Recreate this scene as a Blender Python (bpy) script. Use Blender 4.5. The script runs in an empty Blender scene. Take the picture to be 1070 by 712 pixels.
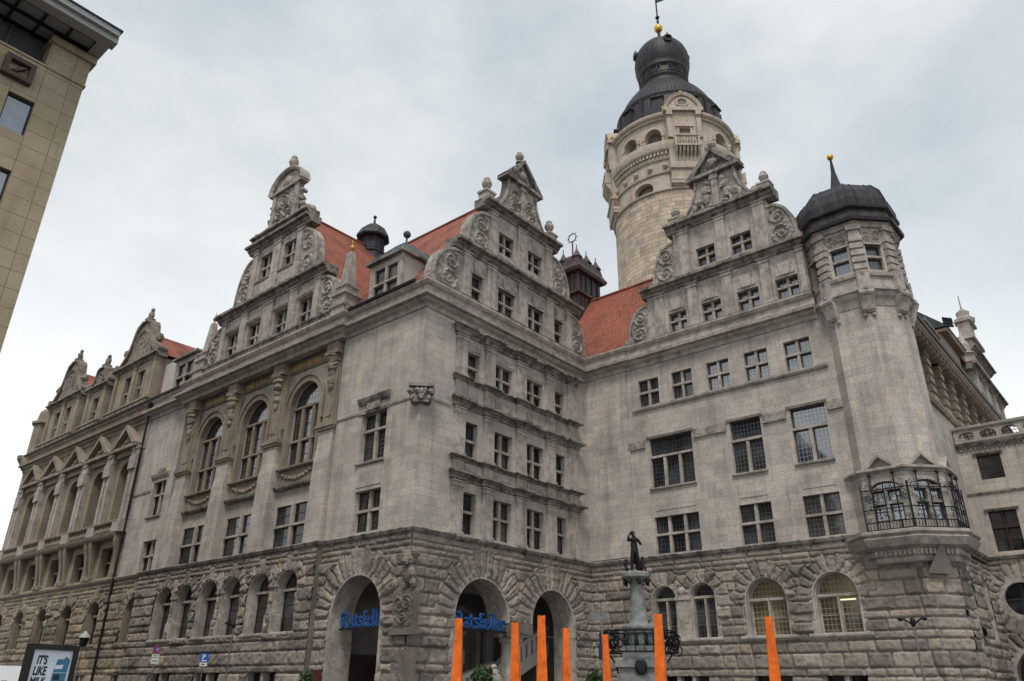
import bpy, bmesh, math, random
import numpy as np
from mathutils import Vector, Matrix

C = bpy.context.scene.collection
SC = bpy.context.scene
PI = math.pi
R = math.radians

# ------------------------------------------------------------------ camera
cam = bpy.data.objects.new('camera', bpy.data.cameras.new('camera'))
C.objects.link(cam)
cam.data.sensor_width = 36.0
cam.data.lens = 36.0 * 798.95 / 1070.0
cam.data.clip_start = 0.1
cam.data.clip_end = 3000
_r = Vector((0.64695469, -0.76248254, 0.00836674))
_d = Vector((0.32166313, 0.26294503, -0.90961131))
_f = Vector((0.69136275, 0.59116858, 0.41537604))
cam.matrix_world = Matrix((( _r.x, -_d.x, -_f.x, 0.0), (_r.y, -_d.y, -_f.y, 0.0), (_r.z, -_d.z, -_f.z, 1.65), (0, 0, 0, 1)))
SC.camera = cam

# ------------------------------------------------------------------ world and sun
SUN_EL, SUN_AZ = 60.0, 212.0            # azimuth of the sun seen from the scene, degrees from +x towards +y
world = bpy.data.worlds.new('World'); SC.world = world
world.use_nodes = True
nt = world.node_tree; nt.nodes.clear()
def wn(t): return nt.nodes.new(t)
out = wn('ShaderNodeOutputWorld'); bg = wn('ShaderNodeBackground')
sky = wn('ShaderNodeTexSky'); sky.sky_type = 'NISHITA'; sky.sun_disc = False
sky.sun_elevation = R(SUN_EL); sky.sun_rotation = R(90 - SUN_AZ); sky.air_density = 1.0; sky.dust_density = 2.0
tc = wn('ShaderNodeTexCoord'); mp = wn('ShaderNodeMapping'); mp.inputs['Scale'].default_value = (1.0, 1.0, 1.7)
nz = wn('ShaderNodeTexNoise'); nz.inputs['Scale'].default_value = 2.1; nz.inputs['Detail'].default_value = 7; nz.inputs['Roughness'].default_value = 0.55
nz2 = wn('ShaderNodeTexNoise'); nz2.inputs['Scale'].default_value = 0.8; nz2.inputs['Detail'].default_value = 3
cr = wn('ShaderNodeValToRGB')
cr.color_ramp.elements[0].position = 0.40; cr.color_ramp.elements[0].color = (3.35, 3.95, 4.4, 1)
cr.color_ramp.elements[1].position = 0.62; cr.color_ramp.elements[1].color = (6.9, 6.95, 6.75, 1)
sep = wn('ShaderNodeSeparateXYZ')
hz = wn('ShaderNodeMapRange'); hz.inputs[1].default_value = 0.05; hz.inputs[2].default_value = 0.62; hz.inputs[3].default_value = 1.0; hz.inputs[4].default_value = 0.0
hz.interpolation_type = 'SMOOTHSTEP'
mixh = wn('ShaderNodeMixRGB'); mixh.inputs[2].default_value = (8.6, 8.75, 8.6, 1)
mixs = wn('ShaderNodeMixRGB'); mixs.inputs[0].default_value = 0.88
L = nt.links.new
L(tc.outputs['Generated'], mp.inputs[0]); L(mp.outputs[0], nz.inputs['Vector']); L(mp.outputs[0], nz2.inputs['Vector'])
addn = wn('ShaderNodeMath'); addn.operation = 'MULTIPLY_ADD'; addn.inputs[1].default_value = 0.55
mul2 = wn('ShaderNodeMath'); mul2.operation = 'MULTIPLY'; mul2.inputs[1].default_value = 0.45
L(nz2.outputs[0], mul2.inputs[0]); L(nz.outputs[0], addn.inputs[0]); L(mul2.outputs[0], addn.inputs[2])
L(addn.outputs[0], cr.inputs[0]); L(tc.outputs['Generated'], sep.inputs[0]); L(sep.outputs['Z'], hz.inputs[0])
L(hz.outputs[0], mixh.inputs[0]); L(cr.outputs[0], mixh.inputs[1])
L(sky.outputs[0], mixs.inputs[1]); L(mixh.outputs[0], mixs.inputs[2]); L(mixs.outputs[0], bg.inputs[0])
bg.inputs[1].default_value = 0.1
L(bg.outputs[0], out.inputs[0])
sun = bpy.data.objects.new('sun', bpy.data.lights.new('sun', 'SUN')); C.objects.link(sun)
sun.data.energy = 1.5; sun.data.angle = R(14); sun.data.color = (1.0, 0.95, 0.88)
sv = Vector((math.cos(R(SUN_AZ)) * math.cos(R(SUN_EL)), math.sin(R(SUN_AZ)) * math.cos(R(SUN_EL)), math.sin(R(SUN_EL))))
sun.rotation_euler = sv.to_track_quat('Z', 'Y').to_euler()
SC.view_settings.view_transform = 'Standard'; SC.view_settings.look = 'None'
SC.view_settings.exposure = 0.56; SC.view_settings.gamma = 1.0; SC.view_settings.use_curve_mapping = False

# ------------------------------------------------------------------ materials
def newmat(name):
    m = bpy.data.materials.new(name); m.use_nodes = True
    t = m.node_tree; b = t.nodes['Principled BSDF']
    return m, t, b
def N(t, ty, **kw):
    n = t.nodes.new(ty)
    for k, v in kw.items():
        if k in n.inputs: n.inputs[k].default_value = v
        else: setattr(n, k, v)
    return n
def setspec(b, v):
    for k in ('Specular IOR Level', 'Specular'):
        if k in b.inputs: b.inputs[k].default_value = v; return
def ramp(t, stops):
    n = t.nodes.new('ShaderNodeValToRGB'); e = n.color_ramp.elements
    while len(e) < len(stops): e.new(0.5)
    for q, (p, c) in zip(e, stops):
        q.position = p; q.color = (*c, 1)
    return n
def mixc(t, a, b, fac, mode='MIX'):
    n = t.nodes.new('ShaderNodeMixRGB'); n.blend_type = mode
    for i, v in ((0, fac), (1, a), (2, b)):
        if hasattr(v, 'links') or hasattr(v, 'is_linked'): t.links.new(v, n.inputs[i])
        elif i == 0: n.inputs[0].default_value = v
        else: n.inputs[i].default_value = (*v, 1)
    return n.outputs[0]
def wallcoord(t, cyl=None):
    """(s, z) coordinates in metres on vertical walls; cyl = (cx, cy, radius) for a round wall"""
    g = t.nodes.new('ShaderNodeNewGeometry'); s = t.nodes.new('ShaderNodeSeparateXYZ'); t.links.new(g.outputs['Position'], s.inputs[0])
    c = t.nodes.new('ShaderNodeCombineXYZ')
    def M(op, a, b=None):
        m = t.nodes.new('ShaderNodeMath'); m.operation = op
        for i, v in enumerate((a, b)):
            if v is None: continue
            if isinstance(v, (int, float)): m.inputs[i].default_value = v
            else: t.links.new(v, m.inputs[i])
        return m.outputs[0]
    if cyl:
        a = M('ARCTAN2', M('SUBTRACT', s.outputs[1], cyl[1]), M('SUBTRACT', s.outputs[0], cyl[0]))
        u = M('MULTIPLY', a, cyl[2])
    else:
        u = M('SUBTRACT', s.outputs[1], s.outputs[0])
    t.links.new(u, c.inputs[0]); t.links.new(s.outputs[2], c.inputs[1])
    return g.outputs['Position'], c.outputs[0]

def stone(name, cols, off=0.43, bw=0.95, bh=0.42, block=0.5, mortar=None, bump=0.35, cyl=None, fine=14.0, soot=0.0, stain=0.35, msize=0.008, mbump=0.6, tone=False, rough=0.9):
    m, t, b = newmat(name)
    pos, uv = wallcoord(t, cyl)
    n1 = N(t, 'ShaderNodeTexNoise', Scale=0.55, Detail=6.0, Roughness=0.62); t.links.new(pos, n1.inputs['Vector'])
    n2 = N(t, 'ShaderNodeTexNoise', Scale=fine, Detail=5.0, Roughness=0.7); t.links.new(pos, n2.inputs['Vector'])
    base = ramp(t, [(0.30, cols[0]), (0.52, cols[1]), (0.72, cols[2])]); t.links.new(n1.outputs[0], base.inputs[0])
    col = base.outputs[0]
    hgt = n2.outputs[0]
    if block > 0:
        br = N(t, 'ShaderNodeTexBrick'); t.links.new(uv, br.inputs['Vector'])
        br.inputs['Scale'].default_value = 1.0; br.inputs['Brick Width'].default_value = bw; br.inputs['Row Height'].default_value = bh
        br.inputs['Mortar Size'].default_value = msize; br.inputs['Mortar Smooth'].default_value = 0.3; br.offset = off; br.squash = 0.7 if off else 1.0; br.squash_frequency = 3
        br.inputs['Color1'].default_value = (0.0, 0.0, 0.0, 1); br.inputs['Color2'].default_value = (1, 1, 1, 1); br.inputs['Mortar'].default_value = (0.5, 0.5, 0.5, 1)
        tint = ramp(t, [(0.0, (0.68, 0.685, 0.71)), (0.3, (0.93, 0.92, 0.91)), (0.7, (1.05, 1.03, 1.0)), (0.9, (1.18, 1.13, 1.06)), (1.0, (1.22, 1.08, 0.96))]); t.links.new(br.outputs['Color'], tint.inputs[0])
        col = mixc(t, col, tint.outputs[0], block, 'MULTIPLY')
        mc = mortar or tuple(0.62 * c for c in cols[1])
        col = mixc(t, col, mc, br.outputs['Fac'])
        inv = N(t, 'ShaderNodeMath', operation='MULTIPLY_ADD'); inv.inputs[1].default_value = -mbump
        t.links.new(br.outputs['Fac'], inv.inputs[0]); t.links.new(n2.outputs[0], inv.inputs[2]); hgt = inv.outputs[0]
    if tone:
        at = N(t, 'ShaderNodeAttribute', attribute_name='tone')
        tr = ramp(t, [(0.0, (0.66, 0.65, 0.64)), (0.35, (0.9, 0.89, 0.88)), (0.7, (1.08, 1.06, 1.03)), (0.93, (1.3, 1.26, 1.2)), (1.0, (1.3, 1.14, 0.98))])
        t.links.new(at.outputs['Fac'], tr.inputs[0]); col = mixc(t, col, tr.outputs[0], 1.0, 'MULTIPLY')
    # rain streaks and grain that belong to the stone
    mpn = N(t, 'ShaderNodeMapping'); mpn.inputs['Scale'].default_value = (1.6, 1.6, 0.13); t.links.new(pos, mpn.inputs[0])
    n3 = N(t, 'ShaderNodeTexNoise', Scale=1.3, Detail=6.0, Roughness=0.65); t.links.new(mpn.outputs[0], n3.inputs['Vector'])
    st = ramp(t, [(0.34, (0.50, 0.49, 0.48)), (0.50, (1, 1, 1)), (0.75, (1.12, 1.1, 1.06))]); t.links.new(n3.outputs[0], st.inputs[0])
    col = mixc(t, col, st.outputs[0], stain, 'MULTIPLY')
    gr = ramp(t, [(0.32, (0.66, 0.65, 0.64)), (0.5, (1, 1, 1)), (0.68, (1.2, 1.18, 1.15))]); t.links.new(n2.outputs[0], gr.inputs[0])
    col = mixc(t, col, gr.outputs[0], 0.75, 'MULTIPLY')
    if soot > 0:
        # black crust in patches
        n4 = N(t, 'ShaderNodeTexNoise', Scale=2.2, Detail=7.0, Roughness=0.7); t.links.new(pos, n4.inputs['Vector'])
        sr = ramp(t, [(0.44, (0, 0, 0)), (0.60, (1, 1, 1))]); t.links.new(n4.outputs[0], sr.inputs[0])
        sm = N(t, 'ShaderNodeMath', operation='MULTIPLY'); sm.inputs[1].default_value = soot; t.links.new(sr.outputs[0], sm.inputs[0])
        col = mixc(t, col, (0.045, 0.042, 0.04), sm.outputs[0])
    t.links.new(col, b.inputs['Base Color']); b.inputs['Roughness'].default_value = rough; setspec(b, 0.2)
    bp = N(t, 'ShaderNodeBump', Strength=bump, Distance=0.03); t.links.new(hgt, bp.inputs['Height']); t.links.new(bp.outputs[0], b.inputs['Normal'])
    return m

GREY = [(0.345, 0.312, 0.282), (0.445, 0.406, 0.368), (0.535, 0.489, 0.443)]
M = {}
M['ashlar'] = stone('grey ashlar', GREY, bw=0.88, bh=0.40, block=0.5, bump=0.5, stain=0.42, fine=10.0)
M['trim'] = stone('carved stone', [(0.345, 0.31, 0.277), (0.45, 0.406, 0.364), (0.54, 0.489, 0.438)], block=0.0, bump=0.4, soot=0.45, stain=0.5)
M['trimdark'] = stone('weathered ledge stone', [(0.2, 0.183, 0.165), (0.30, 0.275, 0.247), (0.40, 0.366, 0.33)], block=0.0, bump=0.5, soot=0.85, stain=0.5)
M['relief'] = stone('relief stone', [(0.30, 0.273, 0.243), (0.40, 0.364, 0.326), (0.48, 0.436, 0.39)], block=0.0, bump=0.6, soot=0.6, stain=0.4, fine=9)
M['rustic'] = stone('rock faced stone', [(0.19, 0.17, 0.15), (0.272, 0.243, 0.215), (0.348, 0.312, 0.276)], block=0.0, bump=0.8, soot=0.12, stain=0.3, tone=True, fine=7)
M['rusticplain'] = stone('dressed grey quoin stone', [(0.2, 0.18, 0.16), (0.28, 0.25, 0.222), (0.35, 0.315, 0.28)], block=0.0, bump=0.8, soot=0.12, fine=7)
M['rusticbrown'] = stone('brown rock faced stone', [(0.19, 0.16, 0.125), (0.27, 0.225, 0.175), (0.34, 0.285, 0.22)], block=0.0, bump=0.8, soot=0.12, stain=0.3, tone=True, fine=7)
M['brown'] = stone('brown sandstone', [(0.23, 0.19, 0.145), (0.31, 0.26, 0.2), (0.38, 0.32, 0.25)], block=0.2, bump=0.35, soot=0.15, stain=0.5)
M['brownplain'] = stone('brown carved sandstone', [(0.22, 0.18, 0.14), (0.30, 0.25, 0.195), (0.37, 0.315, 0.25)], block=0.0, bump=0.4, soot=0.3, stain=0.5)
M['browncrust'] = stone('black crusted sandstone', [(0.17, 0.145, 0.12), (0.25, 0.215, 0.175), (0.32, 0.28, 0.23)], block=0.0, bump=0.5, soot=0.5, stain=0.5)
TX, TY = 85.17, 42.08
M['towerstone'] = stone('pale limestone rubble', [(0.39, 0.318, 0.25), (0.50, 0.42, 0.338), (0.6, 0.52, 0.43)], bw=1.5, bh=0.62, mortar=(0.2, 0.16, 0.12), block=0.9, bump=0.6, cyl=(TX, TY, 8.8), fine=4, msize=0.03, mbump=1.0, stain=0.3)
M['towertrim'] = stone('pale limestone', [(0.39, 0.323, 0.258), (0.485, 0.41, 0.335), (0.57, 0.495, 0.415)], block=0.0, bump=0.4, fine=4, soot=0.12, stain=0.4)
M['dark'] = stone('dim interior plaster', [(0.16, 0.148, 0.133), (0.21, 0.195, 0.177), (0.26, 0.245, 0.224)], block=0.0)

def plain(name, col, rough=0.6, metal=0.0, noise=0.25, scale=6.0, bump=0.1, spec=0.3, emit=None):
    m, t, b = newmat(name)
    g = N(t, 'ShaderNodeNewGeometry')
    n = N(t, 'ShaderNodeTexNoise', Scale=scale, Detail=5.0, Roughness=0.65); t.links.new(g.outputs['Position'], n.inputs['Vector'])
    r = ramp(t, [(0.3, tuple(c * (1 - noise) for c in col)), (0.7, tuple(min(1, c * (1 + noise)) for c in col))]); t.links.new(n.outputs[0], r.inputs[0])
    t.links.new(r.outputs[0], b.inputs['Base Color'])
    b.inputs['Roughness'].default_value = rough; b.inputs['Metallic'].default_value = metal; setspec(b, spec)
    bp = N(t, 'ShaderNodeBump', Strength=bump, Distance=0.02); t.links.new(n.outputs[0], bp.inputs['Height']); t.links.new(bp.outputs[0], b.inputs['Normal'])
    if emit:
        b.inputs['Emission Color'].default_value = (*emit[0], 1); b.inputs['Emission Strength'].default_value = emit[1]
    return m
M['wood'] = plain('dark window wood', (0.045, 0.035, 0.028), 0.5)
M['woodlight'] = plain('oak window wood', (0.16, 0.115, 0.07), 0.5)
M['redwood'] = plain('red brown window wood', (0.04, 0.022, 0.017), 0.5)
M['lead'] = plain('lead cames', (0.22, 0.23, 0.24), 0.5, 0.3)
M['iron'] = plain('wrought iron', (0.018, 0.019, 0.022), 0.55, 0.6)
M['bluegate'] = plain('blue black wrought iron', (0.014, 0.018, 0.026), 0.5, 0.4)
M['bronze'] = plain('dark bronze', (0.022, 0.024, 0.026), 0.42, 0.7, noise=0.5, scale=9)
M['gold'] = plain('gilding', (0.62, 0.38, 0.06), 0.4, 0.7, noise=0.35)
M['goldpaint'] = plain('gilt lettering', (0.85, 0.52, 0.12), 0.5, 0.0, noise=0.2)
M['plaster'] = plain('pale render', (0.44, 0.41, 0.385), 0.9, noise=0.12, scale=1.2)
M['blue'] = plain('blue sign letters', (0.03, 0.105, 0.31), 0.4, noise=0.12)
M['orange'] = plain('orange fabric', (0.70, 0.13, 0.008), 0.6, noise=0.3, scale=5, bump=1.0)
M['lime'] = plain('fountain limestone', (0.19, 0.193, 0.185), 0.8, noise=0.4, scale=3.5, bump=0.3)
M['verdigris'] = plain('green patinated bronze', (0.10, 0.13, 0.13), 0.5, 0.3, noise=0.45, scale=7)
M['steel'] = plain('galvanised steel', (0.17, 0.17, 0.17), 0.5, 0.5)
M['white'] = plain('white paint', (0.72, 0.73, 0.74), 0.5, noise=0.06)
M['black'] = plain('black powder coat', (0.012, 0.012, 0.013), 0.45)
M['leaf'] = plain('evergreen leaves', (0.035, 0.07, 0.022), 0.6, noise=0.5, scale=20)
M['terracotta'] = plain('plant tub', (0.07, 0.06, 0.055), 0.8)
M['redboard'] = plain('maroon board', (0.08, 0.012, 0.014), 0.5)
M['signblue'] = plain('traffic sign blue', (0.02, 0.11, 0.5), 0.35, noise=0.04)
M['signred'] = plain('traffic sign red', (0.45, 0.02, 0.03), 0.35, noise=0.04)
M['navy'] = plain('printed navy ink', (0.012, 0.02, 0.045), 0.4, noise=0.05)
M['printblue'] = plain('printed blue ink', (0.05, 0.16, 0.28), 0.4, noise=0.1)
M['paper'] = plain('pale poster paper', (0.60, 0.66, 0.74), 0.35, noise=0.03)
M['rubber'] = plain('tyre rubber', (0.02, 0.02, 0.02), 0.8)
M['lampglass'] = plain('milk glass', (0.4, 0.4, 0.39), 0.25)
M['greenplant'] = M['leaf']

def glass(name, lattice=None, refl=1.5, base=(0.012, 0.014, 0.017), line=(0.1, 0.1, 0.1), emit=None):
    m, t, b = newmat(name)
    pos, uv = wallcoord(t)
    n = N(t, 'ShaderNodeTexNoise', Scale=1.1, Detail=2.0); t.links.new(pos, n.inputs['Vector'])
    n5 = N(t, 'ShaderNodeTexNoise', Scale=0.7, Detail=3.0); t.links.new(pos, n5.inputs['Vector'])
    r = ramp(t, [(0.40, tuple(c * .6 for c in base)), (0.66, tuple(c * 4.0 for c in base))]); t.links.new(n5.outputs[0], r.inputs[0])
    col = r.outputs[0]
    b.inputs['Roughness'].default_value = 0.04
    b.inputs['IOR'].default_value = refl
    hgt = n.outputs[0]
    if lattice:
        br = N(t, 'ShaderNodeTexBrick'); t.links.new(uv, br.inputs['Vector']); br.offset = 0.0
        br.inputs['Scale'].default_value = 1.0; br.inputs['Brick Width'].default_value = lattice[0]; br.inputs['Row Height'].default_value = lattice[1]
        br.inputs['Mortar Size'].default_value = lattice[2]; br.inputs['Mortar Smooth'].default_value = 0.1
        br.inputs['Color1'].default_value = (0, 0, 0, 1); br.inputs['Color2'].default_value = (1, 1, 1, 1)
        # every pane sits at its own slight tilt
        mp2 = N(t, 'ShaderNodeMath', operation='MULTIPLY_ADD'); mp2.inputs[1].default_value = 0.25
        t.links.new(br.outputs['Color'], mp2.inputs[0]); t.links.new(n.outputs[0], mp2.inputs[2]); hgt = mp2.outputs[0]
        col = mixc(t, col, line, br.outputs['Fac'])
        rr = N(t, 'ShaderNodeMapRange'); rr.inputs[3].default_value = 0.05; rr.inputs[4].default_value = 0.6; t.links.new(br.outputs['Fac'], rr.inputs[0])
        t.links.new(rr.outputs[0], b.inputs['Roughness'])
    t.links.new(col, b.inputs['Base Color'])
    bp = N(t, 'ShaderNodeBump', Strength=0.12, Distance=0.05); t.links.new(hgt, bp.inputs['Height']); t.links.new(bp.outputs[0], b.inputs['Normal'])
    if emit:
        b.inputs['Emission Color'].default_value = (*emit[0], 1); b.inputs['Emission Strength'].default_value = emit[1]
    return m
M['glass'] = glass('dark window glass')
M['glassbars'] = glass('dark leaded glass', (0.2, 0.24, 0.010), 1.55, line=(0.07, 0.075, 0.08))
M['glasssky'] = glass('leaded glass mirroring sky', (0.2, 0.23, 0.012), 2.9, base=(0.02, 0.026, 0.034), line=(0.06, 0.065, 0.075))
M['glassmid'] = glass('leaded glass half mirroring', (0.2, 0.23, 0.014), 1.9, base=(0.012, 0.015, 0.02), line=(0.05, 0.055, 0.06))
M['glassarch'] = glass('big arched window glass', (0.3, 0.34, 0.014), 2.6, base=(0.012, 0.014, 0.018), line=(0.03, 0.03, 0.03))
M['glasslit'] = glass('lamp lit leaded glass', (0.2, 0.24, 0.014), 1.5, base=(0.05, 0.04, 0.02), line=(0.2, 0.19, 0.17), emit=((1.0, 0.66, 0.28), 0.011))
M['glasscurtain'] = glass('curtained window glass', None, 1.5, base=(0.035, 0.033, 0.03))
M['glassbright'] = glass('window glass catching the sky', None, 2.2, base=(0.012, 0.014, 0.017))
M['glassplain'] = glass('plain half mirroring glass', None, 1.9, base=(0.012, 0.013, 0.015))
M['glassoffice'] = glass('blue office glass', None, 2.6, base=(0.02, 0.035, 0.055))

def tiles(name, cols, bw=0.19, bh=0.32):
    m, t, b = newmat(name)
    g = N(t, 'ShaderNodeNewGeometry'); s = N(t, 'ShaderNodeSeparateXYZ'); t.links.new(g.outputs['Position'], s.inputs[0])
    nrm = N(t, 'ShaderNodeSeparateXYZ'); t.links.new(g.outputs['True Normal'], nrm.inputs[0])
    ab = N(t, 'ShaderNodeMath', operation='ABSOLUTE'); t.links.new(nrm.outputs[0], ab.inputs[0])
    gt = N(t, 'ShaderNodeMath', operation='GREATER_THAN'); gt.inputs[1].default_value = 0.35; t.links.new(ab.outputs[0], gt.inputs[0])
    mx = N(t, 'ShaderNodeMix', data_type='FLOAT'); t.links.new(gt.outputs[0], mx.inputs[0]); t.links.new(s.outputs[0], mx.inputs[2]); t.links.new(s.outputs[1], mx.inputs[3])
    zz = N(t, 'ShaderNodeMath', operation='MULTIPLY'); zz.inputs[1].default_value = 1.25; t.links.new(s.outputs[2], zz.inputs[0])
    cb = N(t, 'ShaderNodeCombineXYZ'); t.links.new(mx.outputs[0], cb.inputs[0]); t.links.new(zz.outputs[0], cb.inputs[1])
    br = N(t, 'ShaderNodeTexBrick'); t.links.new(cb.outputs[0], br.inputs['Vector'])
    br.inputs['Scale'].default_value = 1.0; br.inputs['Brick Width'].default_value = bw; br.inputs['Row Height'].default_value = bh; br.inputs['Mortar Size'].default_value = 0.035
    br.inputs['Mortar Smooth'].default_value = 0.6
    br.inputs['Color1'].default_value = (*cols[0], 1); br.inputs['Color2'].default_value = (*cols[1], 1); br.inputs['Mortar'].default_value = (*cols[2], 1)
    n1 = N(t, 'ShaderNodeTexNoise', Scale=0.5, Detail=7.0, Roughness=0.7); t.links.new(g.outputs['Position'], n1.inputs['Vector'])
    r = ramp(t, [(0.34, (0.38, 0.36, 0.34)), (0.5, (1, 1, 1)), (0.68, (1.25, 1.2, 1.15))]); t.links.new(n1.outputs[0], r.inputs[0])
    col = mixc(t, br.outputs['Color'], r.outputs[0], 0.8, 'MULTIPLY')
    t.links.new(col, b.inputs['Base Color']); b.inputs['Roughness'].default_value = 0.75; setspec(b, 0.25)
    inv = N(t, 'ShaderNodeMath', operation='SUBTRACT'); inv.inputs[0].default_value = 1.0; t.links.new(br.outputs['Fac'], inv.inputs[1])
    bp = N(t, 'ShaderNodeBump', Strength=0.7, Distance=0.04); t.links.new(inv.outputs[0], bp.inputs['Height']); t.links.new(bp.outputs[0], b.inputs['Normal'])
    return m
M['tile'] = tiles('red clay roof tiles', [(0.37, 0.125, 0.077), (0.28, 0.088, 0.058), (0.13, 0.044, 0.032)])

def copper(name, col, seams=28, cen=None):
    m, t, b = newmat(name)
    g = N(t, 'ShaderNodeNewGeometry')
    n = N(t, 'ShaderNodeTexNoise', Scale=0.9, Detail=6.0, Roughness=0.65); t.links.new(g.outputs['Position'], n.inputs['Vector'])
    mpn = N(t, 'ShaderNodeMapping'); mpn.inputs['Scale'].default_value = (3, 3, 0.3); t.links.new(g.outputs['Position'], mpn.inputs[0])
    n2 = N(t, 'ShaderNodeTexNoise', Scale=1.0, Detail=5.0); t.links.new(mpn.outputs[0], n2.inputs['Vector'])
    r = ramp(t, [(0.3, tuple(c * 0.55 for c in col)), (0.55, col), (0.75, tuple(c * 1.7 for c in col))]); t.links.new(n2.outputs[0], r.inputs[0])
    t.links.new(r.outputs[0], b.inputs['Base Color'])
    b.inputs['Metallic'].default_value = 0.1; b.inputs['Roughness'].default_value = 0.55; setspec(b, 0.22)
    bp = N(t, 'ShaderNodeBump', Strength=0.25, Distance=0.05); t.links.new(n.outputs[0], bp.inputs['Height']); t.links.new(bp.outputs[0], b.inputs['Normal'])
    return m
M['copper'] = copper('dark oxidised copper', (0.04, 0.036, 0.04))
M['copperbrown'] = copper('brown oxidised copper', (0.07, 0.045, 0.045))
M['slate'] = copper('blue grey sheet metal', (0.06, 0.075, 0.085))
def ground_mat(name, c1, c2, bw, bh, mort):
    m, t, b = newmat(name)
    g = N(t, 'ShaderNodeNewGeometry')
    br = N(t, 'ShaderNodeTexBrick'); t.links.new(g.outputs['Position'], br.inputs['Vector']); br.inputs['Scale'].default_value = 1
    br.inputs['Brick Width'].default_value = bw; br.inputs['Row Height'].default_value = bh; br.inputs['Mortar Size'].default_value = 0.01
    br.inputs['Color1'].default_value = (*c1, 1); br.inputs['Color2'].default_value = (*c2, 1); br.inputs['Mortar'].default_value = (*mort, 1)
    n = N(t, 'ShaderNodeTexNoise', Scale=0.4, Detail=6.0); t.links.new(g.outputs['Position'], n.inputs['Vector'])
    r = ramp(t, [(0.3, (0.75, 0.75, 0.75)), (0.7, (1.15, 1.15, 1.15))]); t.links.new(n.outputs[0], r.inputs[0])
    t.links.new(mixc(t, br.outputs['Color'], r.outputs[0], 0.7, 'MULTIPLY'), b.inputs['Base Color']); b.inputs['Roughness'].default_value = 0.8
    return m
M['paving'] = ground_mat('granite paving', (0.115, 0.112, 0.107), (0.155, 0.15, 0.14), 0.6, 0.4, (0.06, 0.06, 0.056))
M['asphalt'] = plain('asphalt', (0.05, 0.05, 0.052), 0.9, noise=0.2, scale=30)
M['kerb'] = plain('granite kerb', (0.28, 0.27, 0.26), 0.8)
M['officestone'] = stone('yellow sandstone panels', off=0.0, cols= [(0.30, 0.245, 0.165), (0.37, 0.305, 0.215), (0.42, 0.35, 0.255)], bw=0.996, bh=0.785, block=0.22, bump=0.08, msize=0.014, mortar=(0.14, 0.12, 0.09), stain=0.2, mbump=1.5)
M['louvre'] = plain('grey louvre metal', (0.3, 0.3, 0.33), 0.5, 0.3)
M['soffit'] = plain('painted soffit', (0.34, 0.34, 0.33), 0.6, noise=0.06)
M['soffitglass'] = plain('soffit panels', (0.26, 0.26, 0.25), 0.5, noise=0.12, scale=1)
M['rust'] = plain('brown emblem steel', (0.085, 0.05, 0.04), 0.55, noise=0.2)

# ------------------------------------------------------------------ mesh helpers
class Fr:
    """wall frame: s runs along the wall, z up, d outwards"""
    def __init__(self, o, sd, n):
        self.o = Vector(o); self.sd = Vector(sd).normalized(); self.n = Vector(n).normalized()
    def P(self, s, z, d=0.0):
        return self.o + self.sd * s + self.n * d + Vector((0, 0, z))
    def Pv(self, S, Z, D):
        o, a, n = np.array(self.o), np.array(self.sd), np.array(self.n)
        return o + S[..., None] * a + D[..., None] * n + Z[..., None] * np.array([0, 0, 1.0])
class Cy:
    """round wall: s is arc length from angle zero"""
    def __init__(self, cx, cy, r): self.c = (cx, cy); self.r = r
    def P(self, s, z, d=0.0):
        a = s / self.r
        return Vector((self.c[0] + (self.r + d) * math.cos(a), self.c[1] + (self.r + d) * math.sin(a), z))
FA = Fr((24.2, 0, 0), (0, 1, 0), (-1, 0, 0))
FC = Fr((0, 26.6, 0), (1, 0, 0), (0, -1, 0))
FR = Fr((38.48, 0, 0), (0, 1, 0), (-1, 0, 0))
FW = Fr((51.4, 0, 0), (0, 1, 0), (-1, 0, 0))
FT = Fr((0, 8.6, 0), (1, 0, 0), (0, -1, 0))
FB = Fr((0, 32.0, 0), (1, 0, 0), (0, -1, 0))

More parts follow.
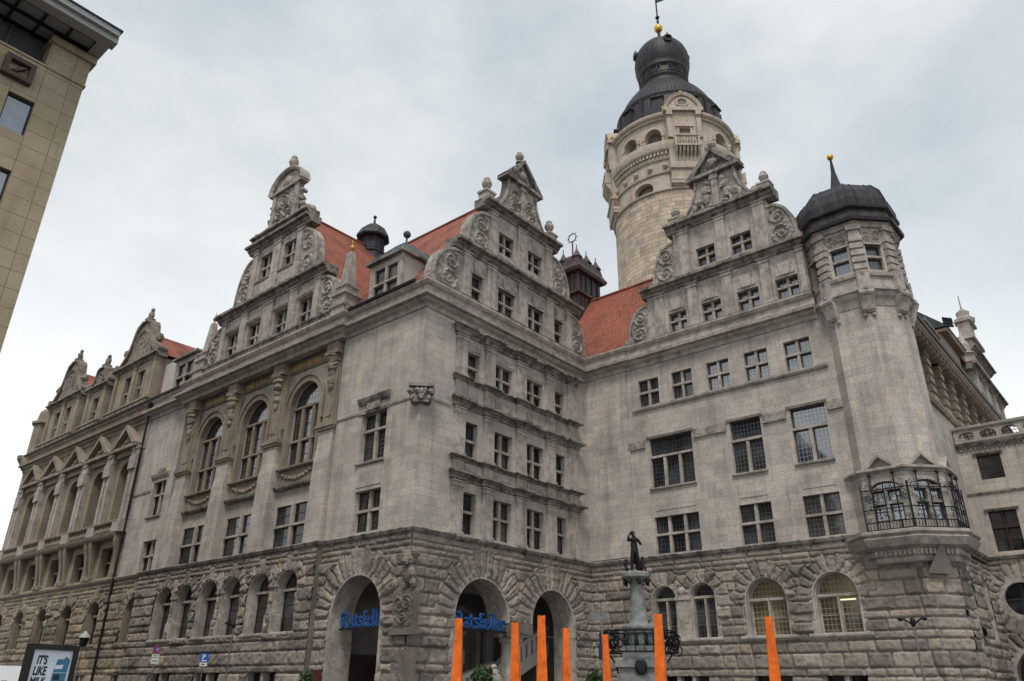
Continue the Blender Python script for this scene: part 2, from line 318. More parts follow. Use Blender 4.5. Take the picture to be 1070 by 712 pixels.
WHOLE = {'window', 'arched_window', 'pane', 'gilt_lettering', 'lettering', 'printed_words', 'standing_seam', 'foliage', 'iron_infill', 'side_lettering', 'wrought_iron_grille', 'louvre_screen', 'lantern_opening', 'dome_dormer', 'printed_carton', 'printed_badge', 'pictogram', 'plate', 'emblem', 'frieze_figure', 'iron_rail', 'roof_cresting', 'lamp_head', 'lion_carving', 'carved_mask', 'gable_crown', 'capital', 'cloak', 'disc', 'turret_storey', 'oriel'}
class MB:
    def __init__(self): self.v = []; self.f = []; self.m = []
    def face(self, pts, mi=0):
        i = len(self.v); self.v.extend([tuple(p) for p in pts]); self.f.append(tuple(range(i, i + len(pts)))); self.m.append(mi)
    def grid(self, rows, mi=0, close=False):
        """rows: list of equally long point lists"""
        i = len(self.v); n = len(rows[0])
        for r in rows: self.v.extend([tuple(p) for p in r])
        for a in range(len(rows) - 1):
            for b in range(n if close else n - 1):
                c = (b + 1) % n
                self.f.append((i + a * n + b, i + a * n + c, i + (a + 1) * n + c, i + (a + 1) * n + b)); self.m.append(mi)
    def box(self, F, s0, s1, z0, z1, d0, d1, mi=0):
        p = [F.P(s, z, d) for d in (d0, d1) for z in (z0, z1) for s in (s0, s1)]
        i = len(self.v); self.v.extend([tuple(q) for q in p])
        for q in ((0, 1, 3, 2), (4, 6, 7, 5), (0, 4, 5, 1), (2, 3, 7, 6), (0, 2, 6, 4), (1, 5, 7, 3)):
            self.f.append(tuple(i + k for k in q)); self.m.append(mi)
    def prism(self, F, pts, d0, d1, mi=0):
        a = [F.P(s, z, d0) for s, z in pts]; b = [F.P(s, z, d1) for s, z in pts]
        self.face(a, mi); self.face(b, mi)
        n = len(pts)
        for k in range(n): self.face([a[k], a[(k + 1) % n], b[(k + 1) % n], b[k]], mi)
    def prof(self, F, s0, s1, pr, mi=0):
        a = [F.P(s0, z, d) for d, z in pr]; b = [F.P(s1, z, d) for d, z in pr]
        self.face(a, mi); self.face(b, mi); n = len(pr)
        for k in range(n): self.face([a[k], a[(k + 1) % n], b[(k + 1) % n], b[k]], mi)
    def sweep(self, path, pr, mi=0, closed=False):
        """profile (d, z) swept along a plan polyline, outwards on the right-hand side, mitred"""
        P = [Vector(p) for p in path]; n = len(P); rows = []
        for i in range(n):
            segs = []
            if i > 0 or closed: segs.append((P[i] - P[i - 1]).normalized())
            if i < n - 1 or closed: segs.append((P[(i + 1) % n] - P[i]).normalized())
            ns = [Vector((q.y, -q.x)) for q in segs]
            if len(ns) == 1: mv = ns[0]
            else:
                mv = ns[0] + ns[1]; mv = mv / max(0.2, mv.dot(ns[0]))
            rows.append([(P[i].x + mv.x * d, P[i].y + mv.y * d, z) for d, z in pr])
        if closed: rows.append(rows[0])
        self.grid(rows, mi, close=True)
        if not closed: self.face(rows[0], mi); self.face(rows[-1], mi)
    def lathe(self, cx, cy, pr, n=24, mi=0, ph=0.0, cap=True):
        rows = [[(cx + r * math.cos(ph + 2 * PI * k / n), cy + r * math.sin(ph + 2 * PI * k / n), z) for k in range(n)] for r, z in pr]
        self.grid(rows, mi, close=True)
        if cap:
            if pr[0][0] > 1e-4: self.face(rows[0], mi)
            if pr[-1][0] > 1e-4: self.face(rows[-1], mi)
    def tube(self, pts, r, n=6, mi=0):
        pts = [Vector(p) for p in pts]; rows = []
        rr = r if isinstance(r, (list, tuple)) else [r] * len(pts)
        for i, p in enumerate(pts):
            d = (pts[min(i + 1, len(pts) - 1)] - pts[max(i - 1, 0)]).normalized()
            u = d.cross(Vector((0, 0, 1)))
            if u.length < 1e-3: u = d.cross(Vector((0, 1, 0)))
            u.normalize(); w = d.cross(u)
            rows.append([p + (u * math.cos(2 * PI * k / n) + w * math.sin(2 * PI * k / n)) * rr[i] for k in range(n)])
        self.grid(rows, mi, close=True); self.face(rows[0], mi); self.face(rows[-1], mi)
    def lump(self, c, rad, seed=0, mi=0, nu=10, nv=7, amp=0.18):
        rnd = random.Random(seed); rows = []
        ph = [rnd.uniform(0, 6.28) for _ in range(6)]
        for j in range(nv + 1):
            v = PI * j / nv; row = []
            for k in range(nu):
                u = 2 * PI * k / nu
                q = 1 + amp * (math.sin(3 * u + ph[0] + 2 * v) * 0.5 + math.sin(4 * v + ph[1] + u) * 0.5 + rnd.uniform(-.35, .35))
                row.append((c[0] + rad[0] * q * math.sin(v) * math.cos(u), c[1] + rad[1] * q * math.sin(v) * math.sin(u), c[2] - rad[2] * q * math.cos(v)))
            rows.append(row)
        self.grid(rows, mi, close=True)
    def wall(self, F, s0, s1, z0, z1, d, ops=(), depth=0.5, mi=0, step=None, reveal=True):
        """flat wall with rectangular or arched (a, b, z0, z1, rise) openings and their reveals"""
        S = {s0, s1}; Z = {z0, z1}
        for o in ops:
            S.update((o[0], o[1])); Z.update((o[2], o[3]))
            if len(o) > 4 and o[4]: Z.add(o[3] - o[4])
        if step:
            k = s0
            while k < s1: S.add(k); k += step
        S = sorted(x for x in S if s0 - 1e-6 <= x <= s1 + 1e-6); Z = sorted(x for x in Z if z0 - 1e-6 <= x <= z1 + 1e-6)
        for i in range(len(S) - 1):
            for j in range(len(Z) - 1):
                cs, cz = (S[i] + S[i + 1]) / 2, (Z[j] + Z[j + 1]) / 2
                if S[i + 1] - S[i] < 1e-5 or Z[j + 1] - Z[j] < 1e-5: continue
                if any(o[0] < cs < o[1] and o[2] < cz < o[3] for o in ops): continue
                self.face([F.P(S[i], Z[j], d), F.P(S[i + 1], Z[j], d), F.P(S[i + 1], Z[j + 1], d), F.P(S[i], Z[j + 1], d)], mi)
        for o in ops:
            a, b, p, q = o[:4]; rise = o[4] if len(o) > 4 else 0
            sp = q - rise; pts = [(b, p), (b, sp)]
            if rise:
                n = 16; cx = (a + b) / 2; r = (b - a) / 2
                arc = [(cx + r * math.cos(PI * k / n), sp + rise * math.sin(PI * k / n)) for k in range(n + 1)]
                for k in range(n):
                    A, B = arc[k], arc[k + 1]
                    self.face([F.P(A[0], A[1], d), F.P(B[0], B[1], d), F.P(B[0], q, d), F.P(A[0], q, d)], mi)
                pts = [(b, p)] + arc + [(a, p)]
            else: pts = [(b, p), (b, q), (a, q), (a, p)]
            if reveal:
                for k in range(len(pts)):
                    A, B = pts[k], pts[(k + 1) % len(pts)]
                    self.face([F.P(A[0], A[1], d), F.P(B[0], B[1], d), F.P(B[0], B[1], d - depth), F.P(A[0], A[1], d - depth)], mi)
    def archivolt(self, F, c, zs, ri, ro, d0, d1, zb=None, n=20, mi=0, k=1.0):
        """stone ring round an arch with straight legs down to zb"""
        inn = [(c + ri * math.cos(PI * i / n), zs + k * ri * math.sin(PI * i / n)) for i in range(n + 1)]
        ou = [(c + ro * math.cos(PI * i / n), zs + (k * ri + ro - ri) * math.sin(PI * i / n)) for i in range(n + 1)]
        if zb is not None:
            inn = [(c + ri, zb)] + inn + [(c - ri, zb)]; ou = [(c + ro, zb)] + ou + [(c - ro, zb)]
        rows = [[F.P(*inn[i], d0), F.P(*inn[i], d1), F.P(*ou[i], d1), F.P(*ou[i], d0)] for i in range(len(inn))]
        self.grid(rows, mi, close=True); self.face(rows[0], mi); self.face(rows[-1], mi)
    def clusters(self, gap=0.2):
        n = len(self.v); up = list(range(n))
        def find(a):
            while up[a] != a: up[a] = up[up[a]]; a = up[a]
            return a
        key = {}
        for i, p in enumerate(self.v):
            k = (round(p[0], 4), round(p[1], 4), round(p[2], 4))
            if k in key: up[find(i)] = find(key[k])
            else: key[k] = i
        for f in self.f:
            r = find(f[0])
            for q in f[1:]: up[find(q)] = r
        groups = {}
        for j, f in enumerate(self.f): groups.setdefault(find(f[0]), []).append(j)
        items = []
        for fs in groups.values():
            pts = np.array([self.v[q] for j in fs for q in self.f[j]]); items.append([pts.min(0) - gap / 2, pts.max(0) + gap / 2, fs])
        merged = True
        while merged:
            merged = False; outl = []
            for it in items:
                for o in outl:
                    if np.all(it[0] <= o[1]) and np.all(it[1] >= o[0]):
                        o[0] = np.minimum(o[0], it[0]); o[1] = np.maximum(o[1], it[1]); o[2] = o[2] + it[2]; merged = True; break
                else: outl.append(it)
            items = outl
        return [it[2] for it in items]
    def build(self, name, mats, parent=None, smooth=False, recalc=True):
        if parent is not None and name not in WHOLE and len(self.f) < 12000:
            cl = self.clusters()
            if 1 < len(cl) <= 24:
                res = []
                for fs in sorted(cl, key=len, reverse=True):
                    b = MB(); mp_ = {}
                    for j in fs:
                        for q in self.f[j]:
                            if q not in mp_: mp_[q] = len(b.v); b.v.append(self.v[q])
                        b.f.append(tuple(mp_[q] for q in self.f[j])); b.m.append(self.m[j])
                    res.append(b.build_one(name, mats, parent, smooth, recalc))
                return res[0]
        return self.build_one(name, mats, parent, smooth, recalc)
    def build_one(self, name, mats, parent=None, smooth=False, recalc=True):
        me = bpy.data.meshes.new(name); me.from_pydata(self.v, [], self.f)
        for q in (mats if isinstance(mats, (list, tuple)) else [mats]): me.materials.append(M[q] if isinstance(q, str) else q)
        me.polygons.foreach_set('material_index', self.m)
        if smooth: me.polygons.foreach_set('use_smooth', [True] * len(self.f))
        if recalc:
            bm = bmesh.new(); bm.from_mesh(me); bmesh.ops.remove_doubles(bm, verts=bm.verts, dist=1e-5); bmesh.ops.recalc_face_normals(bm, faces=bm.faces); bm.to_mesh(me); bm.free()
        me.update()
        o = bpy.data.objects.new(name, me); C.objects.link(o)
        if parent is not None:
            o.parent = parent
            o.matrix_parent_inverse = Matrix.Translation(-WLOC.get(parent.name, Vector((0, 0, 0))))
            WLOC[o.name] = WLOC.get(parent.name, Vector((0, 0, 0))) * 0
        return o
WLOC = {}
def empty(name, loc, label, cat, group=None):
    o = bpy.data.objects.new(name, None); C.objects.link(o); o.location = loc; o.empty_display_size = 0.5
    o['label'] = label; o['category'] = cat
    if group: o['group'] = group
    WLOC[o.name] = Vector(loc)
    return o
def tag(o, label, cat, group=None):
    o['label'] = label; o['category'] = cat
    if group: o['group'] = group
    return o

# value noise
_rng = np.random.default_rng(7)
_T = _rng.random((256, 256))
def vnoise(x, y):
    xi = np.floor(x).astype(int); yi = np.floor(y).astype(int); fx = x - xi; fy = y - yi
    fx = fx * fx * (3 - 2 * fx); fy = fy * fy * (3 - 2 * fy)
    g = lambda a, b: _T[a & 255, b & 255]
    return (g(xi, yi) * (1 - fx) + g(xi + 1, yi) * fx) * (1 - fy) + (g(xi, yi + 1) * (1 - fx) + g(xi + 1, yi + 1) * fx) * fy
def fbm(x, y, o=3):
    s = 0; a = 0.5
    for k in range(o): s = s + a * vnoise(x * 2 ** k + 17 * k, y * 2 ** k + 31 * k); a *= 0.5
    return s
def sstep(a, b, x):
    t = np.clip((x - a) / (b - a), 0, 1); return t * t * (3 - 2 * t)

COURSE = [-0.3]
_cr = random.Random(5)
while COURSE[-1] < 7.2: COURSE.append(COURSE[-1] + _cr.choice([0.36, 0.50, 0.58, 0.66, 0.72]))
COURSE[-1] = 7.35
COURSE += [7.62, 7.9, 8.2]
COURSE = np.array(COURSE)

def rustic(name, F, s0, s1, dbase, arches, rects, parent, mat, seed=1, res=0.05, z0=0.0, z1=8.2, amp=1.0, courses=None, flat=7.3):
    """rock-faced masonry as real relief. arches: (centre, spring, opening radius, voussoir depth, bottom)"""
    CO = COURSE if courses is None else courses
    ns = int((s1 - s0) / res) + 1; nzz = int((z1 - z0) / res) + 1
    s = np.linspace(s0, s1, ns); z = np.linspace(z0, z1, nzz)
    S, Z = np.meshgrid(s, z)
    k = np.clip(np.searchsorted(CO, Z, side='right') - 1, 0, len(CO) - 2)
    ez = np.minimum(Z - CO[k], CO[k + 1] - Z); es = np.full_like(S, 9.0); bid = np.zeros_like(S, dtype=int)
    for kk in range(len(CO) - 1):
        rn = random.Random(seed * 977 + kk); B = [s0 - rn.uniform(0.2, 1.2)]
        while B[-1] < s1 + 1: B.append(B[-1] + rn.choice([0.7, 0.95, 1.2, 1.5, 1.8]) * rn.uniform(0.9, 1.1))
        B = np.array(B); msk = (k == kk)
        j = np.searchsorted(B, S[msk], side='right') - 1
        es[msk] = np.minimum(S[msk] - B[j], B[j + 1] - S[msk]); bid[msk] = kk * 131 + j
    e = np.minimum(es, ez)
    for ai, (c, zs, ro, tv, zb) in enumerate(arches):
        if tv <= 0: continue
        rr = np.hypot(S - c, Z - zs); th = np.arctan2(Z - zs, S - c)
        nv = max(7, int(PI * (ro + tv * 0.5) / 0.42)) | 1
        q = np.clip(th / PI * nv, 0, nv - 1e-3); qi = q.astype(int)
        ext = tv + np.where(qi % 2 == 0, 0.22, 0.0) + np.where(qi == nv // 2, 0.12, 0.0)
        if zb is None: q = np.mod(th / PI, 2) / 2 * nv * 2; qi = q.astype(int)
        msk = ((Z > zs) | (zb is None)) & (rr < ro + ext) & (rr >= ro * 0.98)
        ea = np.minimum(q - qi, qi + 1 - q) / nv * PI * rr
        ev = np.minimum(ea, ro + ext - rr)
        e[msk] = ev[msk]; bid[msk] = 6000 + ai * 97 + qi[msk]
    rnd = np.random.default_rng(seed).random(20011)
    hb = rnd[(bid * 7 + 3) % 20011]; tn = rnd[(bid * 13 + 11) % 20011]
    Hb = (0.03 + 0.10 * hb ** 1.5 + np.where(hb > 0.93, 0.05, 0)) * amp
    Hb = np.where(Z > flat, Hb * 0.3, Hb)
    nse = fbm(S * 2.1 + bid * 3.1, Z * 2.1 + bid * 1.7, 4); nf = fbm(S * 6.5, Z * 6.5, 4); nc = vnoise(S * 4 + 9, Z * 4 + 5)
    e = e + 0.03 * (nc - 0.5)
    g = sstep(0.022, 0.05, e); bl = sstep(0.02, 0.085, e)
    # split faces: a few flat facets meeting in ridges, tilted differently block by block
    t1 = rnd[(bid * 29 + 5) % 20011] - .5; t2 = rnd[(bid * 31 + 9) % 20011] - .3
    fac = np.abs(np.mod(S * (1.1 + t1) + Z * (1.6 + t2) + bid * .37, 1.0) - .5) * 2
    h = g * 0.085 + bl * Hb * (0.2 + 1.0 * nse + .4 * fac) + g * 0.10 * (nf - 0.45) * amp
    P = F.Pv(S, Z, dbase + h)
    cs = (S[:-1, :-1] + S[1:, 1:]) / 2; cz = (Z[:-1, :-1] + Z[1:, 1:]) / 2
    keep = np.ones_like(cs, dtype=bool)
    for (c, zs, ro, tv, zb) in arches:
        if zb is None: keep &= ~(np.hypot(cs - c, cz - zs) < ro); continue
        keep &= ~(((np.abs(cs - c) < ro) & (cz > zb) & (cz <= zs)) | ((np.hypot(cs - c, cz - zs) < ro) & (cz > zs)))
    for (a, b, p, q) in rects: keep &= ~((cs > a) & (cs < b) & (cz > p) & (cz < q))
    idx = np.arange(ns * nzz).reshape(nzz, ns)
    quads = np.stack([idx[:-1, :-1], idx[:-1, 1:], idx[1:, 1:], idx[1:, :-1]], -1)[keep]
    used = np.unique(quads); rem = np.full(ns * nzz, -1); rem[used] = np.arange(len(used)); quads = rem[quads]
    V = P.reshape(-1, 3)[used]; tt = tn.ravel()[used]
    bk = MB(); bk.wall(F, s0, s1, z0, z1, dbase - .16, [(c - ro, c + ro, zb, zs + ro, ro) if zb is not None else (c - ro, c + ro, zs - ro, zs + ro) for c, zs, ro, tv, zb in arches] + list(rects), 0.3, reveal=False)
    bq = np.array([f for f in bk.f if len(f) == 4]) + len(V); V = np.concatenate([V, np.array(bk.v)]); tt = np.concatenate([tt, np.full(len(bk.v), .3)]); quads = np.concatenate([quads, bq])
    me = bpy.data.meshes.new(name)
    me.vertices.add(len(V)); me.vertices.foreach_set('co', V.ravel())
    me.loops.add(quads.size); me.loops.foreach_set('vertex_index', quads.ravel().astype(np.int32))
    me.polygons.add(len(quads)); me.polygons.foreach_set('loop_start', np.arange(0, quads.size, 4, dtype=np.int32))
    me.update(calc_edges=True)
    at = me.attributes.new('tone', 'FLOAT', 'POINT'); at.data.foreach_set('value', tt.astype(np.float32))
    me.materials.append(M[mat]); me.validate()
    o = bpy.data.objects.new(name, me); C.objects.link(o); o.parent = parent
    o.matrix_parent_inverse = Matrix.Translation(-WLOC.get(parent.name, Vector((0, 0, 0))))
    return o

def relief(mb, F, s0, s1, z0, z1, d, amp, inside=None, spirals=None, seed=0, res=0.07, mi=0):
    res = res * .62; amp = amp * 1.15
    """carved panel: scrolling vine relief as a height field"""
    ns = max(4, int((s1 - s0) / res)); nz_ = max(4, int((z1 - z0) / res))
    s = np.linspace(s0, s1, ns); z = np.linspace(z0, z1, nz_); S, Z = np.meshgrid(s, z)
    rn = random.Random(seed)
    if spirals is None:
        w = min(s1 - s0, z1 - z0); spirals = []
        nn = max(1, int(round((s1 - s0) / w))); mm = max(1, int(round((z1 - z0) / w)))
        for a in range(nn):
            for b in range(mm): spirals.append((s0 + (a + 0.5) * (s1 - s0) / nn, z0 + (b + 0.5) * (z1 - z0) / mm, w * 0.5, 1 if (a + b) % 2 else -1))
    lf = np.abs(np.mod(S * 3.1 + .6 * np.sin(Z * 5 + seed), 1) - .5) + np.abs(np.mod(Z * 3.3 + .6 * np.sin(S * 5), 1) - .5)
    H = 0.25 * fbm(S * 5 + seed, Z * 5) + .16 * sstep(.42, .3, lf)
    for (cs, cz, rad, sg) in spirals:
        r = np.hypot(S - cs, Z - cz); th = np.arctan2(Z - cz, S - cs) * sg
        ph = np.mod(r / (rad * 0.52) - th / (2 * PI), 1.0)
        ridge = np.exp(-((ph - 0.5) / 0.2) ** 4) * (.84 + .16 * np.cos(th * 9 + r * 20)) * sstep(rad * 1.05, rad * 0.85, r)
        H = np.maximum(H, ridge * (0.75 + 0.5 * fbm(S * 7, Z * 7)))
        H = np.maximum(H, 1.1 * np.exp(-(r / (rad * 0.18)) ** 2))
    for j in range(nz_ - 1):
        for i in range(ns - 1):
            cs, cz = (s[i] + s[i + 1]) / 2, (z[j] + z[j + 1]) / 2
            if inside and not inside(cs, cz): continue
            mb.face([F.P(s[i + a], z[j + b], d + amp * float(H[j + b, i + a])) for a, b in ((0, 0), (1, 0), (1, 1), (0, 1))], mi)

# ------------------------------------------------------------------ windows
PANE = random.Random(11)
def window(F, s0, s1, z0, z1, d, parent, nl=2, tr=(), rise=0.0, recess=0.35, gl='glass', mull=0.15, sill=True, name='window', st='trim', wood='wood', toptr=None, bars=1, frame=0.055, sillw=0.16, trw=0.13):
    """stone cross window: mullions, transoms, wooden casements (one mesh), pane mesh and sill mesh below it"""
    if gl == 'glass': gl = PANE.choice(['glass'] * 6 + ['glasscurtain', 'glassbright', 'glassplain'])
    mb = MB(); di = d - recess
    zs = z1 - rise
    trs = sorted(list(tr) + ([zs] if rise and toptr is None else []))
    lw = (s1 - s0 - mull * (nl - 1)) / nl
    cells = []
    zb = [z0] + [q for q in trs] + ([z1] if not rise else [])
    top_open = toptr            # transom above which the light is undivided
    for k in range(len(zb) - 1):
        a0 = zb[k] + (trw / 2 if k > 0 else 0); a1 = zb[k + 1] - (trw / 2 if (k + 1 < len(zb) - 1 or rise) else 0)
        und = top_open is not None and zb[k] >= top_open - 1e-6
        if und: cells.append((s0, s1, a0, a1))
        else:
            for i in range(nl):
                l = s0 + i * (lw + mull); cells.append((l, l + lw, a0, a1))
    ztop_m = top_open if top_open is not None else (zs if rise else z1)
    for i in range(nl - 1):
        l = s0 + (i + 1) * lw + i * mull
        mb.box(F, l, l + mull, z0, ztop_m, di + 0.02, di + 0.20)
    for q in trs: mb.box(F, s0, s1, q - trw / 2, q + trw / 2, di + 0.016, di + 0.225)
    for (l, r, a, b) in cells:
        f = frame
        mb.box(F, l, l + f, a, b, di - 0.02, di + 0.05, 1); mb.box(F, r - f, r, a, b, di - 0.02, di + 0.05, 1)
        mb.box(F, l + f, r - f, a, a + f, di - 0.02, di + 0.048, 1); mb.box(F, l + f, r - f, b - f, b, di - 0.02, di + 0.048, 1)
        if bars and (b - a) > 0.9:
            for kk in range(1, bars + 1): mb.box(F, l + f, r - f, a + (b - a) * kk / (bars + 1) - 0.018, a + (b - a) * kk / (bars + 1) + 0.018, di - 0.01, di + 0.035, 1)
    if rise:
        c = (s0 + s1) / 2; ri = (s1 - s0) / 2; n = 16
        inn = [(c + (ri - frame) * math.cos(PI * i / n), zs + (rise - frame) * math.sin(PI * i / n)) for i in range(n + 1)]
        ou = [(c + ri * math.cos(PI * i / n), zs + rise * math.sin(PI * i / n)) for i in range(n + 1)]
        rows = [[F.P(*inn[i], di - 0.02), F.P(*inn[i], di + 0.05), F.P(*ou[i], di + 0.05), F.P(*ou[i], di - 0.02)] for i in range(n + 1)]
        mb.grid(rows, 1, close=True)
    o = mb.build(name, [st, wood], parent)
    g = MB()
    if rise:
        c = (s0 + s1) / 2; ri = (s1 - s0) / 2; n = 16
        pts = [(s0, z0), (s1, z0)] + [(c + ri * math.cos(PI * i / n), zs + rise * math.sin(PI * i / n)) for i in range(n + 1)]
    else: pts = [(s0, z0), (s1, z0), (s1, z1), (s0, z1)]
    g.face([F.P(s, z, di + 0.01) for s, z in pts])
    g.build('pane', gl, o, recalc=False)
    if sill:
        b = MB(); b.prof(F, s0 - 0.1, s1 + 0.1, [(-recess + 0.03, z0 - sillw), (0.10 + d, z0 - sillw), (0.14 + d, z0 - sillw * .6), (0.14 + d, z0 - 0.04), (d - recess + 0.06, z0 + 0.015)] if d == 0 else [(d - recess + 0.03, z0 - sillw), (d + 0.10, z0 - sillw), (d + 0.14, z0 - sillw * .6), (d + 0.14, z0 - 0.04), (d - recess + 0.06, z0 + 0.015)])
        b.build('sill', st, o)
    return o

def urn(cx, cy, z, h, r, parent, mat='trim', n=12):
    mb = MB()
    pr = [(r * .9, 0), (r * .9, .08), (r * .55, .14), (r * .35, .24), (r * .75, .34), (r * 1.0, .5), (r * .95, .64), (r * .6, .74), (r * .68, .80), (r * .5, .90), (0.0, 1.0)]
    mb.lathe(cx, cy, [(a, z + b * h) for a, b in pr], n)
    return mb.build('urn', mat, parent, smooth=False)

def scroll(F, si, so, z0, z1, d0, d1, parent, seed=0, pw=2.4):
    """volute buttress at the side of a gable: outer edge bulges, carved face"""
    n = 14; sg = 1 if so > si else -1; w = abs(so - si); h = z1 - z0
    edge = [(si + sg * w * (math.cos(PI / 2 * i / n)) ** (2 / pw), z0 + h * (math.sin(PI / 2 * i / n)) ** (2 / pw)) for i in range(n + 1)]
    mb = MB()
    mb.prism(F, [(si, z0)] + edge, d0, d1)
    # rim moulding
    rim = 0.16
    inn = [(si + (s - si) * (1 - rim / max(w, .3)), z0 + (z - z0) * (1 - rim / h)) for s, z in edge]
    rows = [[F.P(*edge[i], d1 - 0.05), F.P(*edge[i], d1 + 0.12), F.P(*inn[i], d1 + 0.12), F.P(*inn[i], d1 - 0.05)] for i in range(n + 1)]
    mb.grid(rows, 0, close=True); mb.face(rows[0]); mb.face(rows[-1])
    def inside(s, z):
        u = abs(s - si) / max(w - rim, .1); v = (z - z0) / (h - rim)
        return 0 < u and 0 < v and u ** pw + v ** pw < 1.0
    lo, hi = min(si, so), max(si, so)
    m2 = si + sg * w * 0.42
    relief(mb, F, lo, hi, z0, z1, d1 + 0.01, 0.13, inside, [(m2, z0 + h * .26, min(w * .45, h * .26), sg), (si + sg * w * .36, z0 + h * .68, min(w * .4, h * .24), -sg)], seed, res=0.06)
    # rolled foot
    c = F.P(so + sg * 0.02, z0 + 0.2, (d0 + d1) / 2)
    mb.tube([F.P(so + sg * 0.02, z0 + 0.2, d0 + 0.02), F.P(so + sg * 0.02, z0 + 0.2, d1 + 0.14)], 0.24, 10)
    return mb.build('scroll', 'relief', parent)

CORN = lambda z, k=1.0, dz=0.0: [(-0.3, z), (0.05 * k, z), (0.09 * k, z + .12), (0.22 * k, z + .2), (0.26 * k, z + .34), (0.34 * k, z + .38), (0.34 * k, z + .48 + dz), (-0.3, z + .52 + dz)]
def pilaster(mb, F, s0, s1, z0, z1, d0, d1, cap=0.28, base=0.2):
    mb.box(F, s0, s1, z0 + base, z1 - cap, d0, d1)
    mb.box(F, s0 - .05, s1 + .05, z0, z0 + base, d0, d1 + .05)
    mb.box(F, s0 - .04, s1 + .04, z1 - cap, z1 - cap * .6, d0, d1 + .04)
    mb.box(F, s0 - .02, s1 + .02, z1 - cap * .6, z1 - cap * .25, d0, d1 + .02)
    mb.box(F, s0 - .08, s1 + .08, z1 - cap * .25, z1, d0, d1 + .08)

# ------------------------------------------------------------------ ground
def gsheet(name, x0, x1, y0, y1, z, mat):
    mb = MB(); mb.face([(x0, y0, z), (x1, y0, z), (x1, y1, z), (x0, y1, z)]); o = mb.build(name, mat, recalc=False); o['kind'] = 'structure'; return o
gsheet('ground', -1500, 1500, -1500, 1500, -0.02, 'asphalt')
gsheet('plaza', -2, 38.6, -40, 26.7, 0.0, 'paving')
gsheet('road', 9.6, 19.0, 27.5, 140, -0.012, 'asphalt')
for (a, b, c, d_) in ((19.0, 24.4, 27.0, 140), (7.5, 9.6, 27.5, 140)):
    mb = MB(); F0 = Fr((0, 0, 0), (1, 0, 0), (0, 1, 0)); mb.box(F0, a, b, -0.05, 0.10, c, d_); o = mb.build('pavement', 'paving'); o['kind'] = 'structure'
    kx = a if a > 15 else b - 0.25
    mb = MB(); mb.box(F0, kx - 0.004, kx + 0.254, -0.05, 0.125, c, d_); o = mb.build('kerb', 'kerb'); o['kind'] = 'structure'

# ================================================================== TOWN HALL
TH = empty('town_hall', (24.2, 26.6, 0), 'grey stone city hall with scroll gables, red tiled roofs and a tall round tower', 'town hall')

# ---------------- rusticated ground storey
A_ARCH = [(36.7, 6.35, 0.78, 0.55, 4.25)]
bayc = (36.8, 42.0, 47.2)
pairs = []
for c in bayc: pairs += [(c - 1.22, 6.3, 1.06, 0.36, 4.2), (c + 1.22, 6.3, 1.06, 0.36, 4.2)]
single = [(53.15, 6.1, 1.0, 0.55, 4.2)]
lefts = [(58.9 + 4.57 * k, 6.1, 1.05, 0.55, 4.2) for k in range(5)]
doorA = (30.15, 4.75, 1.95, 1.05, 0.0)
doorC1 = (29.0, 4.70, 2.05, 1.05, 0.0); doorC2 = (34.65, 4.78, 1.95, 1.05, 0.0)
rustic('rusticated_wall', FA, 26.52, 33.3, 0.0, [doorA], [], TH, 'rustic', 1)
rustic('rusticated_wall', FA, 33.22, 52.3, 0.28, pairs, [(c - 1.3, c + 1.3, 0.9, 2.35) for c in bayc], TH, 'rustic', 2)
rustic('rusticated_wall', FA, 52.2, 81.6, 0.0, single + lefts, [(a[0] - .8, a[0] + .8, 0.9, 2.3) for a in single + lefts], TH, 'rusticbrown', 3, res=0.075)
rustic('rusticated_wall', FC, 24.12, 38.5, 0.0, [doorC1, doorC2], [(31.05, 32.7, 0, 4.72)], TH, 'rustic', 4)
r_arch = [(21.85, 6.17, 0.80, 0.5, 4.15), (19.58, 6.17, 0.80, 0.5, 4.15), (16.15, 5.85, 1.12, 0.55, 4.15), (12.75, 5.85, 1.12, 0.55, 4.15)]
cell = [(19.6, 22.2), (15.3, 17.2), (11.9, 13.8)]
rustic('rusticated_wall', FR, 8.75, 26.7, 0.0, r_arch, [(a, b, 0.9, 2.36) for a, b in cell], TH, 'rustic', 5, amp=0.8)
mb = MB(); mb.box(FA, 33.14, 33.34, 0, 8.2, -.4, .34); mb.box(FA, 52.14, 52.36, 0, 8.2, -.4, .34); mb.build('rusticated_quoin', 'rustic', TH)
# corner below the oriel: chamfer and receding side
FX = Fr((38.48, 8.85, 0), (1, -1, 0), (-1, -1, 0))
rustic('rusticated_wall', FX, -0.08, 1.62, 0.0, [], [], TH, 'rustic', 6)
FT0 = Fr((0, 7.72, 0), (1, 0, 0), (0, -1, 0))
niche = [(45.0, 6.9, 0.62, 0.4, 4.0), (48.9, 6.9, 0.62, 0.4, 4.0)]
rustic('rusticated_wall', FT0, 39.5, 41.08, 0.0, [], [], TH, 'rustic', 9)
FT0 = Fr((0, 8.45, 0), (1, 0, 0), (0, -1, 0))
rustic('rusticated_wall', FT0, 40.9, 51.5, 0.0, niche, [], TH, 'rustic', 7, res=0.07)
mb = MB(); mb.face([(41.02, 7.7, 0), (41.02, 8.5, 0), (41.02, 8.5, 8.2), (41.02, 7.7, 8.2)]); mb.build('rusticated_return', 'rusticplain', TH, recalc=False)
ovc = (7.1, 6.4)
rustic('rusticated_wall', FW, -9.0, 8.6, 0.0, [(6.7, 2.45, 1.75, 0.8, 0.0), (1.2, 2.45, 1.75, 0.8, 0.0), (7.1, 6.4, 1.12, 0.62, None), (1.2, 6.4, 1.12, 0.62, None)], [], TH, 'rustic', 8, res=0.07, courses=np.concatenate([COURSE[:-1], [8.2, 8.55]]), z1=8.55)
